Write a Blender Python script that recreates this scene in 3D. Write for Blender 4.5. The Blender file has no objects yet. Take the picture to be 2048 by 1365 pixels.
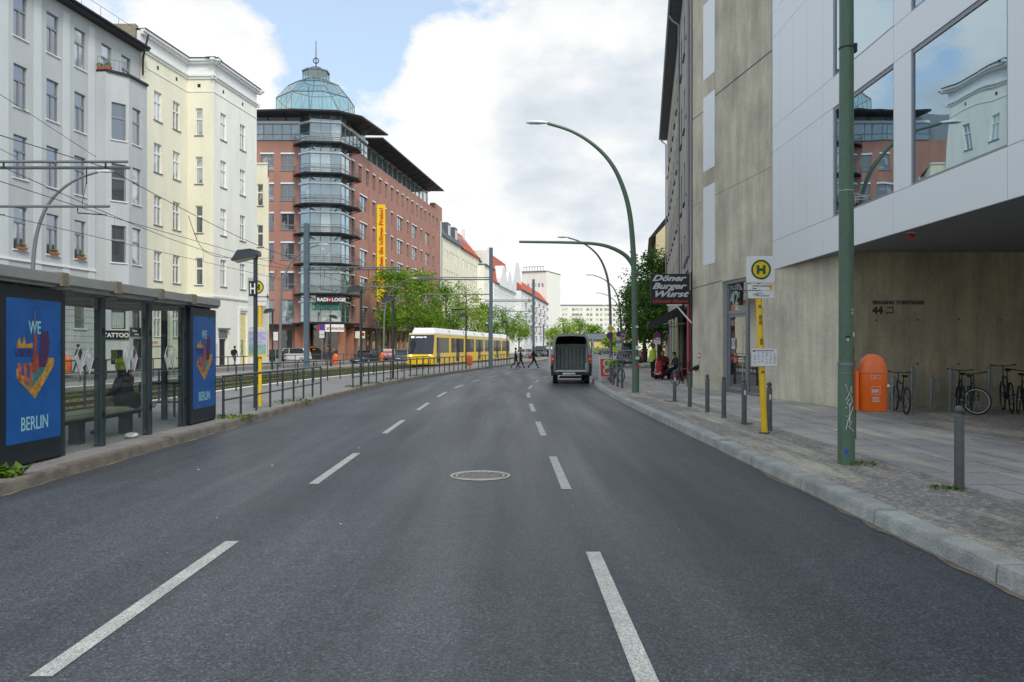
import bpy, bmesh, math, random
from mathutils import Matrix, Vector
random.seed(7)
SC = bpy.context.scene; COL = SC.collection
R = math.radians
F = 1593.0; CH = 1.78; HY = 695.0          # focal length in photo pixels, eye height, horizon row
def gp(px, py, z=0.0):                     # ground point seen at a photo pixel
    Y = (CH - z) * F / (py - HY); return ((px - 1024) / F * Y, Y, z)
def zz(py, Y): return CH + (HY - py) * Y / F
def xx(px, Y): return (px - 1024) / F * Y
TAB = [(-60,.4),(0,0),(10,-.06),(20,-.14),(29,-.17),(35,0),(40,.38),(45,.9),(50,1.6),(58,2.75),(65,3.75),(75,5.3),(90,7.8),(105,10.2),(120,12.4),(155,17.6),(220,27.3),(320,42),(450,61),(900,128)]
def cx(Y):
    for (a, b), (c, d) in zip(TAB, TAB[1:]):
        if Y <= c: return b + (d - b) * (Y - a) / (c - a)
    return TAB[-1][1]
def cxs(Y): return (cx(Y-3) + 2*cx(Y) + cx(Y+3)) / 4
def clampf(t): return max(0., min(1., t))
def trk(Y): return 4.0 * clampf((Y - 100) / 70)
# ------------------------------------------------------------ materials
def S(r, g, b):
    f = lambda c: ((c/255+.055)/1.055)**2.4 if c > 10 else c/255/12.92
    return (f(r), f(g), f(b), 1)
MATS = {}
def nodes(name):
    m = bpy.data.materials.new(name); m.use_nodes = True; MATS[name] = m
    nt = m.node_tree; return m, nt, nt.nodes, nt.links, nt.nodes['Principled BSDF']
def mapped(N, L, scale=(1,1,1), coord='Object'):
    tc = N.new('ShaderNodeTexCoord'); mp = N.new('ShaderNodeMapping'); mp.inputs['Scale'].default_value = scale
    L.new(tc.outputs[coord], mp.inputs['Vector']); return mp.outputs['Vector']
def noise(N, L, vec, scale, detail=4, rough=.55):
    n = N.new('ShaderNodeTexNoise'); n.inputs['Scale'].default_value = scale
    n.inputs['Detail'].default_value = detail; n.inputs['Roughness'].default_value = rough
    L.new(vec, n.inputs['Vector']); return n.outputs['Fac']
def ramp(N, L, fac, stops):
    r = N.new('ShaderNodeValToRGB'); e = r.color_ramp.elements
    while len(e) < len(stops): e.new(.5)
    for el, (p, c) in zip(e, stops):
        el.position = p; el.color = c if len(c) == 4 else (*c, 1)
    L.new(fac, r.inputs['Fac']); return r.outputs['Color']
def mixc(N, L, fac, a, b, mode='MIX'):
    m = N.new('ShaderNodeMix'); m.data_type = 'RGBA'; m.blend_type = mode
    for v, i in ((fac, 0), (a, 6), (b, 7)):
        if hasattr(v, 'links') or hasattr(v, 'is_linked'): L.new(v, m.inputs[i])
        else: m.inputs[i].default_value = v
    return m.outputs[2]
def sc(c, k): return (c[0]*k, c[1]*k, c[2]*k, 1)
def g3(v): return (v, v, v, 1)
def mat(name, col, rough=.6, metal=0, var=.12, scale=2.5, stretch=(1,1,1), bump=0, bscale=40, spec=.5, fine=0, coat=0):
    if name in MATS: return MATS[name]
    m, nt, N, L, P = nodes(name)
    P.inputs['Roughness'].default_value = rough; P.inputs['Metallic'].default_value = metal
    P.inputs['Specular IOR Level'].default_value = spec; P.inputs['Coat Weight'].default_value = coat
    P.inputs['Coat Roughness'].default_value = .08
    v = mapped(N, L, stretch)
    f = noise(N, L, v, scale, 5)
    c = ramp(N, L, f, [(.3, sc(col, 1-var)), (.7, sc(col, 1+var))])
    if fine:
        f2 = noise(N, L, v, scale*22, 3)
        c = mixc(N, L, 1.0, c, ramp(N, L, f2, [(.3, g3(1-fine)), (.7, g3(1+fine))]), 'MULTIPLY')
    L.new(c, P.inputs['Base Color'])
    if rough > .25:
        rr = ramp(N, L, f, [(.3, g3(rough*.85)), (.7, g3(min(1, rough*1.1)))]); L.new(rr, P.inputs['Roughness'])
    if bump:
        b = N.new('ShaderNodeBump'); b.inputs['Strength'].default_value = bump; b.inputs['Distance'].default_value = .02
        L.new(noise(N, L, v, bscale, 4), b.inputs['Height']); L.new(b.outputs['Normal'], P.inputs['Normal'])
    return m
def emis(name, col, s):
    m, nt, N, L, P = nodes(name); P.inputs['Base Color'].default_value = col
    P.inputs['Emission Color'].default_value = col; P.inputs['Emission Strength'].default_value = s; return m
def mat_road():
    m, nt, N, L, P = nodes('asphalt')
    v = mapped(N, L); vs = mapped(N, L, (1, .06, 1))
    big = noise(N, L, v, .35, 4); streak = noise(N, L, vs, 1.1, 4); gr = noise(N, L, v, 42, 4, .85); gr2 = noise(N, L, v, 160, 2, .7); md = noise(N, L, v, 6, 4, .7)
    c = ramp(N, L, streak, [(.3, S(52,56,60)), (.5, S(61,65,69)), (.72, S(74,78,82))])
    c = mixc(N, L, 1.0, c, ramp(N, L, big, [(.3, g3(.82)), (.7, g3(1.18))]), 'MULTIPLY')
    vc = N.new('ShaderNodeTexVoronoi'); vc.inputs['Scale'].default_value = 80; L.new(v, vc.inputs['Vector'])
    vb = N.new('ShaderNodeSeparateColor'); L.new(vc.outputs['Color'], vb.inputs[0])
    c = mixc(N, L, 1.0, c, ramp(N, L, vb.outputs[0], [(0, g3(.45)), (.45, g3(.9)), (.8, g3(1.15)), (1, g3(2.1))]), 'MULTIPLY')
    c = mixc(N, L, 1.0, c, ramp(N, L, gr, [(.42, g3(.7)), (.5, g3(1)), (.58, g3(1.35))]), 'MULTIPLY')
    sx = N.new('ShaderNodeSeparateXYZ'); L.new(v, sx.inputs[0])
    wob = noise(N, L, v, 2.0, 5, .7)
    ad = N.new('ShaderNodeMath'); ad.operation = 'MULTIPLY_ADD'; L.new(wob, ad.inputs[0]); ad.inputs[1].default_value = .3; L.new(sx.outputs[0], ad.inputs[2])
    seam = ramp(N, L, ad.outputs[0], [(0, g3(1)), (1, g3(1))])
    gt = N.new('ShaderNodeMapRange'); gt.inputs['From Min'].default_value = -1.02; gt.inputs['From Max'].default_value = -.96; gt.inputs['To Min'].default_value = 1.1; gt.inputs['To Max'].default_value = .9; L.new(ad.outputs[0], gt.inputs['Value'])
    c = mixc(N, L, 1.0, c, gt.outputs[0], 'MULTIPLY')
    gt2 = N.new('ShaderNodeMath'); gt2.operation = 'COMPARE'; gt2.inputs[1].default_value = -.99; gt2.inputs[2].default_value = .02; L.new(ad.outputs[0], gt2.inputs[0])
    gk = N.new('ShaderNodeMath'); gk.operation = 'MULTIPLY'; gk.inputs[1].default_value = .22; L.new(gt2.outputs[0], gk.inputs[0]); c = mixc(N, L, gk.outputs[0], c, S(48,49,51))
    for x0 in (-.3, 1.35, 2.75, -3.4, -4.9):      # polished wheel tracks
        cm_ = N.new('ShaderNodeMapRange'); cm_.interpolation_type = 'SMOOTHSTEP'; ab_ = N.new('ShaderNodeMath'); ab_.operation = 'SUBTRACT'; ab_.inputs[1].default_value = x0; L.new(ad.outputs[0], ab_.inputs[0])
        a2 = N.new('ShaderNodeMath'); a2.operation = 'ABSOLUTE'; L.new(ab_.outputs[0], a2.inputs[0]); L.new(a2.outputs[0], cm_.inputs['Value'])
        cm_.inputs['From Min'].default_value = .05; cm_.inputs['From Max'].default_value = .5; cm_.inputs['To Min'].default_value = 1.14; cm_.inputs['To Max'].default_value = 1.0
        c = mixc(N, L, 1.0, c, cm_.outputs[0], 'MULTIPLY')
    c = mixc(N, L, 1.0, c, ramp(N, L, md, [(.35, g3(.88)), (.65, g3(1.12))]), 'MULTIPLY')
    # cracks sealed / worn
    vo = N.new('ShaderNodeTexVoronoi'); vo.feature = 'DISTANCE_TO_EDGE'; vo.inputs['Scale'].default_value = .13
    wn = N.new('ShaderNodeVectorMath'); wn.operation = 'ADD'; L.new(v, wn.inputs[0])
    nn = N.new('ShaderNodeTexNoise'); nn.inputs['Scale'].default_value = 1.2; L.new(v, nn.inputs['Vector']); L.new(nn.outputs['Color'], wn.inputs[1])
    L.new(wn.outputs[0], vo.inputs['Vector'])
    cr = ramp(N, L, vo.outputs['Distance'], [(0, g3(.4)), (.003, g3(1))])
    c = mixc(N, L, .3, c, mixc(N, L, 1.0, c, cr, 'MULTIPLY'))
    L.new(c, P.inputs['Base Color'])
    L.new(ramp(N, L, streak, [(.3, g3(.58)), (.7, g3(.43))]), P.inputs['Roughness'])
    b = N.new('ShaderNodeBump'); b.inputs['Strength'].default_value = .5; b.inputs['Distance'].default_value = .006
    L.new(gr, b.inputs['Height']); L.new(b.outputs['Normal'], P.inputs['Normal'])
    return m
def mat_pave():
    m, nt, N, L, P = nodes('pavement_stone')
    v = mapped(N, L)
    rot = N.new('ShaderNodeMapping'); rot.inputs['Rotation'].default_value = (0, 0, 0); L.new(v, rot.inputs['Vector'])
    br = N.new('ShaderNodeTexBrick'); br.offset = .37; br.inputs['Scale'].default_value = 1
    br.inputs['Brick Width'].default_value = .95; br.inputs['Row Height'].default_value = .95
    br.inputs['Mortar Size'].default_value = .012; br.inputs['Mortar Smooth'].default_value = .3
    br.inputs['Color1'].default_value = S(156,151,148); br.inputs['Color2'].default_value = S(174,168,163); br.inputs['Mortar'].default_value = S(70,64,55)
    L.new(rot.outputs['Vector'], br.inputs['Vector'])
    vo = N.new('ShaderNodeTexVoronoi'); vo.inputs['Scale'].default_value = 17; L.new(v, vo.inputs['Vector'])
    ve = N.new('ShaderNodeTexVoronoi'); ve.feature = 'DISTANCE_TO_EDGE'; ve.inputs['Scale'].default_value = 17; L.new(v, ve.inputs['Vector'])
    mos = ramp(N, L, vo.outputs['Color'], [(.1, S(118,113,110)), (.9, S(176,168,160))])
    mos = mixc(N, L, ramp(N, L, ve.outputs['Distance'], [(0, g3(1)), (.12, g3(0))]), mos, S(122,114,100))
    sx = N.new('ShaderNodeSeparateXYZ'); L.new(v, sx.inputs[0])
    mm = N.new('ShaderNodeMath'); mm.operation = 'GREATER_THAN'; mm.inputs[1].default_value = 5.35; L.new(sx.outputs[0], mm.inputs[0])
    m2 = N.new('ShaderNodeMath'); m2.operation = 'GREATER_THAN'; m2.inputs[1].default_value = 8.6; L.new(sx.outputs[0], m2.inputs[0])
    m3 = N.new('ShaderNodeMath'); m3.operation = 'SUBTRACT'; L.new(mm.outputs[0], m3.inputs[0]); L.new(m2.outputs[0], m3.inputs[1])
    c = mixc(N, L, m3.outputs[0], mos, br.outputs['Color'])
    vs = mapped(N, L, (1.6, .22, 1))
    st = noise(N, L, vs, 1.3, 6, .7)
    c = mixc(N, L, ramp(N, L, st, [(.48, g3(0)), (.63, g3(.62))]), c, S(206,197,170))
    bg = noise(N, L, v, .5, 4)
    c = mixc(N, L, 1.0, c, ramp(N, L, bg, [(.3, g3(.8)), (.7, g3(1.2))]), 'MULTIPLY')
    gr = noise(N, L, v, 90, 3, .8)
    c = mixc(N, L, 1.0, c, ramp(N, L, gr, [(.36, g3(.6)), (.64, g3(1.4))]), 'MULTIPLY')
    L.new(c, P.inputs['Base Color']); P.inputs['Roughness'].default_value = .85
    b = N.new('ShaderNodeBump'); b.inputs['Strength'].default_value = .35; b.inputs['Distance'].default_value = .01
    L.new(gr, b.inputs['Height']); L.new(b.outputs['Normal'], P.inputs['Normal'])
    return m
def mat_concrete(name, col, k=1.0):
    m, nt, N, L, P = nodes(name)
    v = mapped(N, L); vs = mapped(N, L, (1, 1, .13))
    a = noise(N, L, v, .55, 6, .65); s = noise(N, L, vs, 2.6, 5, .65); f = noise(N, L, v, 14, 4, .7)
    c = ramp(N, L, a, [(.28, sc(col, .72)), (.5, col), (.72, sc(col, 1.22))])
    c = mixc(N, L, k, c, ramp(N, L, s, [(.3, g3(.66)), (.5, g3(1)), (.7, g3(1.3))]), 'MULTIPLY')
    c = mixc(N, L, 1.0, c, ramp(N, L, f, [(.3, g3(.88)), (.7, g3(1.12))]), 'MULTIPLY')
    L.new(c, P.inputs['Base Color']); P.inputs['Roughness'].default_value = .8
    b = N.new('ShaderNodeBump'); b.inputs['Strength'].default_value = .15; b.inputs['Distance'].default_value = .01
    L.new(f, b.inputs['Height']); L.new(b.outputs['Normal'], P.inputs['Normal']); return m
def mat_pane(name, dark, curtain, thr=.5, gl=.28, tint=(1,1,1,1)):   # window glass with rooms / curtains behind it
    m, nt, N, L, P = nodes(name)
    oi = N.new('ShaderNodeObjectInfo'); v = mapped(N, L, (1, 1, 1))
    w = N.new('ShaderNodeTexWave'); w.inputs['Scale'].default_value = 2.5; w.inputs['Distortion'].default_value = 3; L.new(v, w.inputs['Vector'])
    n = noise(N, L, v, .8, 2)
    ad = N.new('ShaderNodeMath'); ad.operation = 'ADD'; L.new(oi.outputs['Random'], ad.inputs[0]); L.new(n, ad.inputs[1])
    cur = ramp(N, L, w.outputs['Fac'], [(0, sc(curtain, .6)), (1, curtain)])
    half = N.new('ShaderNodeMath'); half.operation = 'MULTIPLY'; half.inputs[1].default_value = .5; L.new(ad.outputs[0], half.inputs[0])
    fac = ramp(N, L, half.outputs[0], [(thr, g3(0)), (thr+.05, g3(1))])
    c = mixc(N, L, fac, dark, cur)
    L.new(c, P.inputs['Base Color']); P.inputs['Roughness'].default_value = .5
    g = N.new('ShaderNodeBsdfGlossy'); g.inputs['Roughness'].default_value = .02; g.inputs['Color'].default_value = tint
    lw = N.new('ShaderNodeLayerWeight'); lw.inputs['Blend'].default_value = .35
    fr = N.new('ShaderNodeMapRange'); fr.inputs['To Min'].default_value = gl*.6; fr.inputs['To Max'].default_value = min(1, gl+.5) if gl > .1 else .16; L.new(lw.outputs['Facing'], fr.inputs['Value'])
    b = N.new('ShaderNodeBump'); b.inputs['Strength'].default_value = .04; b.inputs['Distance'].default_value = .2; L.new(noise(N, L, v, .7, 1), b.inputs['Height']); L.new(b.outputs['Normal'], g.inputs['Normal'])
    mx = N.new('ShaderNodeMixShader'); L.new(fr.outputs[0], mx.inputs[0]); L.new(P.outputs[0], mx.inputs[1]); L.new(g.outputs[0], mx.inputs[2])
    L.new(mx.outputs[0], nt.nodes['Material Output'].inputs['Surface']); return m
def mat_clear(name, tint=(.85,.9,.88,1), lo=.06, hi=.6, wob=0.0, gtint=(1,1,1,1)):     # see-through glass
    m, nt, N, L, P = nodes(name); N.remove(P)
    t = N.new('ShaderNodeBsdfTransparent'); t.inputs['Color'].default_value = tint
    g = N.new('ShaderNodeBsdfGlossy'); g.inputs['Roughness'].default_value = .01; g.inputs['Color'].default_value = gtint
    lw = N.new('ShaderNodeLayerWeight'); lw.inputs['Blend'].default_value = .25
    fr = N.new('ShaderNodeMapRange'); fr.inputs['To Min'].default_value = lo; fr.inputs['To Max'].default_value = hi; L.new(lw.outputs['Facing'], fr.inputs['Value'])
    if wob:
        b = N.new('ShaderNodeBump'); b.inputs['Strength'].default_value = wob; b.inputs['Distance'].default_value = .3
        L.new(noise(N, L, mapped(N, L), .5, 1), b.inputs['Height']); L.new(b.outputs['Normal'], g.inputs['Normal'])
    mx = N.new('ShaderNodeMixShader'); L.new(fr.outputs[0], mx.inputs[0]); L.new(t.outputs[0], mx.inputs[1]); L.new(g.outputs[0], mx.inputs[2])
    L.new(mx.outputs[0], nt.nodes['Material Output'].inputs['Surface']); return m
def mat_leaf(name, c1, c2, c3):
    m, nt, N, L, P = nodes(name)
    g = N.new('ShaderNodeNewGeometry'); v = mapped(N, L)
    n = noise(N, L, v, .9, 3)
    c = ramp(N, L, n, [(.3, c1), (.52, c2), (.72, c3)])
    c = mixc(N, L, 1.0, c, ramp(N, L, g.outputs['Random Per Island'], [(0, g3(.7)), (1, g3(1.35))]), 'MULTIPLY')
    L.new(c, P.inputs['Base Color']); P.inputs['Roughness'].default_value = .55
    tr = N.new('ShaderNodeBsdfTranslucent'); L.new(c, tr.inputs['Color'])
    mx = N.new('ShaderNodeMixShader'); mx.inputs[0].default_value = .45
    L.new(P.outputs[0], mx.inputs[1]); L.new(tr.outputs[0], mx.inputs[2])
    L.new(mx.outputs[0], nt.nodes['Material Output'].inputs['Surface']); return m

M = {}
M['road'] = mat_road(); M['pave'] = mat_pave()
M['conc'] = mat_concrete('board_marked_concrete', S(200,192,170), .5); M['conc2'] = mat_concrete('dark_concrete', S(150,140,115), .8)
M['kerb'] = mat('granite_kerb', S(170,171,164), .85, var=.28, scale=3.2, bump=.5, bscale=70, fine=.3)
M['kerb2'] = mat('worn_kerb', S(112,106,98), .85, var=.35, scale=3.2, bump=.5, bscale=60, fine=.35)
M['plat'] = mat('platform_paving', S(128,126,124), .8, var=.15, scale=1.2, bump=.3, bscale=70, fine=.3)
M['fpave'] = mat('far_paving', S(140,136,128), .85, var=.15, scale=1.2, fine=.2)
M['fasph'] = mat('far_asphalt', S(88,90,95), .7, var=.12, scale=.6, fine=.25)
M['ground'] = mat('ground_earth', S(120,118,110), .9, var=.2, scale=.3)
M['ballast'] = mat('track_ballast', S(100,92,74), .95, var=.35, scale=4, bump=.8, bscale=25, fine=.4)
M['line'] = mat('road_paint', S(168,170,164), .65, var=.16, scale=3, fine=.5, bump=.2, bscale=90)
M['steel'] = mat('rail_steel', S(120,105,90), .45, .8)
M['white'] = mat('white_paint', S(232,232,228), .5, var=.04); M['offw'] = mat('offwhite_plastic', S(205,208,205), .4, var=.05)
M['grey'] = mat('grey_render', S(183,188,188), .85, var=.08, scale=.9, stretch=(1,1,.25), fine=.05, bump=.1)
M['greyl'] = mat('pale_grey_render', S(202,208,209), .85, var=.04, scale=.6)
M['cream'] = mat('cream_render', S(232,229,206), .85, var=.07, scale=.8, stretch=(1,1,.25), fine=.04, bump=.1)
M['creamw'] = mat('pale_render', S(238,238,226), .85, var=.07, scale=.8, stretch=(1,1,.25), fine=.04)
M['trim'] = mat('white_stucco', S(228,230,228), .8, var=.04)
M['brick'] = mat('red_stone_cladding', S(167,122,107), .75, var=.16, scale=.8, stretch=(1,1,.35), fine=.12)
M['brickl'] = mat('brown_stone_pillar', S(158,108,84), .7, var=.1)
M['dark'] = mat('dark_metal', S(40,42,46), .5, .3, var=.15); M['slate'] = mat('slate_roof', S(92,98,108), .7, var=.2, scale=3, fine=.2)
M['black'] = mat('black_plastic', S(22,23,25), .45, var=.1); M['rubber'] = mat('tyre_rubber', S(28,28,30), .85, var=.15)
M['alu'] = mat('light_aluminium', S(234,239,241), .4, .15, var=.03, scale=.3); M['alud'] = mat('grey_aluminium', S(142,146,150), .45, .3, var=.06)
M['chrome'] = mat('bright_metal', S(180,182,185), .25, .9, var=.05)
M['green'] = mat('green_lamp_paint', S(84,110,88), .45, var=.16, scale=1.6, stretch=(1,1,.3), fine=.12)
M['mast'] = mat('blue_grey_mast', S(82,100,112), .5, var=.1); M['lampg'] = mat('grey_lamp_paint', S(120,126,128), .45, .3, var=.1)
M['fence'] = mat('dark_green_fence', S(44,56,60), .4, var=.12); M['boll'] = mat('bollard_paint', S(84,86,86), .5, var=.18, scale=6, fine=.15)
M['orange'] = mat('orange_plastic', S(226,100,16), .38, var=.08, scale=4); M['yellow'] = mat('traffic_yellow', S(238,196,20), .4, var=.06)
M['tramy'] = mat('tram_yellow', S(242,202,0), .3, var=.04, coat=.2); M['red'] = mat('red_paint', S(190,30,35), .4, var=.08)
M['roofred'] = mat('red_clay_tiles', S(176,84,56), .8, var=.2, scale=3, fine=.25)
M['glassd'] = None; M['bark'] = mat('tree_bark', S(84,74,62), .9, var=.3, scale=8, bump=.6)
M['soffit'] = mat('dark_soffit', S(126,128,132), .6, var=.06)
M['pane'] = mat_pane('window_pane', S(52,58,62), S(196,202,198), .58, .25)
M['panebr'] = mat_pane('office_pane', S(44,50,54), S(150,156,154), .72, .25)
M['panew'] = mat_pane('window_pane_light', S(52,60,66), S(190,196,192), .56, .22)
M['panet'] = mat_pane('teal_office_glass', S(70,86,90), S(160,172,170), .62, .38, S(238,248,247))
M['paned'] = mat_pane('dark_shop_glass', S(24,26,28), S(60,52,40), .6, .15)
M['domeg'] = mat_clear('dome_glass', S(212,234,231), .26, .55, gtint=S(232,246,244))
M['clear'] = mat_clear('shelter_glass', S(238,243,241), .03, .2)
M['mirror'] = mat_clear('mirror_glazing', S(120,150,165), .5, .95, .02, S(206,228,240))
M['doorg'] = mat_clear('door_glass', S(90,105,105), .25, .8, .02)
M['glassd'] = mat_pane('vehicle_glass', S(20,24,27), S(40,46,48), .9, .07)
M['leaf1'] = mat_leaf('spring_leaves', S(80,120,26), S(120,158,40), S(168,194,72))
M['leaf2'] = mat_leaf('dark_leaves', S(44,80,26), S(72,112,36), S(112,148,56))
M['leaf3'] = mat_leaf('pale_leaves', S(122,154,58), S(160,184,80), S(196,210,108))
M['weed'] = mat_leaf('weed_leaves', S(62,92,24), S(98,130,34), S(140,165,50))
M['skin'] = mat('skin', S(196,148,120), .55, var=.06); M['hair'] = mat('dark_hair', S(38,30,26), .7)
def flat(name, c, rough=.6): return mat(name, c, rough, var=.06)
# ------------------------------------------------------------ mesh helpers
class MB:
    def __init__(s, T=None): s.v=[]; s.f=[]; s.m=[]; s.T = T or Matrix(); s.sm=[]
    def add(s, vs, fs, mi=0, sm=False, T=None):
        b = len(s.v); T = s.T @ T if T else s.T
        s.v += [T @ Vector(p) for p in vs]; s.f += [tuple(b+i for i in f) for f in fs]; s.m += [mi]*len(fs); s.sm += [sm]*len(fs); return s
    def box(s, x0, x1, y0, y1, z0, z1, mi=0, T=None):
        return s.add([(x0,y0,z0),(x1,y0,z0),(x1,y1,z0),(x0,y1,z0),(x0,y0,z1),(x1,y0,z1),(x1,y1,z1),(x0,y1,z1)],
            [(0,3,2,1),(4,5,6,7),(0,1,5,4),(1,2,6,5),(2,3,7,6),(3,0,4,7)], mi, T=T)
    def bbox(s, x0, x1, y0, y1, z0, z1, b=.02, mi=0, T=None):     # bevelled box
        bm = bmesh.new(); bmesh.ops.create_cube(bm, size=1)
        for v in bm.verts: v.co = Vector(((x0+x1)/2+v.co.x*(x1-x0), (y0+y1)/2+v.co.y*(y1-y0), (z0+z1)/2+v.co.z*(z1-z0)))
        bmesh.ops.bevel(bm, geom=bm.edges[:], offset=b, segments=2, affect='EDGES')
        bm.verts.index_update(); s.add([v.co.copy() for v in bm.verts], [[v.index for v in f.verts] for f in bm.faces], mi, T=T); bm.free(); return s
    def quad(s, a, b, c, d, mi=0, T=None): return s.add([a,b,c,d], [(0,1,2,3)], mi, T=T)
    def tube(s, pts, r, n=8, mi=0, cap=True, sm=True, T=None):
        pts = [Vector(p) for p in pts]; rs = r if isinstance(r, (list, tuple)) else [r]*len(pts)
        vs = []; up = None
        for i, p in enumerate(pts):
            t = (pts[min(i+1, len(pts)-1)] - pts[max(i-1, 0)]).normalized()
            if up is None:
                up = t.cross(Vector((0,0,1)));
                if up.length < .1: up = t.cross(Vector((0,1,0)))
            up = (up - t*up.dot(t)).normalized(); w = t.cross(up)
            vs += [p + (up*math.cos(2*math.pi*k/n) + w*math.sin(2*math.pi*k/n))*rs[i] for k in range(n)]
        fs = [(i*n+k, i*n+(k+1)%n, (i+1)*n+(k+1)%n, (i+1)*n+k) for i in range(len(pts)-1) for k in range(n)]
        s.add(vs, fs, mi, sm, T=T)
        if cap: s.add(vs[:n], [tuple(range(n))[::-1]], mi, T=T); s.add(vs[-n:], [tuple(range(n))], mi, T=T)
        return s
    def cyl(s, c, r, h, n=16, mi=0, ax='z', T=None, r2=None):
        c = Vector(c); d = {'x':Vector((1,0,0)),'y':Vector((0,1,0)),'z':Vector((0,0,1))}[ax]
        return s.tube([c, c+d*h], [r, r if r2 is None else r2], n, mi, T=T)
    def lathe(s, prof, n=16, mi=0, c=(0,0,0), sm=True, T=None):
        vs = [(c[0]+r*math.cos(2*math.pi*k/n), c[1]+r*math.sin(2*math.pi*k/n), c[2]+z) for r, z in prof for k in range(n)]
        fs = [(i*n+k, i*n+(k+1)%n, (i+1)*n+(k+1)%n, (i+1)*n+k) for i in range(len(prof)-1) for k in range(n)]
        return s.add(vs, fs, mi, sm, T=T)
    def ball(s, c, r, n=12, mi=0, sz=1, T=None):
        m = n//2
        return s.lathe([(max(1e-4, r*math.sin(math.pi*i/m)), -r*sz*math.cos(math.pi*i/m)) for i in range(m+1)], n, mi, c, T=T)
    def prism(s, poly, a, b, ax='y', mi=0, T=None):      # 2d polygon (u,z) swept along an axis from a to b
        n = len(poly)
        P = (lambda p, t: (p[0], t, p[1])) if ax == 'y' else ((lambda p, t: (t, p[0], p[1])) if ax == 'x' else (lambda p, t: (p[0], p[1], t)))
        vs = [P(p, a) for p in poly] + [P(p, b) for p in poly]
        fs = [tuple(range(n)), tuple(range(n, 2*n))[::-1]] + [(i, (i+1)%n, (i+1)%n+n, i+n) for i in range(n)]
        return s.add(vs, fs, mi, T=T)
    def torus(s, c, Rr, r, n=28, k=6, mi=0, ax='y', a0=0, a1=2*math.pi, T=None):
        pts = []
        full = abs(a1-a0-2*math.pi) < 1e-6
        for i in range(n + (0 if full else 1)):
            a = a0+(a1-a0)*i/n
            for j in range(k):
                b = 2*math.pi*j/k; q = Rr+r*math.cos(b)
                p = {'y':(q*math.cos(a), r*math.sin(b), q*math.sin(a)), 'z':(q*math.cos(a), q*math.sin(a), r*math.sin(b)), 'x':(r*math.sin(b), q*math.cos(a), q*math.sin(a))}[ax]
                pts.append((c[0]+p[0], c[1]+p[1], c[2]+p[2]))
        N_ = n if full else n
        fs = [(i*k+j, i*k+(j+1)%k, ((i+1)%n if full else i+1)*k+(j+1)%k, ((i+1)%n if full else i+1)*k+j) for i in range(N_) for j in range(k)]
        return s.add(pts, fs, mi, True, T=T)
    def text(s, txt, size, T, mi=0, bold=0, shear=0, ext=.004, align='LEFT', space=1, wide=1, fit=0):
        c = bpy.data.curves.new('t', 'FONT'); c.body = txt; c.size = size; c.extrude = ext; c.offset = bold; c.shear = shear
        c.align_x = align; c.space_character = space; c.resolution_u = 3
        o = bpy.data.objects.new('t', c); COL.objects.link(o); dg = bpy.context.evaluated_depsgraph_get(); dg.update()
        me = bpy.data.meshes.new_from_object(o.evaluated_get(dg))
        if fit: x0_ = min(v.co.x for v in me.vertices); wide = fit/(max(v.co.x for v in me.vertices)-x0_)
        s.add([(v.co.x*wide, v.co.y, v.co.z) for v in me.vertices], [tuple(p.vertices) for p in me.polygons], mi, T=T)
        bpy.data.objects.remove(o); bpy.data.curves.remove(c); bpy.data.meshes.remove(me); return s
    def mesh(s, name, mats, org=(0,0,0)):
        me = bpy.data.meshes.new(name); o = Vector(org)
        me.from_pydata([tuple(p-o) for p in s.v], [], s.f)
        for m in (mats if isinstance(mats, (list, tuple)) else [mats]): me.materials.append(M[m] if isinstance(m, str) else m)
        me.polygons.foreach_set('material_index', s.m); me.polygons.foreach_set('use_smooth', s.sm); me.update(); return me
    def build(s, name, mats, parent=None, org=None):
        o0 = org if org is not None else (rootloc(parent) if parent else (0,0,0))
        o = bpy.data.objects.new(name, s.mesh(name, mats, o0)); COL.objects.link(o)
        if parent: o.parent = parent
        return o
def rootloc(o):
    v = Vector((0,0,0))
    while o: v += Vector(o.location); o = o.parent
    return v
def tag(o, label=None, cat=None, group=None, kind=None):
    for k, v in (('label',label),('category',cat),('group',group),('kind',kind)):
        if v: o[k] = v
    return o
def thing(name, loc, label, cat, group=None, rz=0):
    o = bpy.data.objects.new(name, None); COL.objects.link(o); o.location = loc; o.rotation_euler = (0,0,rz)
    o.empty_display_size = .2
    return tag(o, label, cat, group)
def struct(mb, name, mats): return tag(mb.build(name, mats), kind='structure')
def put(name, me, parent, loc=(0,0,0), rz=0):
    o = bpy.data.objects.new(name, me); COL.objects.link(o); o.parent = parent; o.location = loc; o.rotation_euler = (0,0,rz); return o
CH_ = {}
def kids(o): return [c for c in bpy.data.objects if c.parent == o]
def dup(o, loc=None, rz=None, label=None, scale=None, parent=None, cache={}):
    c = o.copy(); COL.objects.link(c)
    if parent: c.parent = parent
    if loc is not None: c.location = loc
    if rz is not None: c.rotation_euler = (0,0,rz)
    if scale is not None: c.scale = (scale,)*3 if isinstance(scale, (int, float)) else scale
    if label: c['label'] = label
    for ch in kids(o): dup(ch, parent=c)
    return c
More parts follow.
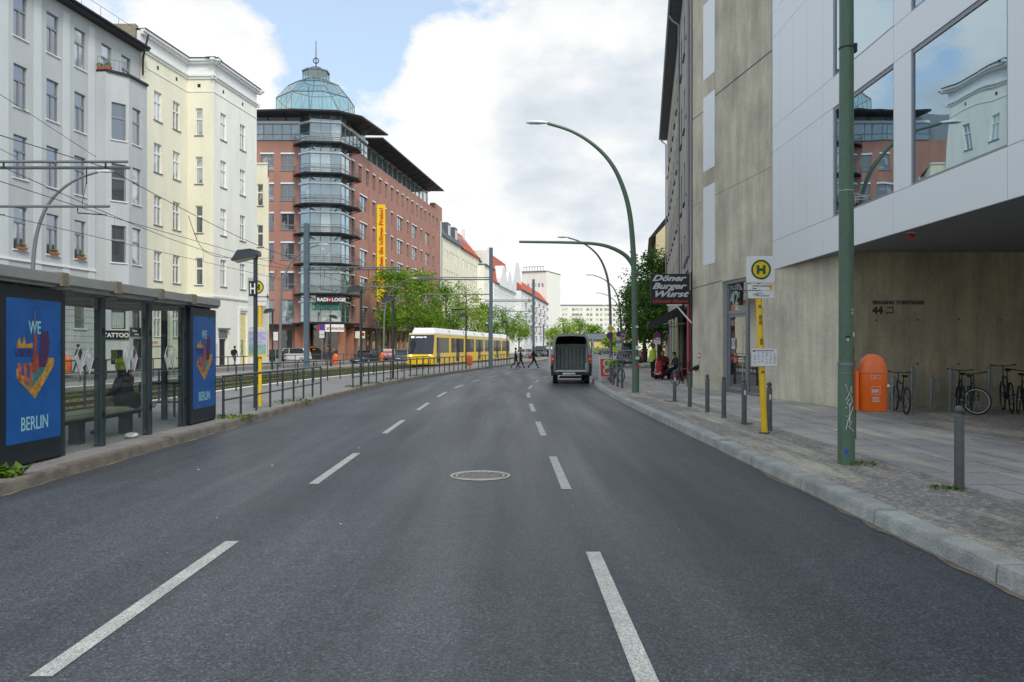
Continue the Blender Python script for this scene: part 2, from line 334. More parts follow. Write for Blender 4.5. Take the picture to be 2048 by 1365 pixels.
class Fac:     # a facade plane from p0 to p1 (left to right as seen from outside); local x along it, y inwards, z up
    def __init__(s, p0, p1):
        s.p0 = Vector((p0[0], p0[1])); s.p1 = Vector((p1[0], p1[1])); s.d = (s.p1-s.p0).normalized(); s.L = (s.p1-s.p0).length
        s.rz = math.atan2(s.d.y, s.d.x); s.T = Matrix.Translation((p0[0], p0[1], 0)) @ Matrix.Rotation(s.rz, 4, 'Z')
    def u(s, px):
        r = (px-1024)/F; return (r*s.p0.y - s.p0.x)/(s.d.x - r*s.d.y)
    def Y(s, u): return s.p0.y + s.d.y*u
    def z(s, py, u): return zz(py, s.Y(u))
    def w(s, u, v, z): return s.T @ Vector((u, v, z))
    def TT(s, u, v, z): # matrix for text: x right, y up, facing out
        return s.T @ Matrix.Translation((u, v, z)) @ Matrix.Rotation(R(90), 4, 'X')
def wallmesh(mb, f, u0, u1, z0, z1, holes, rev=.22, mi=0, v=0.):
    us = sorted({u0, u1, *[h[0] for h in holes], *[h[1] for h in holes]}); zs = sorted({z0, z1, *[h[2] for h in holes], *[h[3] for h in holes]})
    us = [u for u in us if u0-1e-6 <= u <= u1+1e-6]; zs = [z for z in zs if z0-1e-6 <= z <= z1+1e-6]
    for a, b in zip(us, us[1:]):
        run = None
        for c, d in zip(zs, zs[1:]):
            um, zm = (a+b)/2, (c+d)/2
            inside = any(h[0] < um < h[1] and h[2] < zm < h[3] for h in holes)
            if not inside: run = (run[0], d) if run else (c, d)
            if (inside or d == zs[-1]) and run:
                mb.quad((a,v,run[0]),(b,v,run[0]),(b,v,run[1]),(a,v,run[1]), mi, T=f.T); run = None
    for h in holes:
        a, b, c, d = h[:4]
        mb.quad((a,v,c),(a,v+rev,c),(a,v+rev,d),(a,v,d), mi, T=f.T); mb.quad((b,v,c),(b,v,d),(b,v+rev,d),(b,v+rev,c), mi, T=f.T)
        mb.quad((a,v,d),(a,v+rev,d),(b,v+rev,d),(b,v,d), mi, T=f.T); mb.quad((a,v,c),(b,v,c),(b,v+rev,c),(a,v+rev,c), mi, T=f.T)
WC = {}
def winmesh(w, h, style, fm, pm, rev=.16, sill=None):
    k = (round(w,2), round(h,2), style, fm, pm, rev, sill)
    if k in WC: return WC[k]
    t = .07 if style != 'far' else .05; b = MB()
    if style == 'far':
        p = MB().quad((0,rev,0),(w,rev,0),(w,rev,h),(0,rev,h)); b.box(0,w,rev-.03,rev,h*.62,h*.62+.09); b.box(w/2-.04,w/2+.04,rev-.031,rev,0,h)
    else:
        y0, y1 = rev-.05, rev+.03
        b.box(0,t,y0,y1,0,h).box(w-t,w,y0,y1,0,h).box(t,w-t,y0,y1,0,t).box(t,w-t,y0,y1,h-t,h)
        if style == 'T': b.box(t,w-t,y0-.03,y1,h*.62,h*.62+.13); b.box(w/2-.05,w/2+.05,y0-.012,y1,t,h*.62)
        if style == 'X': b.box(t,w-t,y0-.03,y1,h*.62,h*.62+.13); b.box(w/2-.05,w/2+.05,y0-.012,y1,t,h*.62); b.box(w/2-.04,w/2+.04,y0-.012,y1,h*.62+.13,h-t)
        if style == 'I': b.box(t,w-t,y0-.02,y1,h*.58,h*.58+.14)
        if style == 'O': b.box(w*.5-.05,w*.5+.05,y0-.012,y1,t,h-t); b.box(t,w-t,y0-.02,y1,h*.28,h*.28+.1)
        if style == 'N': b.box(t,w-t,y0-.02,y1,h*.28,h*.28+.08)
        p = MB().quad((t,rev,t),(w-t,rev,t),(w-t,rev,h-t),(t,rev,h-t))
    sl = MB().box(-.09,w+.09,-.08,rev,-.07,-.003).mesh('sill', sill) if sill else None
    WC[k] = (b.mesh('window', fm), p.mesh('pane', pm), sl); return WC[k]
def window(f, root, u, z, w, h, style='T', fm='alud', pm='pane', rev=.16, sill=None, v=0., name='window'):
    a, p, sl = winmesh(w, h, style, fm, pm, rev, sill); q = f.w(u, v, z) - rootloc(root)
    o = put(name, a, root, q, f.rz); put('pane', p, o)
    if sl: put('sill', sl, o)
    return o
# ============================================================ the setting
def off(Y, o): return cxs(Y) + o + (trk(Y) if o < -9 else 0)
YS = [-30,-15,-5,0,5,10,15,20,24,28,31,34,37,40,43,46,49,52,55,58,62,66,70,75,80,86,92,98,105,112,120,130,140,155,170,190,215,240,270,300,340,400,460]
def strip(name, a, b, z, m, ys=None, th=0):
    mb = MB(); ys = ys or YS
    vs = []; fs = []
    for Y in ys: vs += [((off(Y, a) if not callable(a) else a(Y)), Y, z), ((off(Y, b) if not callable(b) else b(Y)), Y, z)]
    for i in range(len(ys)-1): fs.append((2*i, 2*i+1, 2*i+3, 2*i+2))
    mb.add(vs, fs)
    if th:
        n = len(vs); mb.add([(p[0],p[1],p[2]-th) for p in vs] + vs, [(2*i, 2*i+2, 2*i+2+n, 2*i+n) for i in range(len(ys)-1)] + [(2*i+1, 2*i+1+n, 2*i+3+n, 2*i+3) for i in range(len(ys)-1)])
    return struct(mb, name, m)
struct(MB().quad((-900,-300,-.14),(900,-300,-.14),(900,1500,-.14),(-900,1500,-.14)), 'ground', 'ground')
strip('road', -6.05, 5.2, 0, 'road')
struct(MB().quad((2,40,-.012),(120,40,-.012),(120,76,-.012),(2,76,-.012)), 'side_road', 'fasph')
strip('tram_platform', -11.1, -6.2, .14, 'plat', [y for y in YS if y <= 300], .2)
strip('track_bed', -17.3, -11.1, -.02, 'ballast', [y for y in YS if y <= 300])
strip('far_platform', -20.3, -17.3, .2, 'fpave', [y for y in YS if y <= 300], .25)
strip('far_road', -27, -20.3, -.004, 'fasph', [y for y in YS if y <= 400])
strip('far_pavement', lambda Y: -60+.142*Y, lambda Y: off(Y, -27), .14, 'fpave', [y for y in YS if y <= 400], .2)
strip('platform_edge_line', -11.05, -10.75, .146, 'white', [y for y in YS if y <= 60])
strip('far_platform_edge_line', -17.6, -17.3, .206, 'white', [y for y in YS if y <= 60])
for o in (-11.9, -13.33, -15.1, -16.53):
    mb = MB(); ys = [y for y in YS if y <= 260]
    for s, t in ((-.035, .03), (.035, .1)): pass
    for y0, y1 in zip(ys, ys[1:]):
        a, b = off(y0, o), off(y1, o)
        mb.add([(a-.04,y0,-.05),(a+.04,y0,-.05),(b+.04,y1,-.05),(b-.04,y1,-.05),(a-.035,y0,.1),(a+.035,y0,.1),(b+.035,y1,.1),(b-.035,y1,.1)], [(4,5,6,7),(0,4,7,3),(1,2,6,5)])
    struct(mb, 'tram_rail', 'steel')
def path_len(P):
    s = [0]
    for a, b in zip(P, P[1:]): s.append(s[-1] + math.dist(a, b))
    return s
def at_len(P, S_, t):
    for i in range(len(P)-1):
        if t <= S_[i+1] or i == len(P)-2:
            k = (t-S_[i])/(S_[i+1]-S_[i]); return (P[i][0]+(P[i+1][0]-P[i][0])*k, P[i][1]+(P[i+1][1]-P[i][1])*k)
def kerb(name, P, w, z, m, ln=2.0, gap=.012, side=1):
    S_ = path_len(P); t = 0; mb = MB(); rr = random.Random(3); gap = .022
    while t < S_[-1]-.2:
        e = min(t+ln, S_[-1]); a = at_len(P, S_, t+gap/2); b = at_len(P, S_, e-gap/2)
        d = Vector((b[0]-a[0], b[1]-a[1])); L_ = d.length; d.normalize(); n = Vector((d.y, -d.x))*side
        jz = rr.uniform(-.008, .008); bt = .03
        prof = [(0.0,-.1),(0.0+.02,z-bt+jz),(bt,z+jz),(w,z+jz),(w,-.1)]
        vs = []
        for q in (a, b): vs += [(q[0]+n.x*u, q[1]+n.y*u, h) for u, h in prof]
        k = len(prof); mb.add(vs, [(i, i+1, i+1+k, i+k) for i in range(k-1)] + [tuple(range(k)), tuple(range(k, 2*k))[::-1]])
        t = e
    return struct(mb, name, m)
RK = [(cxs(y)+3.67, y) for y in [-6,0,5,10,15,20,25,29,32,35,38,40,42]] + [(4.5,43.2),(4.85,44.2),(5.6,44.9),(6.2,45.6),(6.45,47),(6.6,49),(6.85,52),(7.25,56),(7.7,59.5),(8.5,61.6),(10,62.4),(14,62.9)]
kerb('kerb', RK, .27, .15, 'kerb')
RK2 = [(16,72.4),(12.5,72.9),(11.2,74),(10.9,76)] + [(cxs(y)+4.9, y) for y in (80,86,92,98,105,112,120,130,140,155,170,190,215,240)]
kerb('kerb', RK2, .27, .15, 'kerb', 4)
LK = [(cxs(y)-6.05, y) for y in (-6,0,5,10,15,20,25,29,32,35,38,41,44,47,50,53,56,59,62,65,68,72,76,80,86,92,98,105,112,120,130,140,155,170,190)]
kerb('kerb', LK, .17, .15, 'kerb2', 1.7, side=-1)
inner = lambda P, w: [(p[0]+w, p[1]) for p in P]
poly = [(x+.262, y) for x, y in RK[:16]] + [(x+.2, y-.262) for x, y in RK[16:]] + [(30,62.64),(30,-6)]
struct(MB().prism(poly, -.12, .14, 'z'), 'pavement', 'pave')
poly = [(30,72.66)] + [(x+.262, y+.262) for x, y in RK2[:4]] + [(x+.262, y) for x, y in RK2[4:]] + [(120,240),(120,72.66)]
struct(MB().prism(poly, -.12, .138, 'z'), 'pavement', 'pave')
# sand and dirt gathered in the gutters
def gutter(base, sgn):
    rr = random.Random(int(abs(base)*10)); g = MB(); ys = [-3+.35*i for i in range(150)]
    ws = [.015+.07*rr.random()**2.2 for _ in ys]
    for k in range(len(ys)-1):
        a, c = cxs(ys[k])+base, cxs(ys[k+1])+base; q = [(a+sgn*.03, ys[k]), (a-sgn*ws[k], ys[k]), (c-sgn*ws[k+1], ys[k+1]), (c+sgn*.03, ys[k+1])]
        g.add([(x, y, .004) for x, y in q], [(0,1,2,3)])
    for k in range(160):
        y = rr.uniform(-2, 45); x = cxs(y)+base-sgn*abs(rr.gauss(.06,.14)); s_ = rr.uniform(.008,.03); t = rr.random()*3
        g.add([(x+s_*math.cos(t), y+s_*math.sin(t), .006), (x-s_*math.sin(t), y+s_*math.cos(t), .006), (x-s_*math.cos(t), y-s_*math.sin(t), .009)], [(0,1,2)])
    return g
tag(gutter(3.66, 1).build('gutter_dirt', mat('gutter_sand', S(118,108,92), .9, var=.3, scale=6, fine=.3)), 'sand and crumbs lying in the right gutter', 'dirt', kind='stuff')
tag(gutter(-6.06, -1).build('gutter_dirt', MATS['gutter_sand']), 'sand and crumbs lying in the left gutter', 'dirt', kind='stuff')
# lane markings
mb = MB()
for base, e0, per in ((.745, 6.92, 6.05), (-2.52, 7.3, 6.07)):
    for k in range(-1, 24):
        y1 = e0+per*k; y0 = y1-3.0
        if (base < 0 and y1 > 125) : continue
        n = 3
        for j in range(n):
            a, b = y0+(y1-y0)*j/n, y0+(y1-y0)*(j+1)/n
            mb.quad((cxs(a)+base-.062, a, .004), (cxs(a)+base+.062, a, .004), (cxs(b)+base+.062, b, .004), (cxs(b)+base-.062, b, .004))
struct(mb, 'lane_marking', 'line')
b = MB(); rr = random.Random(12)
for k in range(70):
    x, y, s_ = rr.uniform(-5.8, 3.4), rr.uniform(3.2, 30), rr.uniform(.008, .03); t = rr.random()*3
    b.add([(x+s_*math.cos(t), y+s_*math.sin(t), .002), (x-s_*.5*math.sin(t), y+s_*.5*math.cos(t), .012), (x-s_*math.cos(t), y-s_*math.sin(t), .003), (x+s_*.5*math.sin(t), y-s_*.5*math.cos(t), .004)], [(0,1,2,3)])
tag(b.build('road_litter', flat('pale_litter', S(176,172,160), .8)), 'tiny pale crumbs and leaves scattered over the asphalt', 'litter', kind='stuff')
# manhole
mh = thing('manhole_cover', (-.44, 11.03, 0), 'round iron manhole cover in a pale stone ring set in the near asphalt', 'manhole cover')
b = MB(); b.torus((0,0,0), .40, .022, 40, 4, ax='z'); b.torus((0,0,0), .33, .012, 40, 4, ax='z')
for v in b.v: v.z = max(.003, min(.012, v.z+.006))
b.build('rim', mat('pale_ring', S(190,188,180), .8, var=.2), mh, (0,0,0))
b = MB().lathe([(.0001,.006),(.24,.006),(.245,.009),(.27,.009),(.27,.0055),(.385,.0055),(.385,.002)], 40, c=(0,0,0))
for k in range(24):
    a = 2*math.pi*k/24; b.box(.285,.315,-.02,.02,.0056,.011, T=Matrix.Rotation(a,4,'Z'))
for i in range(-5, 6):
    for j in range(-5, 6):
        if math.hypot(i, j) < 5.2: b.box(i*.042-.013, i*.042+.013, j*.042-.013, j*.042+.013, .006, .010)
b.build('lid', mat('cast_iron', S(124,120,110), .55, .4, var=.25, scale=8), mh, (0,0,0))

# ============================================================ right side buildings
# --- modern concrete and metal building
W1 = Fac((7.4, 32.65), (9.02, 21.1))
mr = thing('office_building', (8.4, 25.7, .14), 'modern building of bare concrete and silver panels with mirroring windows overhanging the pavement', 'building')
hol = [(W1.u(1444), W1.u(1523), .14, 4.22)]
mb = MB(); wallmesh(mb, W1, 0, W1.L, .0, 4.33, hol, .3)
wallmesh(mb, W1, 0, W1.u(1543.5), 4.33, 22, [], .3)
mb.add([(7.4,32.65,0),(14,33.6,0),(14,33.6,22),(7.4,32.65,22)], [(0,1,2,3)])
o = mb.build('concrete_wall', 'conc', mr)
W2 = Fac((9.02, 21.1), (26, 21.1))
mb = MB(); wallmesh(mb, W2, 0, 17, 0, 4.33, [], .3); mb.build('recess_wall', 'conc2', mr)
for px, py in ((1753,641),(1835,640),(1917,639),(2000,640),(1835,728),(1917,728)):
    u = W2.u(px); MB().cyl((u, -.004, W2.z(py, u)), .035, .003, 14, ax='y', T=W2.T).build('tie_hole', flat('hole_mortar', S(96,92,80), .9), mr)
def joint(f, u0, z0, u1, z1, w=.014):
    b = MB()
    if abs(u1-u0) > abs(z1-z0): b.quad((u0,-.003,z0-w),(u1,-.003,z1-w),(u1,-.003,z1+w),(u0,-.003,z0+w), T=f.T)
    else: b.quad((u0-w,-.003,z0),(u0+w,-.003,z0),(u1+w,-.003,z1),(u1-w,-.003,z1), T=f.T)
    b.build('joint', flat('joint_shadow_gap', S(70,68,60), .9), mr)
u14 = W1.u(1430)
joint(W1, 0, 4.18, W1.u(1444), 4.26); joint(W1, W1.u(1523)+.05, 4.3, W1.u(1544), 4.3, .01); joint(W1, 0, 11.1, u14, 11.1); joint(W1, u14, 11.35, W1.u(1544), 11.35, .02)
joint(W1, 0, 7.55, W1.u(1544), 7.6, .006); joint(W1, u14, 8.7, u14, 22, .008); joint(W1, W1.u(1407), 15.2, W1.u(1407), 22, .006)
for z0, z1 in ((5.0, 8.06), (8.68, 11.6), (12.28, 15.25), (15.9, 19)):
    MB(W1.T).box(W1.u(1407), W1.u(1430), -.012, .02, z0, z1).build('metal_panel', 'alu', mr)
# entrance
b = MB(W1.T); ua, ub = W1.u(1444), W1.u(1523); um = W1.u(1488)
b.box(ua,ua+.28,.06,.28,.14,4.22).box(ua+.28,ub-.06,.06,.2,4.1,4.22).box(ub-.06,ub,.06,.2,.14,4.1).box(um-.05,um+.05,.1,.2,.2,4.1).box(ua+.28,um-.05,.1,.2,2.98,3.1).box(ua+.28,ub-.06,.08,.2,.14,.2)
fr = b.build('door_frame', 'alud', mr)
d = MB(W1.T); x0, x1 = ua+.3, um-.07
d.box(x0,x0+.09,.12,.17,.22,2.97).box(x1-.09,x1,.12,.17,.22,2.97).box(x0+.09,x1-.09,.12,.17,.22,.34).box(x0+.09,x1-.09,.12,.17,2.87,2.97)
dr = d.build('door', 'alud', mr)
MB(W1.T).quad((x0+.09,.145,.34),(x1-.09,.145,.34),(x1-.09,.145,2.87),(x0+.09,.145,2.87)).build('pane', 'doorg', dr)
MB(W1.T).tube([(x1-.17,.06,.5),(x1-.17,.06,2.6)], .02).box(x1-.18,x1-.16,.06,.13,.8,.83).box(x1-.18,x1-.16,.06,.13,2.3,2.33).build('handle', 'chrome', dr)
MB(W1.T).quad((ua+.28,.15,3.1),(um-.05,.15,3.1),(um-.05,.15,4.1),(ua+.28,.15,4.1)).quad((um+.05,.15,.2),(ub-.06,.15,.2),(ub-.06,.15,4.1),(um+.05,.15,4.1)).build('fixed_glazing', 'doorg', mr)
MB().text('42', .72, W1.TT(ua+.42, .142, 3.32), bold=.012, ext=.001).build('door_number', flat('number_green', S(150,180,160)), mr)
b = MB(W1.T).box(x0+.3,x0+.62,.118,.119,1.72,2.1).build('door_sign', flat('sign_white', S(205,205,210)), mr)
b = MB(W1.T); b.torus((x0+.46,.115,1.93), .1, .014, 20, 4, ax='y'); b.build('prohibition_mark', flat('sign_purple', S(120,60,110)), mr)
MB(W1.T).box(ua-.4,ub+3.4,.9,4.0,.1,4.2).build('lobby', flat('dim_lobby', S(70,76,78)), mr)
# metal clad overhang: plane X = 8.39 running towards the camera
PX = 8.39
OV = Fac((PX, 25.75), (PX, -6))
yu = lambda px: 25.75 - PX*F/(px-1024)        # photo column -> distance along the overhang
b = MB(OV.T)
g_ = .012
cols = [0.003, yu(1561), yu(1586), yu(1614), yu(1645), yu(1666)]
rowsz = [(4.27,5.18),(8.03,8.83),(11.7,12.5),(15.4,16.2)]
winz = [(5.18,8.03),(8.83,11.7),(12.5,15.4),(16.2,18)]
pan = []
for z0, z1 in winz:
    for a, c in zip(cols, cols[1:]): pan.append((a, c, z0, z1))
wins = [(yu(1667), yu(1787)), (yu(1822), yu(2015)), (yu(2015)+1.2, yu(2015)+5.2), (yu(2015)+5.9, yu(2015)+9.9)]
for z0, z1 in winz:
    for (a, c), (d_, e) in zip(wins, wins[1:]): pan.append((c, d_, z0, z1))
    pan.append((wins[-1][1], 31, z0, z1))
sp = [0.003, yu(1645)-.0, yu(1787), yu(2015)+.0, yu(2015)+5.5, 31]
for z0, z1 in rowsz:
    for a, c in zip(sp, sp[1:]): pan.append((a, c, z0, z1))
for a, c, z0, z1 in pan: b.box(a+g_/2, c-g_/2, 0, .05, z0+g_/2, z1-g_/2)
b.build('metal_cladding', 'alu', mr)
MB(OV.T).box(0.01, 31, .055, .3, 4.33, 5.18).box(.01, yu(1666), .055, .3, 5.18, 18).build('cladding_backing', 'black', mr)
b = MB()
b.add([(PX+.02,25.7,4.3),(PX+.02,-6,4.3),(26,-6,4.3),(26,21.1,4.3),(9.0,21.1,4.3)], [(0,1,2,3,4)])
b.build('soffit', 'soffit', mr)
b = MB()   # rest of the volume behind the facade so that it is solid
b.box(PX+4.6, 26, -6, 33, 4.34, 19); b.box(PX+.35, 26, 25.4, 25.7, 4.34, 19); b.box(PX+.1, 26, -6.1, -6, 4.34, 19); b.box(PX+.05, 26, -6, 33, 19, 19.2)
for z in (5.0, 8.5, 12.2, 15.9): b.box(PX+.32, PX+4.6, -6, 25.4, z-.12, z+.12)
b.build('inner_rooms', flat('white_room', S(150,156,158)), mr)
for (a, c) in wins:
    for z0, z1 in winz:
        fo = MB(OV.T); rv = .045
        fo.box(a,a+.05,.02,rv+.02,z0,z1).box(c-.05,c,.02,rv+.02,z0,z1).box(a+.05,c-.05,.02,rv+.02,z0,z0+.05).box(a+.05,c-.05,.02,rv+.02,z1-.09,z1)
        n = 2 if c-a < 3.4 else 2
        for k in range(1, n+1):
            x = a+(c-a)*k/(n+1); fo.box(x-.035,x+.035,rv+.25,rv+.4,z0+.05,z1-.09)
        w_ = fo.build('window', 'alud', mr)
        MB(OV.T).quad((a+.05,rv,z0+.05),(c-.05,rv,z0+.05),(c-.05,rv,z1-.09),(a+.05,rv,z1-.09)).build('pane', 'mirror', w_)
# writing on the recessed wall
u0 = W2.u(1745); b = MB()
b.text('EINGANG TORSTRASSE', .135, W2.TT(u0, -.004, zz(609, 21.1)), bold=.0055, fit=1.37)
b.text('44', .27, W2.TT(u0, -.004, zz(628, 21.1)), bold=.012)
u1, zb = W2.u(1774), zz(627, 21.1)
b.box(u1,u1+.17,-.008,-.002,zb,zb+.026,T=W2.T).box(u1,u1+.17,-.008,-.002,zb+.14,zb+.166,T=W2.T).box(u1+.144,u1+.17,-.0085,-.002,zb+.026,zb+.14,T=W2.T)
b.prism([(u1-.045,zb+.013),(u1+.005,zb+.045),(u1+.005,zb-.02)], -.008, -.002, T=W2.T)
b.build('lettering', 'black', mr)
b = MB().cyl((xx(1822,17.5), 17.5, 4.19), .085, .09, 16)
al = thing('alarm_light', (xx(1822,17.5), 17.5, 4.3), 'small red alarm light hanging under the dark soffit of the overhang', 'alarm light')
b.build('red_dome', 'red', al); MB().cyl((xx(1822,17.5), 17.5, 4.28), .095, .02, 16).build('base', 'white', al)
u = W1.u(1399); o = MB(W1.T).box(u-.12,u+.12,-.008,-.001,zz(716,W1.Y(u)),zz(707,W1.Y(u))).build('wall_sign', 'red', None)
tag(o, 'tiny red bordered hydrant plate on the concrete wall above the dark outlet', 'sign')
MB(W1.T).box(u-.09,u+.09,-.011,-.0085,zz(714,W1.Y(u)),zz(709,W1.Y(u))).build('plate_face', 'white', o, (0,0,0))
u = W1.u(1396); zc = zz(736, W1.Y(u))
o = thing('wall_outlet', W1.w(u,0,zc), 'black twin pipe outlet sticking out low on the concrete wall near its far corner', 'pipe outlet')
MB(W1.T).tube([(u+.1,.0,zc+.06),(u,-.1,zc+.02),(u-.12,-.2,zc-.06)], .07, 10).tube([(u+.06,0,zc),(u-.03,-.12,zc-.1)], .05, 10).build('body', 'black', o)
# --- old apartment house behind it
H2 = Fac((13.3, 68.3), (7.42, 32.9))   # seen from outside left->right is far->near
hr = thing('apartment_building', (7.42, 32.9, .14), 'old weathered beige apartment house with drainpipes, seen very obliquely beyond the concrete wall', 'building')
mb = MB(); hol = []
L2 = H2.L
cu = [1.9+3.05*i for i in range(11)]
rz_ = [5.2, 8.75, 12.3, 15.9]
for u in cu:
    for z in rz_: hol.append((u, u+1.1, z, z+2.0))
shop = [(2,6.6,.2,3.7),(8,12.4,.2,3.7),(14,18,.2,3.7),(20.2,24,.2,3.7),(26,32.6,.2,3.7)]
wallmesh(mb, H2, 0, L2, .1, 19.6, hol+shop, .28)
mb.box(0, L2, .3, 11, .1, 19.58, T=H2.T)
mb.build('wall', mat('weathered_beige_render', S(176,168,158), .9, var=.12, scale=.5, stretch=(1,1,.3), fine=.12), hr)
mb = MB(H2.T); mb.box(-.3, L2, -.55, 11.2, 19.6, 19.85); mb.prism([(-.5,19.85),(11.2,19.85),(5.5,23.5)], -.3, L2, 'x')
mb.build('roof', 'slate', hr)
MB(H2.T).tube([(-.3,-.62,19.72),(L2,-.62,19.72)], .09, 8).build('gutter', 'alud', hr)
for u in cu:
    for z in rz_:
        w_ = window(H2, hr, u, z, 1.1, 2.0, 'T', 'dark', 'pane', .24, 'slate')
def pipe(root, f, u, ztop, zbot, m='alud', r=.055, v=-.12):
    MB(f.T).tube([(u-.4,-.6,ztop),(u-.25,-.45,ztop-.35),(u,v,ztop-.7),(u,v,zbot)], r, 8).build('drainpipe', m, root)
pipe(hr, H2, L2-.45, 19.6, 5.6, r=.07); pipe(hr, H2, L2-9.5, 19.6, .2); pipe(hr, H2, 1.0, 19.6, .2)
MB(H2.T).tube([(L2-.45,-.12,5.6),(L2-.7,-.25,5.3),(L2-.75,-.3,5.1)], .08, 8).build('pipe_elbow', 'alud', hr)
MB(H2.T).tube([(L2-.62,-.1,4.9),(L2-.62,-.1,.14)], .055, 8).build('pink_drainpipe', flat('pink_pipe_paint', S(196,84,90), .5), hr)
for i, (a, c, z0, z1) in enumerate(shop):
    m_ = ['paned','paned','paned','paned','paned'][i]
    s_ = MB(H2.T).box(a, a+.1, .12, .25, z0, z1).box(c-.1, c, .12, .25, z0, z1).box(a+.1, c-.1, .12, .25, z1-.35, z1).box((a+c)/2-.05, (a+c)/2+.05, .13, .25, z0, z1-.35).build('shop_window', 'dark', hr)
    MB(H2.T).quad((a,.24,z0),(c,.24,z0),(c,.24,z1),(a,.24,z1)).build('pane', 'paned', s_)
for a, c, z0 in ((26.6-1.2,25.8,.3),(24.2,24.9,.3),(19.2,19.9,.3)):
    MB(H2.T).box(a, c, -.05, -.005, z0, 3.4).build('lime_panel', flat('lime_shop_paint', S(190,200,70), .6), hr)
MB(H2.T).box(L2-1.4, L2-.9, -.08, -.004, .2, 4.2).build('shop_pillar', 'black', hr)
MB(H2.T).box(L2-.4, L2-.02, -.03, -.004, .2, 4.9).build('graffiti_pier', mat('graffiti_pier_paint', S(96,74,74), .8, var=.6, scale=7), hr)
# awning
aw = thing('awning', H2.w(L2-7, 0, 3.8), 'black sagging shop awning folded out over the pavement beneath the snack bar sign', 'awning')
b = MB(H2.T); ua, ub = L2-11, L2-5.0
for i in range(6):
    a0, a1 = ua+(ub-ua)*i/6, ua+(ub-ua)*(i+1)/6
    b.add([(a0,-.05,3.85),(a1,-.05,3.85),(a1,-1.75,2.95),(a0,-1.75,2.95),(a0,-.05,3.8),(a1,-.05,3.8),(a1,-1.75,2.9),(a0,-1.75,2.9)], [(0,1,2,3),(7,6,5,4)])
for k in range(12):
    a0 = ua+(ub-ua)*k/12; b.box(a0, a0+(ub-ua)/12-.02, -1.77, -1.745, 2.62+.05*(k%2), 2.98)
b.add([(ub,-.05,3.85),(ub,-1.75,2.95),(ub,-1.75,2.6),(ub,-.9,3.0),(ub,-.05,3.35)], [(0,1,2,3,4)])
b.build('fabric', 'black', aw); MB(H2.T).tube([(ub-.05,-.02,2.9),(ub-.05,-1.7,2.9)], .025).tube([(ua+.05,-.02,2.9),(ua+.05,-1.7,2.9)], .025).tube([(ua,-1.75,2.95),(ub,-1.75,2.95)], .035).build('arm', 'alud', aw)
# snack bar sign perpendicular to the facade
Ys = 32.2; sx0, sx1 = xx(1302, Ys), xx(1379, Ys); sz0, sz1 = zz(609, Ys), zz(548, Ys)
sg = thing('shop_sign', (sx1, Ys, sz0), 'black projecting sign reading Döner Burger Wurst in slanted silver letters', 'sign')
MB().bbox(sx0, sx1, Ys, Ys+.16, sz0, sz1, .01).build('panel', 'black', sg)
T0 = lambda x, z: Matrix.Translation((x, Ys-.004, z)) @ Matrix.Rotation(R(90), 4, 'X')
w_, h_ = sx1-sx0, sz1-sz0
MB().text('Döner', .33, T0(sx0+.04, sz0+h_*.77), bold=.012, shear=.4, fit=w_*.9).text('Burger', .33, T0(sx0+.04, sz0+h_*.51), bold=.012, shear=.4, fit=w_*.9).text('Wurst', .33, T0(sx0+.06, sz0+h_*.25), bold=.012, shear=.4, fit=w_*.88).build('lettering', flat('silver_letter', S(200,202,204)), sg)
MB().text('Gümüs Bistro', .15, T0(sx0+.04, sz0+h_*.06), bold=.006, shear=.4, fit=w_*.92).build('small_lettering', flat('red_letter', S(190,40,44)), sg)
MB().tube([(sx1-.55,Ys+.1,sz0),(sx1+.1,Ys+.1,sz0-.75)], .035, 6).box(sx1-.9,sx1-.3,Ys+.02,Ys+.14,sz0-.05,sz0-.002).build('bracket', 'white', sg)
# --- beige house beyond the side street
Y3 = 82; ex = xx(1312, Y3); zt = zz(428, Y3)
H3 = Fac((ex+.16*30, Y3+30), (ex, Y3)); h3 = thing('apartment_building', (ex, Y3, .14), 'yellow beige gabled house end with dark eaves showing above the right hand trees', 'building')
b = MB(H3.T); b.box(0, H3.L, 0, 13, .1, zt-2.2).prism([(0,zt-2.2),(13,zt-2.2),(13,zt+1),(2.0,zt)], 0.01, H3.L-.01, 'x')
b.build('wall', mat('beige_render', S(214,198,158), .9), h3)
MB(H3.T).prism([(-.75,zt-2.5),(-.02,zt-2.2),(1.9,zt+.1),(1.5,zt+.3)], 0, H3.L-.3, 'x').build('roof', 'dark', h3)
wm = MB().box(0,1.1,-.02,.0,0,1.8).mesh('window', 'pane')
for i in range(3):
    for j in range(3): put('window', wm, h3, Vector((ex+3+3*i, Y3, 3+3.4*j))-rootloc(h3))
# ============================================================ left side buildings
BL = lambda Y: (-37+.142*Y, Y)
# --- grey house
gr = thing('apartment_building', (*BL(50), .14), 'light grey apartment house with paler vertical bands and a bay at its right end', 'building')
G1 = Fac(BL(34), BL(60.75))
WG, HG = 1.12, 2.62; ROW = [7.75, 12.1, 16.4, 20.7]
zc = 24.35
colsG = [G1.u(27), G1.u(93), G1.u(149)]
colsG = [colsG[0]-2.75*k for k in (4,3,2,1)] + colsG
colsT = [G1.u(203), G1.u(243)]
hol = [(u, u+WG, z, z+HG) for u in colsG for z in ROW] + [(u, u+WG, ROW[3], ROW[3]+HG) for u in colsT] + [(u, u+WG, 3.05, 5.0) for u in colsG]
mb = MB(); wallmesh(mb, G1, 0, G1.L, 0, zc, hol)
mb.box(0, G1.L, .25, 13, 0, zc-.02, T=G1.T)
mb.build('wall', 'grey', gr)
for u in colsG:
    for z in ROW: window(G1, gr, u, z, WG, HG, 'T', 'alud', 'pane', .17, 'trim')
    window(G1, gr, u, 3.05, WG, 1.95, 'N', 'alud', 'panet', .17, 'trim')
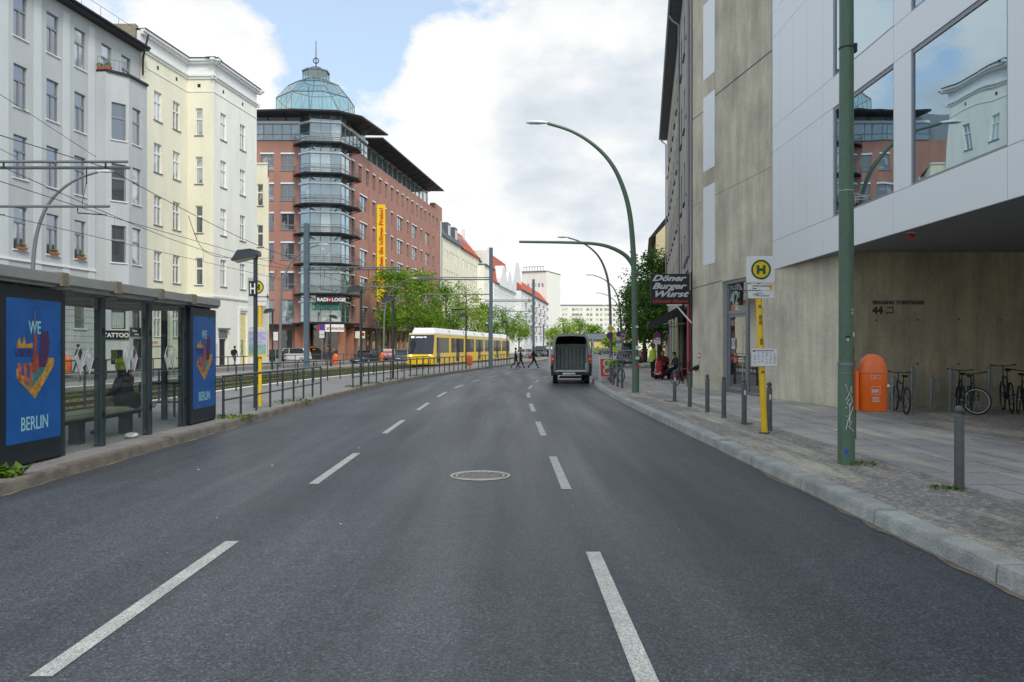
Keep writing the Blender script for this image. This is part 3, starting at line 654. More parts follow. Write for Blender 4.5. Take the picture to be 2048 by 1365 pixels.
for u in colsT: window(G1, gr, u, ROW[3], WG, HG, 'T', 'alud', 'pane', .17, 'trim')
for px in (8, 75, 132, 183):
    u = G1.u(px); MB(G1.T).box(u-.32, u+.32, -.03, -.001, 6.3, zc-.4).build('pale_band', 'greyl', gr)
for k in (1, 2, 3):
    u = G1.u(8)-2.75*k; MB(G1.T).box(u-.32, u+.32, -.03, -.001, 6.3, zc-.4).build('pale_band', 'greyl', gr)
MB(G1.T).box(0, G1.u(190), -.09, -.001, 7.05, 7.2).build('string_course', 'trim', gr)
b = MB(G1.T)
for k in range(11): b.box(0, G1.u(191), -.004, -.001, 1.2+.44*k, 1.235+.44*k)
b.build('rustication', flat('groove_grey', S(120,124,130), .9), gr)
b = MB(G1.T); b.box(-.2, G1.L+.1, -.75, 13.2, zc, zc+.22).prism([(-.85,zc+.22),(13.2,zc+.22),(6.6,zc+3.6)], -.2, G1.L+.1, 'x'); b.build('roof', 'dark', gr)
MB(G1.T).tube([(-.2,-.82,zc+.18),(G1.L,-.82,zc+.18)], .1, 8).build('gutter', 'dark', gr)
b = MB(G1.T)
for k in range(0, 27, 2): b.tube([(k, -.3, zc+.4), (k, -.3, zc+1.3)], .02, 4)
b.tube([(0,-.3,zc+1.3),(26,-.3,zc+1.3)], .02, 4).build('roof_rail', 'lampg', gr)
# bay
A0 = BL(55.7); A1 = (-28.36, 55.6); A2 = (-27.3, 56.76); A3 = (A2[0]+.142*2.15, A2[1]+2.15); A4 = BL(60.2)
zb = 21.05
for k, (p, q, cu) in enumerate(((A0, A1, []), (A1, A2, [223]), (A2, A3, [265]), (A3, (A3[0]-1.9, A3[1]+.3), []))):
    f = Fac(p, q); wn = .98 if k == 1 else 1.0
    us = [f.u(c) for c in cu]
    mb = MB(); wallmesh(mb, f, 0, f.L, .1, zb, [(u, u+wn, z, z+HG) for u in us for z in ROW[:3]] + [(u, u+wn, 3.05, 5.2) for u in us])
    mb.build('bay_wall', 'grey', gr)
    for u in us:
        for z in ROW[:3]: window(f, gr, u, z, wn, HG, 'I', 'alud', 'pane', .17, 'trim')
        window(f, gr, u, 3.05, wn, 2.15, 'I', 'dark', 'pane', .17, 'trim')
T = lambda p, k: (p[0]+k, p[1]-k*.4)
MB().prism([A0, T(A1,.12), T(A2,.16), T(A3,.16), A4], zb, zb+.16, 'z').build('bay_cap', 'dark', gr)
F1 = Fac(A1, A2)
b = MB(F1.T); b.tube([(-.5,.1,zb+.95),(F1.L,.1,zb+.95)], .02, 5)
for k in range(6): b.tube([(-.5+k*.36,.1,zb+.16),(-.5+k*.36,.1,zb+.95)], .015, 4)
b.build('balcony_rail', 'lampg', gr)
# shop signs on the ground floor
sg = thing('shop_sign', F1.w(0,0,4.6), 'black wall sign with white TATTOO lettering on the grey house', 'sign')
GF = Fac(BL(55.72-2.2), BL(55.72)); u = F1.u(216)
zb_, zt_ = 2.35, 2.95
MB(F1.T).box(-.25, 1.55, -.1, -.03, zb_, zt_).build('panel', 'black', sg)
MB().text('TATTOO', .42, F1.TT(-.2, -.105, zb_+.14), bold=.014, wide=1.0).build('lettering', 'white', sg)
F2 = Fac(A2, A3)
sg = thing('shop_sign', F2.w(0,0,3), 'small black shop board above the dark door right of the tattoo sign', 'sign')
MB(F2.T).box(.1, 1.9, -.1, -.03, 2.6, 3.2).build('panel', 'black', sg); MB().text('Old to', .2, F2.TT(.25, -.105, 2.9), bold=.004).text('Tattoo', .18, F2.TT(.5, -.105, 2.66), bold=.004).build('lettering', 'white', sg)
MB(F2.T).box(.5,1.5,-.03,-.003,.14,2.4).build('door', 'dark', gr)
b = MB(F1.T).box(.35,1.15,-.02,-.002,.6,1.6).build('cellar_window', 'dark', gr)
# planters on sills and balcony
pl = thing('window_box', (0,0,0), '', 'window box', 'terracotta boxes on the grey house window sills')
MB().prism([(-.42,0),(.42,0),(.48,.22),(-.48,.22)], -.11, .11, 'y').build('box', flat('terracotta', S(158,92,68)), pl)
b = MB(); rr = random.Random(5)
for i in range(50):
    x, y, z = rr.uniform(-.42,.42), rr.uniform(-.1,.1), .22+rr.random()*.16; a = rr.random()*6.3
    b.quad((x,y,z),(x+.09*math.cos(a),y+.09*math.sin(a),z+.03),(x+.08*math.cos(a),y+.08*math.sin(a),z+.1),(x-.02,y,z+.08))
b.build('plants', 'weed', pl)
lab = ['terracotta window box under the leftmost low window of the grey house above the shelter roof', 'terracotta window box under the second low window of the grey house', 'terracotta window box under the third low window of the grey house, nearest the bay', 'terracotta planter with a shrub standing on the grey house bay roof']
spots = [(colsG[4]+WG/2, ROW[0]), (colsG[5]+WG/2, ROW[0]), (colsG[6]+WG/2, ROW[0])]
for i, (u, z) in enumerate(spots):
    o = pl if i == 0 else dup(pl); o.location = G1.w(u, -.1, z+.005); o.rotation_euler.z = G1.rz; o.scale = (.85,.9,.75); o['label'] = lab[i]
o = dup(pl, (A1[0]-.3, A1[1]+.3, zb+.17), 0, lab[3], 1.15)
# --- cream house
cr = thing('apartment_building', (*BL(66), .14), 'pale yellow apartment house with white cornice and a projecting right wing', 'building')
C1 = Fac(BL(60.8), BL(67.35)); C2 = Fac(BL(67.35), (-25.24, 67.35)); C3 = Fac((-25.24, 67.35), (-25.24+.142*7.9, 75.25)); C4 = Fac((C3.p1.x, 75.25), (C3.p1.x-9, 76.5))
ROC = [7.05, 11.45, 15.6, 19.7]; HC = 2.3; zt = 24.6
segs = ((C1, [308, 346], 1.05, 'cream'), (C2, [391], .6, 'cream'), (C3, [441, 480], 1.0, 'creamw'), (C4, [], 1, 'cream'))
for k, (f, cu, wn, m_) in enumerate(segs):
    us = [f.u(c) for c in cu]; mb = MB()
    gh = [(u, u+wn, 2.6, 4.9) for u in us] if k != 2 else [(us[0]-.2, us[0]+1.0, .2, 2.5), (us[1]-.1, us[1]+1.3, .2, 4.9)]
    wallmesh(mb, f, 0, f.L, .1, zt, [(u, u+wn, z, z+HC) for u in us for z in ROC] + gh); mb.build('wall', m_, cr)
    for u in us:
        for z in ROC: window(f, cr, u, z, wn, HC, 'X' if wn > .8 else 'I', 'trim', 'panew', .16, 'lampg')
        if k != 2: window(f, cr, u, 2.6, wn, 2.3, 'X', 'trim', 'pane', .16, 'lampg')
    if k == 2:
        MB(f.T).box(us[0]-.2, us[0]+1.0, .15, .22, .2, 2.5).build('shop_door', 'dark', cr)
        MB(f.T).box(us[0]-.45, us[0]+1.3, -.25, -.002, 3.3, 3.45).box(us[0]-.35, us[0]+.2+.9, -.06, -.002, 2.6, 3.2).build('door_hood', 'lampg', cr)
        MB(f.T).box(us[1]-.1, us[1]+1.3, .1, .22, .2, 4.9).build('gateway', mat('graffiti_doorway', S(226,212,150), .8, var=.1, scale=3), cr)
        b = MB(f.T)
        for j in range(7): b.tube([(us[1]+.1+.15*(j%3), .09, 1.0+.2*j), (us[1]+.5+.1*(j%2), .09, 1.25+.2*j), (us[1]+.8-.1*(j%2), .09, 1.0+.22*j)], .035, 4)
        b.build('graffiti', flat('graffiti_green', S(40,110,70)), cr)
        MB(f.T).box(us[1]-.32, us[1]-.105, -.1, -.002, .14, 5.1).box(us[1]+1.305, us[1]+1.5, -.1, -.002, .14, 5.1).box(us[1]-.32, us[1]+1.5, -.1, -.002, 5.1, 5.35).build('door_surround', 'trim', cr)
        MB(f.T).box(us[0]+.02-1.8, us[0]-.5, -.02, -.002, .14, 2.1).build('pale_plinth', 'greyl', cr)
    e = {0:(0,.0),1:(0,0),2:(0,.0),3:(0,0)}[k]
    b = MB(f.T); L_ = f.L
    j0, j1 = (0, 0) if k == 0 else ((0, .3) if k == 1 else ((-.3, .3) if k == 2 else (-.3, 0)))
    b.box(0, L_, .002, .3, zt+.0, 26.0)
    b.build('frieze', 'trim', cr)
    b = MB(f.T); e_ = k*.003
    b.box(j0, L_+j1, -.1, -.002, zt-.15+e_, zt+.05+e_).box(j0, L_+j1, -.2, -.002, zt+.05+e_, zt+.2+e_).box(j0*1.5, L_+j1*1.5, -.24-e_, -.002, 25.72+e_, 25.9+e_).box(j0*2, L_+j1*2, -.38-e_, -.002, 25.9+e_, 26.1+e_)
    MB(f.T).box(0, L_, -.04, -.002, zt-1.25, zt-1.15).build('moulding', 'trim', cr); MB(f.T).box(0, L_, -.1, -.002, 6.0+e_, 6.16+e_).build('moulding', 'trim', cr)
    b.build('cornice', 'trim', cr)
    if k < 3: MB(f.T).box(j0*2, L_+j1*2, -.44-e_, .4, 26.1+e_, 26.16+e_).build('roof_edge', 'dark', cr)
    for u in us: MB(f.T).box(u+wn/2-.13, u+wn/2+.13, -.005, -.002, zt-.85, zt-.55).build('vent', 'dark', cr)
MB(C1.T).tube([(.25,-.5,25.7),(.2,-.2,24.4),(.12,-.14,23.8),(.12,-.14,22.6)], .07, 6).build('drainpipe', 'dark', cr)
b = MB(C1.T)
for j in range(40): b.box(.02, .75, -.03, -.002, 6.3+.44*j, 6.3+.44*j+.4)
b.build('quoin', 'cream', cr)
b = MB(); pts = [BL(60.8), BL(67.35), (-25.24,67.35), (C3.p1.x,75.25), (C3.p1.x-12, 76.5), (-42, 68)]
b.prism([(x-.3*(i in (1,2,3)), y+.05) for i, (x, y) in enumerate(pts)], 24, 26.15, 'z'); b.build('roof', 'slate', cr)
MB().box(-41, -28.75, 60.83, 61.3, 20, 26.5).build('fire_wall', mat('old_brick', S(150,140,120), .9, var=.3, scale=6), cr)
sd = thing('shop_sign', C1.w(C1.u(303), 0, 3), 'cream shop fascia with faded red lettering on the pale yellow house', 'sign')
MB(C1.T).box(.1, 4.3, -.08, -.003, 1.9, 2.5).build('panel', 'cream', sd); MB().text('Programm', .42, C1.TT(.4, -.085, 2.05), bold=.004).build('lettering', flat('faded_red', S(196,96,70)), sd)
# lower wing beyond it
wg = thing('side_wing', (C3.p1.x-2, 76.9, .14), 'narrow lower pale yellow wing between the cream house and the red office block', 'building')
f = Fac((xx(500, 76.8), 76.8), (xx(535.5, 76.8), 76.8)); zw = zz(329, 76.8)
us = [f.u(514)]; rows = [zz(412,76.8), zz(494,76.8), zz(412,76.8)-8.0]
mb = MB(); wallmesh(mb, f, 0, f.L, 6.9, zw, [(us[0], us[0]+.58, z, z+2.1) for z in rows[:2]]); mb.prism([(0,.25),(f.L-.08,.25),(f.L-2.2,6),(0,6)], 6.9, zw, 'z', T=f.T)
mb.box(0, f.L-2.3, .6, 6, .1, 6.9, T=f.T); mb.build('wall', 'cream', wg)
for z in rows[:2]: window(f, wg, us[0], z, .58, 2.1, 'I', 'trim', 'panew', .16, 'lampg')
MB(f.T).prism([(-.05,-.08),(f.L+.06,-.08),(f.L-2.1,6),(-.05,6)], zw, zw+.14, 'z').build('roof_edge', 'trim', wg)

# --- red office block
rb = thing('office_building', (-27, 104, .14), 'red stone clad office block with a glazed corner bay, black balconies and a glass dome', 'building')
ROR = [9.35, 13.25, 17.1, 20.95, 24.85]; Z0 = 5.0; ZB = 28.7
LF = Fac((-40, 104), (-27.7, 104)); B1 = Fac((-27.7,104), (-26.1,102.9)); B2 = Fac((-26.1,102.9), (-22.24,103.6)); B3 = Fac((-22.24,103.6), (-21.81,107)); RF = Fac((-21.81,107), BL(161))
us = [LF.u(562), LF.u(521), LF.u(521)-(LF.u(562)-LF.u(521))]
wl = 1.72
hol = [(u, u+wl, z, z+2.15) for u in us for z in ROR] + [(u, u+wl, 4.85, 8.0) for u in us] + [(LF.L-1.0-3.0*k-1.9, LF.L-1.0-3.0*k, .3, 4.0) for k in range(4)]
mb = MB(); wallmesh(mb, LF, 0, LF.L, .1, ZB, hol, .25); mb.box(0, LF.L, .4, 1.5, .1, ZB, T=LF.T)
mb.build('wall', 'brick', rb)
for u in us:
    for z in ROR:
        window(LF, rb, u, z, wl, 2.15, 'O', 'alud', 'panebr', .2, 'alud')
        MB(LF.T).box(u-.05, u+wl+.05, -.02, .1, z+2.15, z+2.35).build('blind_box', 'alu', rb)
    window(LF, rb, u, 4.85, wl, 3.15, 'O', 'alud', 'panet', .2, 'alud')
for k in range(4):
    a = LF.L-1.0-3.0*k-1.9; MB(LF.T).box(a, a+1.9, .1, .3, .3, 4.0).build('shop_window', 'paned', rb)
# right face
cu = [RF.u(703)+3.06*k for k in range(17)]; cu = [u for u in cu if u+1.3 < RF.L]
hol = []; wins_ = []
for k, u in enumerate(cu):
    wins_.append((u, 24.85, 1.25, 2.3, 'N'))
    for z in ROR[:4] + [5.2]:
        if k % 3 == 0: wins_.append((u, z, 1.25, 2.2, 'N'))
        elif k % 3 == 1 and k+1 < len(cu): wins_.append((u+.35, z, 3.3, 2.2, 'O'))
for w in wins_: hol.append((w[0], w[0]+w[2], w[1], w[1]+w[3]))
sh = [(u-.1, u+2.0, .3, 4.2) for u in cu[::1]]
mb = MB(); wallmesh(mb, RF, 0, RF.L, .1, ZB, hol+sh, .28); mb.box(.4, RF.L, .4, 12, .1, ZB-.05, T=RF.T)
mb.build('wall', 'brick', rb)
wins_.sort(key=lambda w: w[0])
for u, z, w, h, st in wins_[:80]: window(RF, rb, u, z, w, h, st, 'alud', 'panebr', .24)
b = MB(RF.T); 
for u, z, w, h, st in wins_[80:]: b.box(u, u+w, .2, .24, z, z+h)
if len(wins_) > 80: tag(b.build('far_windows', 'pane', rb), kind='stuff')
BBM = {}
for u, z, w, h, st in wins_[:60]:
    if w not in BBM: BBM[w] = MB().box(-.05, w+.05, -.02, .1, 0, .17).mesh('blind_box', 'alu')
    put('blind_box', BBM[w], rb, RF.w(u, 0, z+h)-rootloc(rb), RF.rz)
for k in range(len(cu)//3+1):
    for d_ in (2.2, 7.6):
        u = cu[0]+3.06*3*k+d_-.1
        if u < RF.L-1: MB(RF.T).box(u, u+.5, -.06, -.002, 4.6, ZB-4.3).build('pilaster', 'brick', rb)
for a, c, z0, z1 in sh[:10]: MB(RF.T).box(a, c, .15, .3, z0, z1).build('shop_window', 'paned', rb)
# top storey
for f, n, d_ in ((LF, 8, 0), (RF, 5, 1)):
    L0, L1 = (LF.L-9.6, LF.L) if not d_ else (0, 7.5)
    for k in range(n):
        a = L0+(L1-L0)*k/n; c = L0+(L1-L0)*(k+1)/n
        fo = MB(f.T).box(a, a+.09, -.02, .1, ZB+.1, 31).box(a+.09, c, -.01, .08, ZB+.1, ZB+.22).box(a+.09, c, -.012, .08, ZB+.85, ZB+.95).box(a+.09, c, -.01, .08, 30.85, 31).build('top_window', 'alud', rb)
        MB(f.T).quad((a+.09,.05,ZB+.22),(c,.05,ZB+.22),(c,.05,30.85),(a+.09,.05,30.85)).build('pane', 'panet', fo)
b = MB(); b.box(LF.L-9.6, LF.L, -.06, .3, 31, 31.3, T=LF.T).box(0, 7.6, -.06, .3, 31, 31.3, T=RF.T); b.build('fascia', 'alu', rb)
b = MB(); b.box(0, LF.L, .3, 3, ZB, 32.2, T=LF.T).box(0, 7.6, .35, 9, ZB, 32.2, T=RF.T).box(7.6, RF.L-6.2, 1.4, 11, ZB, 32, T=RF.T); b.box(LF.L-9.6, LF.L, .15, .3, 31.3, 32.3, T=LF.T); b.build('upper_wall', 'alud', rb)
b = MB(RF.T)
for k in range(14):
    a = 8.2+2.8*k
    if a+1.9 < RF.L-6.2: b.box(a, a+1.9, 1.3, 1.38, ZB+.6, 31.4)
b.build('clerestory', 'panet', rb)
# glazed corner bay
SL = [4.75, 8.55, 12.45, 16.35, 20.1, 24.05, 28.0]
for k, s in enumerate(SL):
    top = SL[k+1] if k+1 < len(SL) else 32.2
    for f, n in ((B1, 1), (B2, 3), (B3, 2)):
        for j in range(n):
            a, c = f.L*j/n, f.L*(j+1)/n
            fo = MB(f.T).box(a, a+.08, -.05, .08, s+.3, top).box(c-.04, c, -.05, .08, s+.3, top).box(a+.08, c-.04, -.04, .06, s+1.05, s+1.13).box(a+.08, c-.04, -.042, .06, s+.3, s+.38).box(a+.08, c-.04, -.041, .06, s+2.78, s+2.85).build('bay_window', 'alud', rb)
            MB(f.T).quad((a+.08,.02,s+.3),(c-.04,.02,s+.3),(c-.04,.02,top),(a+.08,.02,top)).build('pane', 'panet', fo)
    b = MB()
    for f in (B1, B2, B3): b.box(-.1, f.L+.1, -.16, .1, s+2.85+.002*(f is B2), s+3.05+.002*(f is B2), T=f.T)
    b.build('white_band', 'alu', rb)
def octo(dx, dy, r): return [(-27.9-r*.5, 104-.02), (-27.9-r*.1, 104-r*.75), (-26.4, 102.9-r), (-22.0, 103.5-r), (-21.3+r*.75, 105.5), (-21.3+r*.75, 107.6), (-21.9, 107.9)]
for k, s in enumerate(SL):
    r = 1.35 if k else 1.7
    b = MB(); b.prism(octo(0, 0, r), s, s+.18, 'z')
    b.build('balcony_slab' if k else 'canopy', 'dark', rb)
    b = MB(); P_ = octo(0, 0, r)
    for p in P_[1:-1]: MB().tube([(p[0]*.96+(-24.3)*.04, p[1]*.96+105*.04, s), ((p[0]-24.3)/2, (p[1]+105)/2, s-.75)], .05, 5).build('bracket', 'dark', rb)
    if k:
        b = MB(); P_ = octo(0, 0, r-.12)
        for h in (.25,.5,.75,1.0): b.tube([(x, y, s+.18+h) for x, y in P_], .022 if h < 1 else .035, 4)
        for p, q in zip(P_, P_[1:]):
            n = max(1, int(math.dist(p, q)/.9))
            for j in range(n+1): b.tube([(p[0]+(q[0]-p[0])*j/n, p[1]+(q[1]-p[1])*j/n, s+.18+h) for h in (0, 1.0)], .02, 4)
        b.build('balcony_railing', 'lampg', rb)
# canopy along the sides and pillars below
b = MB(); b.box(LF.L-11, LF.L, -1.6, .1, 4.45, 4.75, T=LF.T).box(.3, RF.L, -.9, .1, 4.3, 4.5, T=RF.T); b.build('canopy', 'dark', rb)
for px, Y in ((597,103.2),(611,103),(683,103.4),(700,105.5),(650,104.5)):
    x = xx(px, Y); MB().box(x-.45, x+.45, Y-.1, Y+.8, .1, 4.75).build('pillar', 'brickl', rb)
MB().prism([(-27.5,104.6),(-25.9,103.7),(-22.6,104.2),(-22.2,107),(-27.5,107)], .1, 4.7, 'z').build('shop_front', 'paned', rb)
for i, (px, py) in enumerate(((624,694),(632,690),(655,697),(661,689),(628,699),(651,691),(668,699))): MB().box(xx(px,103.5)-.18, xx(px,103.5)+.18, 103.42+.01*i, 103.52+.01*i, zz(py+1.4,103.5), zz(py-.4,103.5)).build('lit_display', MATS.get('warm_shop_light') or emis('warm_shop_light', S(206,120,40), .12), rb)
# corner signs
sg = thing('shop_sign', (-25, 101.4, 7.6), 'white RADIOLOGIE letters with a red square between them on the red block corner', 'sign')
f = Fac((-26.4, 101.75), (-22.0, 102.35)); s0 = f.u(634)
MB(f.T).box(s0-.15, s0+3.5, .02, .08, 7.5, 8.4).build('panel', 'dark', sg)
MB().text('RADI', .62, f.TT(s0, 0, 7.68), bold=.02).text('LOGIE', .62, f.TT(s0+1.86, 0, 7.68), bold=.02).build('lettering', 'white', sg)
MB(f.T).box(s0+1.42, s0+1.82, -.03, .015, 7.62, 8.14).build('emblem', 'red', sg)
MB(f.T).box(s0+1.55, s0+1.69, -.04, -.032, 7.8, 7.95).build('emblem_dot', 'white', sg)
sg = thing('shop_sign', (-25, 102.5, 6.6), 'pale green RÖNTGEN letters on the bay glass of the red block', 'sign')
s0 = B2.u(625); MB().text('RÖNTGEN', .66, B2.TT(s0, -.07, 6.75), bold=.012, space=1.1).build('lettering', flat('mint_letter', S(170,225,200)), sg)
MB(B2.T).box(s0-.1, B2.L-.05, -.058, -.052, 6.6, 7.55).build('band', flat('mint_band', S(70,140,125)), sg)
sg = thing('shop_sign', (-24, 101.0, 4), 'white bakery sign with a red square emblem on the corner canopy of the red block', 'sign')
f = Fac((-26.6, 101.1), (-21.9, 101.75)); s0 = f.u(636); s1 = f.u(688)
MB(f.T).box(s0+.9, s1, 0, .1, 3.75, 4.7).build('panel', 'white', sg); MB(f.T).box(s0, s0+.88, 0, .1, 3.75, 4.7).build('emblem', 'red', sg)
b = MB(); b.text('steinecke', .62, f.TT(s0+1.05, -.005, 4.02), bold=.012, fit=2.15).build('lettering', flat('brown_letter', S(140,50,44)), sg)
MB(f.T).torus((s0+.44,-.01,4.22), .22, .035, 16, 4, a0=.6, a1=5.4).box(s0+.3,s0+.8,-.02,-.005,4.2,4.27).build('emblem_mark', 'white', sg)
sg = thing('shop_sign', (-20.6, 106.5, 3.4), 'small cream projecting sign with red emblem right of the corner pillars', 'sign')
x = xx(723, 106); MB().box(x-.8, x+.5, 105.7, 105.8, zz(677,106), zz(663,106)).build('panel', 'cream', sg); MB().box(x-.05, x+.45, 105.66, 105.69, zz(672,106), zz(666,106)).build('emblem', 'red', sg)
# roof overhangs
def over(P_, z, th, name='roof_overhang'): MB().prism(P_, z, z+th, 'z').build(name, 'dark', rb)
over([(-36.5,101.8),(-27.5,101.0),(-22.3,101.6),(-19.6,104.2),(-17.6,113.2),(-21.9,113.0),(-24,109),(-36.5,109)], 31.85, .22)
q = lambda Y, o: (-37+.142*Y+o, Y)
over([q(115.5,1.9), q(154.5,1.9), q(154.5,-6), q(115.5,-6)], 32.02, .2)
def rbr(a, c): MB().tube([a, c], .07, 5).build('roof_bracket', 'dark', rb)
for k in range(3): rbr(*[(-21.4+.142*3*k+1.5, 106.5+2.3*k, 31.8), (-21.4+.142*2.3*k, 106.5+2.3*k, 31.3)])
for k in range(11): rbr((q(118+3.3*k,1.7)[0], 118+3.3*k, 32), (q(118+3.3*k,-1)[0], 118+3.3*k, 31.0))
for k in range(4): rbr((-34+2.3*k, 102.3, 31.8), (-34+2.3*k, 103.9, 31.4))
MB(RF.T).box(RF.L-6.2, RF.L, .0, 1, ZB, ZB+1.2).box(RF.L-2.0, RF.L-.8, -.05, .0, 6, 27).build('end_wall', 'brick', rb)
MB(RF.T).box(RF.L-1.9, RF.L-.9, -.08, -.051, 6, 27).build('stair_glazing', 'panet', rb)
# glass dome
dcx, dcy = xx(632, 112), 112
def ring(r, z, n=8, ph=None):
    ph = R(22.5) if ph is None else ph
    return [(dcx+r*math.cos(ph+2*math.pi*k/n), dcy+r*math.sin(ph+2*math.pi*k/n), z) for k in range(n)]
levels = [(5.4, 32.3), (5.4, 36.2), (3.8, 38.1), (1.8, 39.1)]
b = MB(); fb = MB()
rs = [ring(r, z) for r, z in levels]
for A, B in zip(rs, rs[1:]):
    for k in range(8):
        j = (k+1) % 8; b.quad(A[k], A[j], B[j], B[k])
        for t in (0, 1/3, 2/3):
            lp = lambda p, q_: tuple(p[i]+(q_[i]-p[i])*t for i in range(3))
            fb.tube([lp(A[k], A[j]), lp(B[k], B[j])], .05 if t == 0 else .03, 4)
        fb.tube([A[k], A[j]], .07, 4); fb.tube([B[k], B[j]], .07, 4)
dm = b.build('glass_dome', 'domeg', rb); fb.build('dome_frame', 'alud', dm, rootloc(rb))
b = MB(); l0, l1 = ring(1.8, 39.1), ring(1.8, 40.3)
for k in range(8): b.quad(l0[k], l0[(k+1)%8], l1[(k+1)%8], l1[k])
ln = b.build('lantern', 'domeg', rb)
b = MB(); b.add(ring(1.95, 40.3)+ring(1.95, 40.5), [tuple(range(8)), tuple(range(8,16))] + [(k,(k+1)%8,(k+1)%8+8,k+8) for k in range(8)])
for k in range(8): b.tube([l0[k], l1[k]], .07, 4)
for k in range(8): b.tube([l0[k], l0[(k+1)%8]], .07, 4)
b.build('lantern_frame', 'lampg', ln, rootloc(rb))
sz = zz(82, 112); z1, z2 = zz(122, 112), zz(138, 112)
MB().tube([(dcx,dcy,40.4),(dcx,dcy,sz)], [.09,.04], 6).torus((dcx,dcy,z1), .37, .07, 20, 5, ax='y').torus((dcx,dcy,z2), .8, .05, 24, 5, ax='z').tube([(dcx-.8,dcy,z2),(dcx+.8,dcy,z2)], .03, 4).build('spire', 'dark', rb)
b = MB()
for k in range(2):
    a = k*math.pi/2+.4; b.tube([(dcx+4.8*math.cos(a), dcy+4.8*math.sin(a), 33), (dcx+1.7*math.cos(a+.5), dcy+1.7*math.sin(a+.5), 38.9)], .1, 5)
b.build('dome_strut', 'lampg', rb)
# banner
bY = 118.2; bx0, bx1 = xx(753.5, bY), xx(770.5, bY)
ba = thing('banner', (bx0, bY, 8), 'long yellow banner hung down the red facade reading Wir haben die billigen Preise in red', 'banner')
zb0, zb1 = zz(604, bY), zz(408, bY); n = 14; b = MB()
for k in range(n):
    za, zc_ = zb0+(zb1-zb0)*k/n, zb0+(zb1-zb0)*(k+1)/n; va, vb = bY+.03*math.sin(k*1.3), bY+.03*math.sin((k+1)*1.3)
    b.add([(bx0,va,za),(bx1,va,za),(bx1,vb,zc_),(bx0,vb,zc_),(bx0,va+.03,za),(bx1,va+.03,za),(bx1,vb+.03,zc_),(bx0,vb+.03,zc_)], [(0,1,2,3),(7,6,5,4),(0,3,7,4),(1,5,6,2)])
b.build('cloth', flat('banner_yellow', S(248,212,24)), ba)
TB = Matrix.Translation((bx1-.3, bY-.06, zb0+2.6)) @ Matrix.Rotation(R(90), 4, 'X') @ Matrix.Rotation(R(90), 4, 'Z')
MB().text('Wir haben die billigen Preise!', .86, TB, bold=.015, fit=(zb1-zb0)*.78).build('lettering', flat('banner_red', S(206,60,50)), ba)
MB().tube([(bx0-.3,bY,zb1-.05),(bx1,bY,zb1-.05)], .05, 6).build('rod', 'alud', ba); MB().tube([(bx0-.3,bY,zb0+.05),(bx1,bY,zb0+.05)], .05, 6).build('rod', 'alud', ba)
# ============================================================ far buildings
def house(name, label, f, z1, dep, cols_, rows_, wm, pm='pane', w=1.1, h=1.9, zb=.0, pitch=0, roofm='slate', cat='building', sides=True, fm='trim', parts=100):
    rt = thing(name, f.w(0,0,.14), label, cat)
    mb = MB(); hol = [(u, u+w, z, z+h) for u in cols_ for z in rows_]
    wallmesh(mb, f, 0, f.L, zb, z1, hol, .15); mb.box(0.01, f.L-.01, .2, dep, zb, z1-.02, T=f.T)
    mb.quad((0,0,zb),(0,.2,zb),(0,.2,z1),(0,0,z1), T=f.T).quad((f.L,0,zb),(f.L,.2,zb),(f.L,.2,z1),(f.L,0,z1), T=f.T)
    mb.build('wall', wm, rt)
    me = MB().quad((0,.14,0),(w,.14,0),(w,.14,h),(0,.14,h)).box(w/2-.05,w/2+.05,.1,.139,0,h,1).mesh('window', [pm, fm])
    L = [(u, z) for u in cols_ for z in rows_]; 
    for u, z in L[:parts]: put('window', me, rt, f.w(u,0,z)-rootloc(rt), f.rz)
    if L[parts:]:
        b = MB(f.T)
        for u, z in L[parts:]: b.quad((u,.14,z),(u+w,.14,z),(u+w,.14,z+h),(u,.14,z+h))
        tag(b.build('far_windows', pm, rt), kind='stuff')
    b = MB(f.T); b.box(-.1, f.L+.1, -.45, dep+.1, z1, z1+.3)
    if pitch: b.prism([(-.5,z1+.3),(dep+.3,z1+.3),(dep/2,z1+.3+pitch)], 0, f.L, 'x')
    b.build('roof', roofm, rt); return rt
fr = lambda a, n, s: [a+s*k for k in range(n)]
YB = lambda px, o=0: (37)/((1024-px)/F+.142)
def fb_(pa, pb, o=0):
    ya, yb = (37-o)/((1024-pa)/F+.142), (37-o)/((1024-pb)/F+.142); return Fac((-37+o+.142*ya, ya), (-37+o+.142*yb, yb))
f = fb_(886, 923); rt = house('apartment_building', 'pale yellow apartment house with slate mansard roof right behind the red block', f, 24.2, 14, fr(1.2, int((f.L-1)/2.3), 2.3), [4,8,12,16,20], 'cream', pitch=0, parts=60)
MB(f.T).prism([(-.2,24.5),(2.2,28.6),(13,28.6),(14,24.5)], 0, f.L-.05, 'x').build('mansard', 'slate', rt)
for u in (5, 12): MB(f.T).box(u, u+3, .2, 3, 25, 28).build('dormer', 'slate', rt); MB(f.T).box(u+.3, u+2.7, .15, .19, 25.4, 27.5).build('dormer_window', 'panew', rt)
f = fb_(923.5, 958); rt = house('apartment_building', 'yellow apartment house with orange tiled roof and skylights', f, 24.0, 14, fr(1.2, int((f.L-1)/2.3), 2.3), [4,8,12,16,20], 'cream', roofm='roofred', parts=50)
MB(f.T).prism([(-.2,24.3),(4.5,30.2),(9,30.2),(14,24.3)], .05, f.L, 'x').build('tiled_roof', 'roofred', rt)
for u in (5, 9.5, 14): MB(f.T).add([(u,1.45,26.6),(u+1.6,1.45,26.6),(u+1.6,3.0,28.55),(u,3.0,28.55)], [(0,1,2,3)]).build('skylight', 'panew', rt)
MB(f.T).box(f.L-1.0, f.L-.4, 3.5, 4.3, 28, 31.6).build('chimney', 'trim', rt)
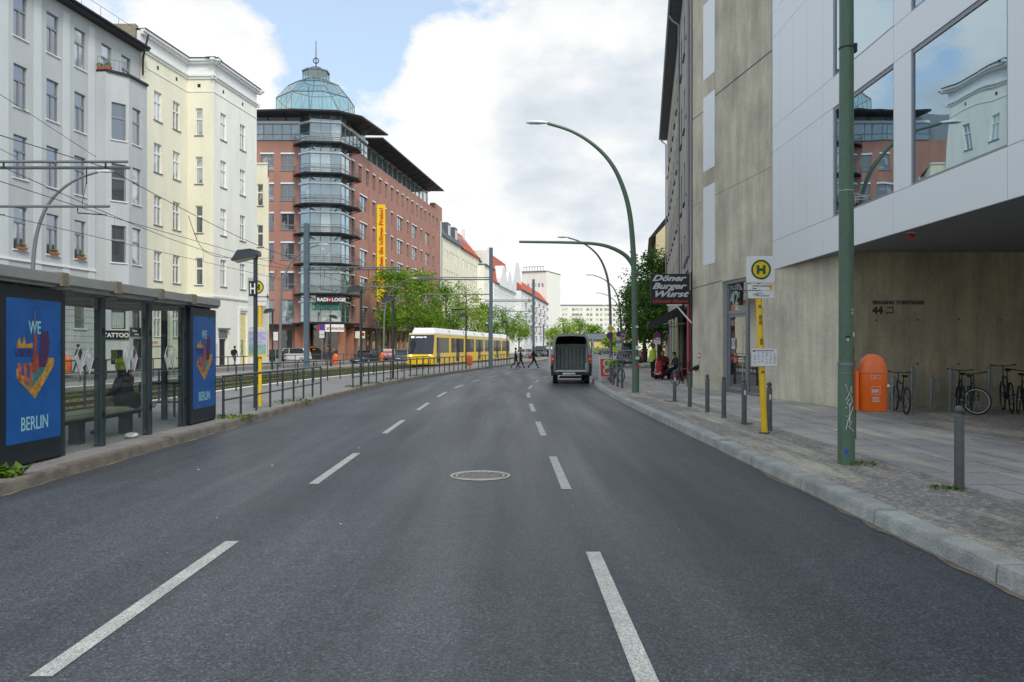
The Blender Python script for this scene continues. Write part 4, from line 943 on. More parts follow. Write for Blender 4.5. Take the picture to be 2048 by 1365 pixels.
f = fb_(958.5, 968); house('apartment_building', 'narrow grey cream house left of the tall cream gabled one', f, 23.5, 14, fr(1.2, int((f.L-1)/2.6), 2.6), [4,8,12,16,20], 'creamw', pitch=4, parts=30)
f = fb_(968.5, 988, 1.6); rt = house('apartment_building', 'tall cream house with curved white gable left of the dark mast', f, 22.5, 14, fr(1.4, int((f.L-1)/2.6), 2.6), [4,8,12,16], 'creamw', parts=40)
b = MB(f.T); b.box(3, f.L-6, .0, 3, 22.8, 26.6).prism([(3.5,26.6),(6,28.0),(f.L-9,28.0),(f.L-6.5,26.6)], 0, 3, 'y'); b.build('gable', 'creamw', rt)
# white gabled house with orange roof
f = fb_(988.5, 1040, 3.0); zt = 18.6
rt = house('apartment_building', 'white house with several pointed gables and a steep orange tiled roof', f, zt, 14, fr(2, int((f.L-2)/3.9), 3.9), [3.4,7.2,11,14.8], 'trim', w=1.6, h=2.1, parts=60)
MB(f.T).prism([(.2,zt+.3),(2.6,zt+8.6),(5,zt+8.6),(14,zt+.3)], .3, f.L-.3, 'x').build('tiled_roof', 'roofred', rt)
for pa, pb, h_ in ((997, 1011, 5.6), (1010, 1022, 5.0), (1021, 1041, 9.5)):
    u = f.u(pa); w_ = f.u(pb)-u
    P_ = [(u,zt-.2),(u+w_,zt-.2),(u+w_*.97,zt+h_*.3),(u+w_*.84,zt+h_*.5),(u+w_*.72,zt+h_*.85),(u+w_*.6,zt+h_),(u+w_*.4,zt+h_),(u+w_*.28,zt+h_*.85),(u+w_*.16,zt+h_*.5),(u+w_*.03,zt+h_*.3)]
    MB(f.T).prism(P_, -.6, 5, 'y').build('gable', 'trim', rt)
MB(f.T).box(2,4.4,3,4.4,zt+5,zt+9.5).build('chimney', 'roofred', rt)
# white house with red roof and balconies
f = fb_(1042, 1101, 5); zt = 19.3
rt = house('apartment_building', 'long white apartment house with low red roof and small reddish balconies', f, zt, 16, fr(4, int((f.L-4)/7.6), 7.6), [2.8,6.2,9.6,13,16.4], 'trim', w=2.4, h=2.0, parts=90)
MB(f.T).prism([(-.6,zt+.3),(3,zt+4.6),(15,zt+.3)], 0, f.L, 'x').build('tiled_roof', 'roofred', rt)
me = MB().box(0,5,-1.2,0,0,.3).box(0,5,-1.25,-1.15,.3,1.3,1).mesh('balcony', ['trim','brick'])
for k in range(int((f.L-8)/15)):
    for z in (5.9,9.3,12.7,16.1): put('balcony', me, rt, f.w(9+15.2*k,0,z)-rootloc(rt), f.rz)
# pale tower behind
Yt = 330; f = Fac((xx(1044,Yt), Yt), (xx(1092,Yt), Yt-4)); zt = zz(545, Yt)
rt = house('tower_block', 'pale stone tower with flat roof terrace rising behind the white houses', f, zt, 18, fr(.8, 6, 1.55), [zt-6.4], 'creamw', w=.9, h=1.6, parts=12)
f2 = Fac((xx(1070,Yt+6), Yt+6), (xx(1107,Yt+6), Yt+6)); z2 = zz(566, Yt+6)
mb = MB(f2.T); mb.box(0, f2.L, 0, 16, 0, z2).box(-.4, f2.L+.4, -.5, 16, z2, z2+.9)
mb.build('lower_wing', mat('pale_stone', S(206,204,194), .9, var=.05), rt)
me = MB().box(0,1.6,-.05,0,0,2.6).mesh('window', 'pane')
for u in (1.2, 4.0):
    for z in (z2-4.2, z2-8.6): put('window', me, rt, f2.w(u,0,z)-rootloc(rt), 0)
b = MB(f.T)
for k in range(8): b.tube([(.5+k*1.2,1,zt+.3),(.5+k*1.2,1,zt+2.2)], .1, 4)
b.tube([(.3,1,zt+2.2),(9.3,1,zt+2.2)], .1, 4); b.build('roof_rail', 'lampg', rt)
# slab block closing the street
Yc = 430; f = Fac((xx(1100,Yc), Yc), (xx(1262,Yc), Yc)); zt = zz(611, Yc)
us = []
for px in (1112,1118,1127,1133,1147,1152,1157,1163,1176,1183,1195,1203,1212,1218,1229,1236,1247,1253): us.append(f.u(px)-.8)
rt = house('slab_block', 'long bright cream prefabricated apartment slab closing the street in the distance', f, zt, 14, us, [2.2+2.75*k for k in range(1,8)], flat('sunlit_panel', S(240,238,222), .8), w=1.25, h=1.35, parts=100)
# small yellow house
Yy = 235; f = Fac((xx(1176,Yy), Yy), (xx(1236,Yy), Yy)); zt = zz(681, Yy)
rt = house('house', 'small yellow house with a grey hipped roof in front of the cream slab', f, zt, 8, [.6, 2.6, 4.6, 6.6], [.9], flat('ochre_render', S(216,198,120), .85), w=.6, h=1.2)
MB(f.T).prism([(-.6,zt+.2),(8.6,zt+.2),(4.3,zt+2.0)], -.4, f.L+.4, 'x').build('hipped_roof', 'slate', rt)
f = Fac((xx(1240,240), 240), (xx(1300,240), 240)); house('house', 'low yellowish house glimpsed beneath the right hand trees', f, 4.2, 8, fr(1, 3, 2.6), [1.2], flat('ochre_render2', S(214,196,140), .85), w=.9, h=1.4, pitch=2.2)
f = Fac((xx(1262,150), 150), (xx(1345,150), 150)); house('house', 'pale building with shops closing the view along the right pavement', f, 12, 8, fr(1, 3, 2.4), [4, 7.5], 'cream', w=1, h=1.6, pitch=2.2)
# ============================================================ trees
def tree(name, x, y, h, r, label, leaf='leaf1', n=2600, ls=.32, base=2.2, seed=1, group='street trees', dens=1.0):
    rr = random.Random(seed); rt = thing(name, (x, y, .1), label, 'tree', group)
    b = MB(); tips = []
    lean = rr.uniform(-.2, .2)
    b.tube([(0,0,-.1),(lean*.4,.05,h*.3),(lean,.1,h*.6),(lean*1.2,.1,h*.93)], [h*.018+.05, h*.015+.03, h*.009+.02, .02], 7)
    for k in range(13):
        t = .28+.62*k/13; z = h*t; a = rr.random()*6.28; ext = r*(1.05-abs(t-.5)*1.1)*rr.uniform(.7,1.05)
        p1 = (lean*t+math.cos(a)*ext*.5, math.sin(a)*ext*.5, z+ext*.35); p2 = (lean*t+math.cos(a)*ext, math.sin(a)*ext, z+ext*rr.uniform(.35,.65))
        b.tube([(lean*t, .1*t, z), p1, p2], [h*.006+.01, .03, .015], 5); tips += [p1, p2]
    b.build('trunk', 'bark', rt, (0,0,0))
    cl = []; n = int(n*1.9)
    for k in range(int(34*dens)):
        while True:
            p = Vector((rr.uniform(-1,1), rr.uniform(-1,1), rr.uniform(-1,1)))
            if .35 < p.length < 1: break
        zc_ = base + (h-base)*.5; prof = 1-.25*p.z
        cl.append((Vector((p.x*r*.85*prof, p.y*r*.85*prof, zc_+p.z*(h-base)*.46)), rr.uniform(.22,.42)*r))
    b = MB(); per = int(n/len(cl))
    for c, cr_ in cl:
        for k in range(per):
            d = Vector((rr.gauss(0,.5), rr.gauss(0,.5), rr.gauss(0,.42)))*cr_*1.05; p = c+d
            if p.z > h: continue
            s = ls*rr.uniform(.55,1.2); u = Vector((rr.gauss(0,1), rr.gauss(0,1), rr.gauss(0,.6))).normalized(); w = u.cross(Vector((rr.gauss(0,1), rr.gauss(0,1), rr.gauss(0,1)))).normalized()
            b.v += [p-u*s*.5, p+w*s*.32, p+u*s*.5, p-w*s*.32]; i = len(b.v); b.f.append((i-4,i-3,i-2,i-1)); b.m.append(0); b.sm.append(False)
    b.build('crown', leaf, rt, (0,0,0)); return rt
TL = [(790,111,13.4,3.9,'big fresh green street tree just right of the yellow banner','leaf1',3600,.36,2.6),
 (843,119,13.6,4.3,'bushy green street tree above the front of the tram','leaf1',3600,.38,2.4),
 (893,134,13.2,4.3,'green street tree above the middle of the tram left of the pantograph','leaf1',3200,.4,2.4),
 (934,150,14.5,4.0,'loose airy street tree behind the tram beside the cream houses','leaf3',1500,.4,3),
 (968,158,10.5,3.6,'lower green street tree left of the tall mast behind the tram','leaf1',2400,.42,2.2),
 (1012,166,11.2,4.3,'thin leaved street tree at the tail of the tram','leaf1',1500,.42,2.6),
 (1038,182,8.5,3.2,'small sparse tree beyond the tail of the tram','leaf1',900,.42,2.4)]
for i, t in enumerate(TL): tree('street_tree', xx(t[0],t[1]), t[1], t[2], t[3], t[4], t[5], t[6], t[7], t[8], 11+i)
tree('street_tree', xx(1322,74), 74, 11.0, 3.4, 'tall dark green tree rising behind the snack bar sign', 'leaf2', 5200, .3, 1.9, 31)
tree('street_tree', xx(1290,88), 88, 9.6, 3.2, 'dark green tree left of the snack bar sign reaching behind the green lamp post', 'leaf2', 4200, .3, 2.0, 32)
tree('street_tree', xx(1318,68), 68, 7.0, 3.0, 'low leafy tree hanging over the side street behind the awning', 'leaf2', 3200, .28, 2.0, 35)
for i, (px, Y, h, r, lb, lf) in enumerate([(1128,262,11.5,5.2,'pale green tree behind the left side of the van roof','leaf3'),(1158,270,12,6.2,'bright green round tree right above the van roof','leaf1'),(1188,262,9.3,4,'smaller green tree right of the van roof before the cream slab','leaf1'),(1110,255,8,4,'low pale tree beside the white balcony house','leaf3'),(1226,225,6.5,3,'thin pale tree between the two grey lamp posts','leaf3')]):
    tree('street_tree', xx(px,Y), Y, h, r, lb, lf, 1700, .62, 1.2, 41+i, 'trees at the end of the street')
# far hedge of greenery
b = MB(); rr = random.Random(9)
for k in range(1500):
    p = Vector((xx(rr.uniform(1180,1300),212), 212+rr.uniform(-2,2), rr.uniform(.1,1.2+.8*rr.random()))); s = .5
    u = Vector((rr.gauss(0,1), rr.gauss(0,1), rr.gauss(0,1))).normalized(); w = u.cross(Vector((0,.3,1))).normalized()
    b.add([p-u*s*.5, p+w*s*.4, p+u*s*.5, p-w*s*.4], [(0,1,2,3)])
tag(b.build('shrubbery', 'leaf3'), 'low pale green shrubs along the verge in front of the little yellow house', 'shrubs', kind='stuff')
# weeds at the foot of things
def weeds(x, y, z, r, n, label, seed=1, s=.07):
    rr = random.Random(seed); b = MB()
    for k in range(n):
        a = rr.random()*6.283; q = r*math.sqrt(rr.random()); px, py = x+q*math.cos(a), y+q*math.sin(a); t = rr.random()*6.28; l = s*rr.uniform(.5,1.3)
        d = Vector((math.cos(t), math.sin(t), 0)); n_ = Vector((-d.y, d.x, 0))*l*.22
        p = Vector((px, py, z)); m_ = p+d*l*.45+Vector((0,0,l*.5)); e = p+d*l+Vector((0,0,l*rr.uniform(.2,.8)))
        b.add([p-n_*.4, p+n_*.4, m_+n_, m_-n_, e], [(0,1,2,3), (3,2,4)])
    o = b.build('weeds', 'weed', None, (x,y,z)); o.location = (x,y,z); return tag(o, label, 'weeds', kind='stuff')
weeds(-6.48, 10.1, .14, .22, 90, 'leafy green weed clump at the foot of the first poster case', 1, .17)
weeds(-6.45, 18.6, .14, .45, 150, 'thin weeds along the kerb beside the second poster case', 2, .09)
weeds(4.86, 11.2, .142, .25, 130, 'flat moss and grass around the foot of the thick green pole', 3, .05)
weeds(5.02, 9.2, .142, .18, 90, 'small grass patch beside the foot of the nearest bollard', 4, .05)
weeds(4.98, 16.95, .142, .14, 50, 'grass tuft at the foot of the bollard left of the bus stop', 5, .05)
weeds(4.8, 24, .142, .22, 60, 'moss at the foot of the farthest ball topped bollard', 6, .05)
for i, (y, r) in enumerate(((24,1.2),(33,.8),(36,1.0),(41,1.0),(46,1.2))): weeds(off(y,-6.5), y, .14, r*.5, 90, ['sparse weeds under the fence beside the near kerb','weeds at the start of the long kerb railing','weeds under the long railing by the platform lamp','weeds under the long railing before the curve','weeds under the railing in the curve of the kerb'][i], 20+i, .1)
# grass in the track bed
b = MB(); rr = random.Random(4)
for k in range(9000):
    Y = rr.uniform(18, 130)**1.0; o_ = rr.choice([-11.4,-12.6,-14.2,-15.8,-17.0]); x = off(Y, o_)+rr.gauss(0,.16); t = rr.random()*6.28; s = rr.uniform(.08,.2)
    d = Vector((math.cos(t)*s*.5, math.sin(t)*s*.5, 0)); p = Vector((x, Y, -.02))
    b.add([p-d*.3, p+d*.3, p+d*.6+Vector((0,0,s))], [(0,1,2)])
tag(b.build('track_grass', 'weed'), 'patchy grass growing between the tram rails', 'grass', kind='stuff')
# ============================================================ lamps
def bulb(rt, p, d, m='offw', s=1.0):     # luminaire at the end of an arm; d = direction along x
    mb = MB()
    prof = [(-.05,.02,.05),(.1,.08,.07),(.35,.15,.1),(.62,.13,.09),(.78,.03,.03)]
    vs = []; k = 10
    for u, w, h in prof:
        for j in range(k):
            a = 2*math.pi*j/k; vs.append((p[0]+d*u*s, p[1]+w*s*math.cos(a), p[2]+.02+h*s*math.sin(a)*(1 if math.sin(a) > 0 else .55)))
    fs = [(i*k+j, i*k+(j+1)%k, (i+1)*k+(j+1)%k, (i+1)*k+j) for i in range(len(prof)-1) for j in range(k)] + [tuple(range(k)), tuple(range(len(vs)-k, len(vs)))]
    mb.add(vs, fs, 0, True); mb.build('luminaire', m, rt, (0,0,0))
def spl(P, n=6):
    out = []; P = [Vector(p) for p in P]
    for i in range(len(P)-1):
        a, b_, c, d = P[max(i-1,0)], P[i], P[i+1], P[min(i+2,len(P)-1)]
        for j in range(n):
            t = j/n; out.append(.5*((2*b_)+(c-a)*t+(2*a-5*b_+4*c-d)*t*t+(3*b_-a-3*c+d)*t**3))
    return out+[P[-1]]
LP = [(4.50,0,.14),(4.46,0,3.5),(4.41,0,5.33),(4.26,0,6.79),(3.93,0,7.88),(3.48,0,8.65),(2.84,0,9.25),(2.11,0,9.67),(1.29,0,9.93)]
def curved_lamp(x, y, label, m, hm='offw', ext=0, group='curved street lamps'):
    rt = thing('street_lamp', (x, y, .14), label, 'street lamp', group)
    P_ = [(p[0]-4.5, 0, p[2]-.14+(ext if i > 1 else 0)*(1 if i else 0)) for i, p in enumerate(LP)]
    pts = spl(P_, 5); n = len(pts)
    b = MB(); b.tube(pts, [.115-.06*min(1, i/(n-1)*1.15) if i > 2 else .12 for i in range(n)], 14); b.build('pole', m, rt, (0,0,0))
    MB().lathe([(.13,0),(.13,.9),(.118,.95)], 16).build('base_sleeve', m, rt, (0,0,0))
    MB().box(-.02,.02,.11,.13,.5,.9).build('service_door', m, rt, (0,0,0)) if False else None
    bulb(rt, P_[-1], -1, hm); return rt
rl = curved_lamp(4.5, 29.0, 'tall green curved street lamp with an extra bare arm near the sandwich board', 'green', 'alu')
b = MB(); P_ = [(0,0,4.35),(-.14,0,4.7),(-.42,0,5.02),(-.9,0,5.27),(-1.45,0,5.4),(-2.3,0,5.45),(-4.24,0,5.48)]
b.tube(spl(P_, 5), [.09-.045*i/30 for i in range(31)], 10); b.build('signal_arm', 'green', rl, (0,0,0))
for z in (4.3, 3.2): MB().cyl((0,0,z), .13, .1, 14).build('collar', 'green', rl, (0,0,0))
b = MB()
for z, w, hgt, mi in ((1.55,.1,.14,0),(1.2,.12,.1,0),(.9,.1,.09,1),(1.95,.08,.06,1),(2.35,.09,.07,0)): b.box(-.02,w,-.123,-.117,z,z+hgt,mi)
b.build('sticker', ['offw','red'], rl, (0,0,0))
g2 = curved_lamp(7.36, 59.2, 'grey curved street lamp with a yellow diamond sign on its post', 'lampg')
curved_lamp(12.35, 90, 'smaller looking grey curved street lamp behind the one with the diamond sign', 'lampg')
curved_lamp(16.6, 120, 'third grey curved street lamp down the right side', 'lampg')
curved_lamp(21.5, 155, 'farthest grey curved street lamp before the cream slab', 'lampg')
for px, Y, h, lb in ((62,44,11.5,'grey curved street lamp in front of the grey house above the shelter'),(560,74.5,11.4,'grey curved street lamp in front of the red office block'),(767,104,10.8,'grey curved street lamp before the trees left of the tram')):
    o = curved_lamp(xx(px,Y), Y, lb, 'lampg'); o.scale = (1.15, 1, (h)/9.95); o.rotation_euler.z = math.pi
# thick near green pole
gpz = thing('street_lamp', (4.70, 11.2, .14), 'thick dark green pole with graffiti and cable ties in the right foreground', 'street lamp')
P_ = [(0,0,0),(-.0,0,3.5),(-.01,0,7.5),(-.15,0,9.0),(-.5,0,10.1),(-1.0,0,10.9),(-1.7,0,11.5),(-2.5,0,11.9),(-3.3,0,12.2)]
pts = spl(P_, 6)
MB().tube(pts, [.105-.04*i/(len(pts)-1) for i in range(len(pts))], 24).build('pole', 'green', gpz, (0,0,0))
MB().lathe([(.116,0),(.112,1.42),(.104,1.45)], 24).build('base_sleeve', 'green', gpz, (0,0,0)); bulb(gpz, P_[-1], -1)
MB().lathe([(.115,1.38),(.119,1.40),(.115,1.42)], 24).lathe([(.112,1.28),(.114,1.285),(.112,1.29)], 24).build('clamp_ring', 'lampg', gpz, (0,0,0))
b = MB(); zt_ = zz(383,11.2)-.14
b.torus((0,0,zt_), .103, .006, 24, 4, ax='z').torus((0,0,zt_-.09), .103, .006, 24, 4, ax='z', T=Matrix.Rotation(R(3),4,'Y')).tube([(.1,-.02,zt_-.03),(.2,-.03,zt_-.06),(.32,-.03,zt_-.07)], .005, 4).tube([(.1,0,zt_+.02),(.13,0,zt_-.1),(.12,0,zt_-.2)], .005, 4); b.build('cable_tie', 'offw', gpz, (0,0,0))
zb_ = zz(97,11.2)-.14; MB().box(.09,.14,-.04,.04,zb_-.06,zb_+.06).lathe([(.104,zb_-.01),(.107,zb_),(.104,zb_+.01)], 20).build('clamp_box', 'dark', gpz, (0,0,0))
b = MB()   # graffiti strokes on the near face of the pole
def stroke(pts2, w=.009, r_=.119):
    P_ = [(r_*math.sin(u/r_), -r_*math.cos(u/r_), z) for u, z in pts2]; b.tube(P_, w/2, 4)
zg = lambda py: zz(py, 11.2)-.14
for pts2 in ([(-.055,zg(768)),(-.01,zg(790)),(.03,zg(772)),(.03,zg(785))],[(-.05,zg(800)),(.0,zg(785)),(.04,zg(800)),(.0,zg(812)),(-.04,zg(806)),(.0,zg(797))],[(-.06,zg(815)),(.06,zg(813))],[(.0,zg(805)),(.0,zg(838))],[(-.03,zg(842)),(.03,zg(822)),(.05,zg(815))],[(-.05,zg(832)),(-.01,zg(830)),(.0,zg(845))],[(-.05,zg(858)),(-.02,zg(838)),(.03,zg(842)),(-.01,zg(852)),(.07,zg(862))]):
    stroke(pts2)
b.build('graffiti', 'white', gpz, (0,0,0))
b = MB()
for u, w, z0, h, mi in ((.01,.05,2.16,.01,0),(.03,.02,2.1,.035,0),(-.06,.07,1.78,.02,1),(-.04,.03,1.73,.03,0),(.05,.035,1.79,.06,0),(.085,.03,1.55,.1,2),(-.07,.05,.15,.07,3)):
    b.quad(*[(.1175*math.sin(a/.1175), -.1175*math.cos(a/.1175), z) for a, z in ((u,z0),(u+w,z0),(u+w,z0+h),(u,z0+h))], mi)
b.build('sticker', ['offw','black','red',flat('blue_sticker', S(40,80,190))], gpz, (0,0,0))
MB().box(.105,.135,-.015,.02,.35,.85).box(.105,.125,-.02,.03,.95,1.45).build('mounting_rail', 'green', gpz, (0,0,0))
# ============================================================ litter bins
bn = thing('litter_bin', (0,0,0), '', 'litter bin', 'orange litter bins')
def bin_body():
    b = MB(); w, d, h = .18, .16, .53
    prof = []
    for k in range(24):
        a = 2*math.pi*k/24; x, y = math.cos(a), math.sin(a); e = .62
        prof.append((w*math.copysign(abs(x)**e, x), d*math.copysign(abs(y)**e, y)))
    vs = []; zs = [(0,.93),(.02,1),(h,1.0)]
    for z, s in zs: vs += [(x*s, y*s, z) for x, y in prof]
    n = 24; b.add(vs, [(i*n+k, i*n+(k+1)%n, (i+1)*n+(k+1)%n, (i+1)*n+k) for i in range(2) for k in range(n)] + [tuple(range(n))[::-1]], 0, True)
    return b, prof, h
b, prof, h = bin_body(); b.build('body', 'orange', bn, (0,0,0))
b = MB(); vs = []; n = 24
for z, s in ((h+.004,1.03),(h+.06,1.0),(h+.13,.91),(h+.19,.76),(h+.235,.54),(h+.262,.28),(h+.268,.01)): vs += [(x*s, y*s+.0, z) for x, y in prof]
b.add(vs, [(i*n+k, i*n+(k+1)%n, (i+1)*n+(k+1)%n, (i+1)*n+k) for i in range(6) for k in range(n)], 0, True); b.build('hood', mat('faded_orange', S(222,108,50), .5, var=.14, scale=8), bn, (0,0,0))
MB().box(-.235,-.188,-.05,.1,.02,.56).box(-.25,-.235,-.03,.08,0,.62).build('bracket', 'orange', bn, (0,0,0))
FT = Matrix.Translation((-.075, -.164, 0)) @ Matrix.Rotation(R(90), 4, 'X')
lt = MB(FT)
def frame_(x0, z0, w, h_, t=.004): lt.box(x0,x0+w,z0,z0+t,0,.003).box(x0,x0+w,z0+h_-t,z0+h_,0,.003).box(x0,x0+t,z0+t,z0+h_-t,0,.003).box(x0+w-t,x0+w,z0+t,z0+h_-t,0,.003)
frame_(0.02,.24,.11,.11); frame_(.01,.455,.05,.05); frame_(.07,.455,.06,.05)
lt.text('BSR', .06, FT.inverted() @ FT @ Matrix.Translation((.027,.268,.0)), bold=.001, ext=.002, wide=.85)
for k in range(4): lt.box(.025,.125-.01*(k%2),.2-.02*k,.206-.02*k,0,.003)
lt.build('print', 'offw', bn, (0,0,0)); MB().cyl((.175,-.12,.36), .02, .015, 8, ax='y').build('lock', 'offw', bn, (0,0,0))
bn.location = (5.03, 11.12, .89); bn['label'] = 'bright orange litter bin with rounded hood hanging on the thick green pole'; bn.rotation_euler.z = R(-8)
def binpost(x, y, label, s=1.15):
    o = dup(bn, (x, y, .14+.2), R(0), label, s)
    MB().tube([(-.27,.02,-.3),(-.27,.02,.7)], .03, 8).build('post', 'dark', o, (0,0,0)); return o
binpost(xx(135,46), 46, 'orange litter bin on the far pavement behind the shelter beside the first poster case', 1.2)
binpost(xx(671,66), 66, 'orange litter bin in front of the red block corner, right of the slate blue mast', 1.15)
binpost(xx(764,82), 82, 'small orange litter bin left of the trees by the far road', 1.15)
binpost(xx(941,64), 63, 'reddish orange litter bin on the tram platform in front of the tram', 1.15)
# ============================================================ bollards
bo = thing('bollard', (0,0,0), '', 'bollard', 'ball topped bollards along the right kerb')
MB().lathe([(.052,0),(.05,.845),(.046,.86),(.03,.865),(.026,.875)], 20).lathe([(.057,0),(.057,.03),(.052,.034)], 20).build('post', 'boll', bo, (0,0,0))
MB().ball((0,0,.915), .048, 16).build('ball', 'boll', bo, (0,0,0))
BO = [(5.20,9.26,'nearest ball topped bollard, alone at the right beside the bicycle racks'),(5.04,15.6,'ball topped bollard right behind the yellow bus stop post'),(4.97,17.05,'ball topped bollard with stickers just left of the bus stop post'),(4.92,18.5,'second ball topped bollard left of the bus stop post'),(4.93,20.1,'ball topped bollard before the edge of the glass entrance, third left of the bus stop'),(4.9,21.95,'ball topped bollard in front of the red bicycle'),(4.9,24.0,'farthest ball topped bollard, with red and white stickers')]
for i, (x, y, lb) in enumerate(BO):
    o = bo if i == 0 else dup(bo); o.location = (x, y, .14); o['label'] = lb; o.scale = (1.05,1.05,1.0)
    if i in (1, 2, 6): MB().box(-.02,.02,-.056,-.053,.62,.72).build('sticker', 'offw', o, (0,0,0))
    if i == 6: MB().box(-.02,.025,-.057,-.0535,.76,.82).build('sticker', 'red', o, (0,0,0))
fb0 = thing('bollard', (0,0,0), '', 'bollard', 'plain posts by the sandwich board')
MB().lathe([(.05,0),(.05,.93),(.04,.95),(.001,.955)], 16).build('post', 'boll', fb0, (0,0,0))
for i, (x, y, lb) in enumerate([(4.49,36.3,'plain grey post partly in front of the orange sandwich board'),(4.43,34.8,'plain grey post just right of the sandwich board'),(4.39,33.1,'third plain grey post right of the sandwich board'),(4.45,32.2,'rightmost plain grey post of the four by the sandwich board')]):
    o = fb0 if i == 0 else dup(fb0); o.location = (x, y, .14); o['label'] = lb
# ============================================================ bus stop (right)
def T_f(x, y, z, rz=0): return Matrix.Translation((x, y, z)) @ Matrix.Rotation(rz, 4, 'Z') @ Matrix.Rotation(R(90), 4, 'X')
bs = thing('bus_stop', (4.82, 15.2, .14), 'yellow bus stop post with white H sign and timetable plate on the right pavement', 'bus stop', rz=R(0))
def hsign(rt, w, z0, z1, y, x, T=None):
    q = 'x'
    MB(T).bbox(x-w/2, x+w/2, y-.03, y+.03, z0, z1, .01).build('sign_panel', 'white', rt, (0,0,0))
    c = (x, y-.034, (z0+z1)/2); r_ = w*.325
    MB(T).cyl(c, r_*.97, .003, 32, ax='y').build('yellow_disc', 'yellow', rt, (0,0,0))
    MB(T).torus((c[0], c[1]-.002, c[2]), r_, r_*.1, 36, 4, ax='y').build('green_ring', flat('stop_green', S(20,92,50)), rt, (0,0,0))
    b = MB(T); k = r_*.48; e = r_*.14
    b.box(x-k, x-k+e*2, c[1]-.012, c[1]-.004, c[2]-k, c[2]+k).box(x+k-e*2, x+k, c[1]-.012, c[1]-.004, c[2]-k, c[2]+k).box(x-k+e*2, x+k-e*2, c[1]-.012, c[1]-.004, c[2]-e, c[2]+e)
    b.build('letter_h', MATS['stop_green'], rt, (0,0,0))
Yb = 15.2; z_ = lambda py: zz(py, Yb)-.14; x_ = lambda px: xx(px, Yb)-4.82
tl = (x_(1518)-x_(1530))
MB().tube([(0,0,0),(tl,0,z_(590))], .058, 14).build('post', 'yellow', bs, (0,0,0))
MB().tube([(tl,0,z_(590)),(tl-.01,0,z_(515)+.02)], .035, 10).build('upper_post', 'lampg', bs, (0,0,0))
hsign(bs, .525, z_(567), z_(514), -.06, x_(1519))
b = MB(); b.box(x_(1494), x_(1546), -.06, -.02, z_(581), z_(569)).box(x_(1495), x_(1546), -.06, -.02, z_(597), z_(583)); b.build('name_plate', 'white', bs, (0,0,0))
b = MB(); b.text('U Rosa-Luxemburg-', .042, T_f(x_(1503), -.064, z_(574)), bold=.0006, ext=.001).text('Platz', .042, T_f(x_(1503), -.064, z_(579.3)), bold=.0006, ext=.001).text('142', .075, T_f(x_(1504), -.064, z_(592.5)), bold=.001, ext=.001).text('S+U', .04, T_f(x_(1516), -.064, z_(588.5)), ext=.001).text('Ostbahnhof', .04, T_f(x_(1516), -.064, z_(593.5)), ext=.001)
b.build('lettering', 'black', bs, (0,0,0)); MB().box(x_(1537), x_(1543), -.064, -.061, z_(580), z_(570.5)).build('zone_mark', flat('amber', S(226,170,60)), bs, (0,0,0))
MB().bbox(x_(1499), x_(1552), -.1, -.07, z_(733.5), z_(697), .008).build('timetable_frame', 'offw', bs, (0,0,0))
MB().box(x_(1501), x_(1550), -.104, -.101, z_(732), z_(699)).build('timetable', 'white', bs, (0,0,0))
b = MB(); rr = random.Random(2)
for c in range(6):
    for r_ in range(13):
        if rr.random() < .88: x0 = x_(1504)+c*.075; b.box(x0, x0+.05*rr.uniform(.6,1.1), -.107, -.105, z_(705)-.018*r_, z_(705)-.018*r_+.007)
b.build('print_lines', flat('print_lilac', S(150,146,180)), bs, (0,0,0)); MB().box(x_(1506), x_(1545), -.107, -.105, z_(702.5), z_(701)).cyl((x_(1504.5),-.107,z_(702.5)), .022, .003, 12, ax='y').build('print_header', flat('header_plum', S(120,60,110)), bs, (0,0,0))
if 0: b = MB()
for z, h_ in ((z_(617),.06),(z_(640),.09),(z_(650),.08),(z_(690),.12),(z_(747),.05)): q_ = tl*z/z_(590); MB().box(q_-.03, q_+.03, -.0605, -.05, z, z+h_).build('scuff', flat('sticker_residue', S(140,120,40)), bs, (0,0,0))
MB().lathe([(.12,0),(.11,.012),(.06,.02)], 12).build('foot', 'black', bs, (0,0,0))
# second stop on the tram platform
b2 = thing('bus_stop', (xx(520,22.3), 22.3, .14), 'yellow tram stop post with white H sign behind the dark platform lamp', 'bus stop'); Yb = 22.3; bx = xx(520,22.3)
z_ = lambda py: zz(py, Yb)-.14; x_ = lambda px: xx(px, Yb)-bx
MB().tube([(0,0,0),(0,0,z_(612))], .05, 12).build('post', 'yellow', b2, (0,0,0))
hsign(b2, .53, z_(594), z_(556), -.05, x_(516)); MB().box(x_(497), x_(535), -.06, -.02, z_(602.5), z_(595.5)).box(x_(497), x_(535), -.06, -.02, z_(612), z_(604)).build('name_plate', 'white', b2, (0,0,0))
MB().bbox(x_(498), x_(536), -.09, .0, z_(714), z_(661), .01).build('info_case', 'offw', b2, (0,0,0))
MB().box(x_(500), x_(533.5), -.095, -.092, z_(687), z_(664)).build('map', mat('map_lilac', S(176,172,206), .5, var=.3, scale=12), b2, (0,0,0))
MB().box(x_(500), x_(533.5), -.095, -.092, z_(709), z_(689)).build('fare_poster', mat('poster_mint', S(140,176,164), .5, var=.2, scale=8), b2, (0,0,0)); MB().box(x_(498), x_(536), -.097, -.091, z_(714), z_(710)).build('yellow_strip', 'yellow', b2, (0,0,0))
MB().box(x_(500), x_(532), -.06, -.03, z_(660), z_(655)).build('small_plate', 'offw', b2, (0,0,0))
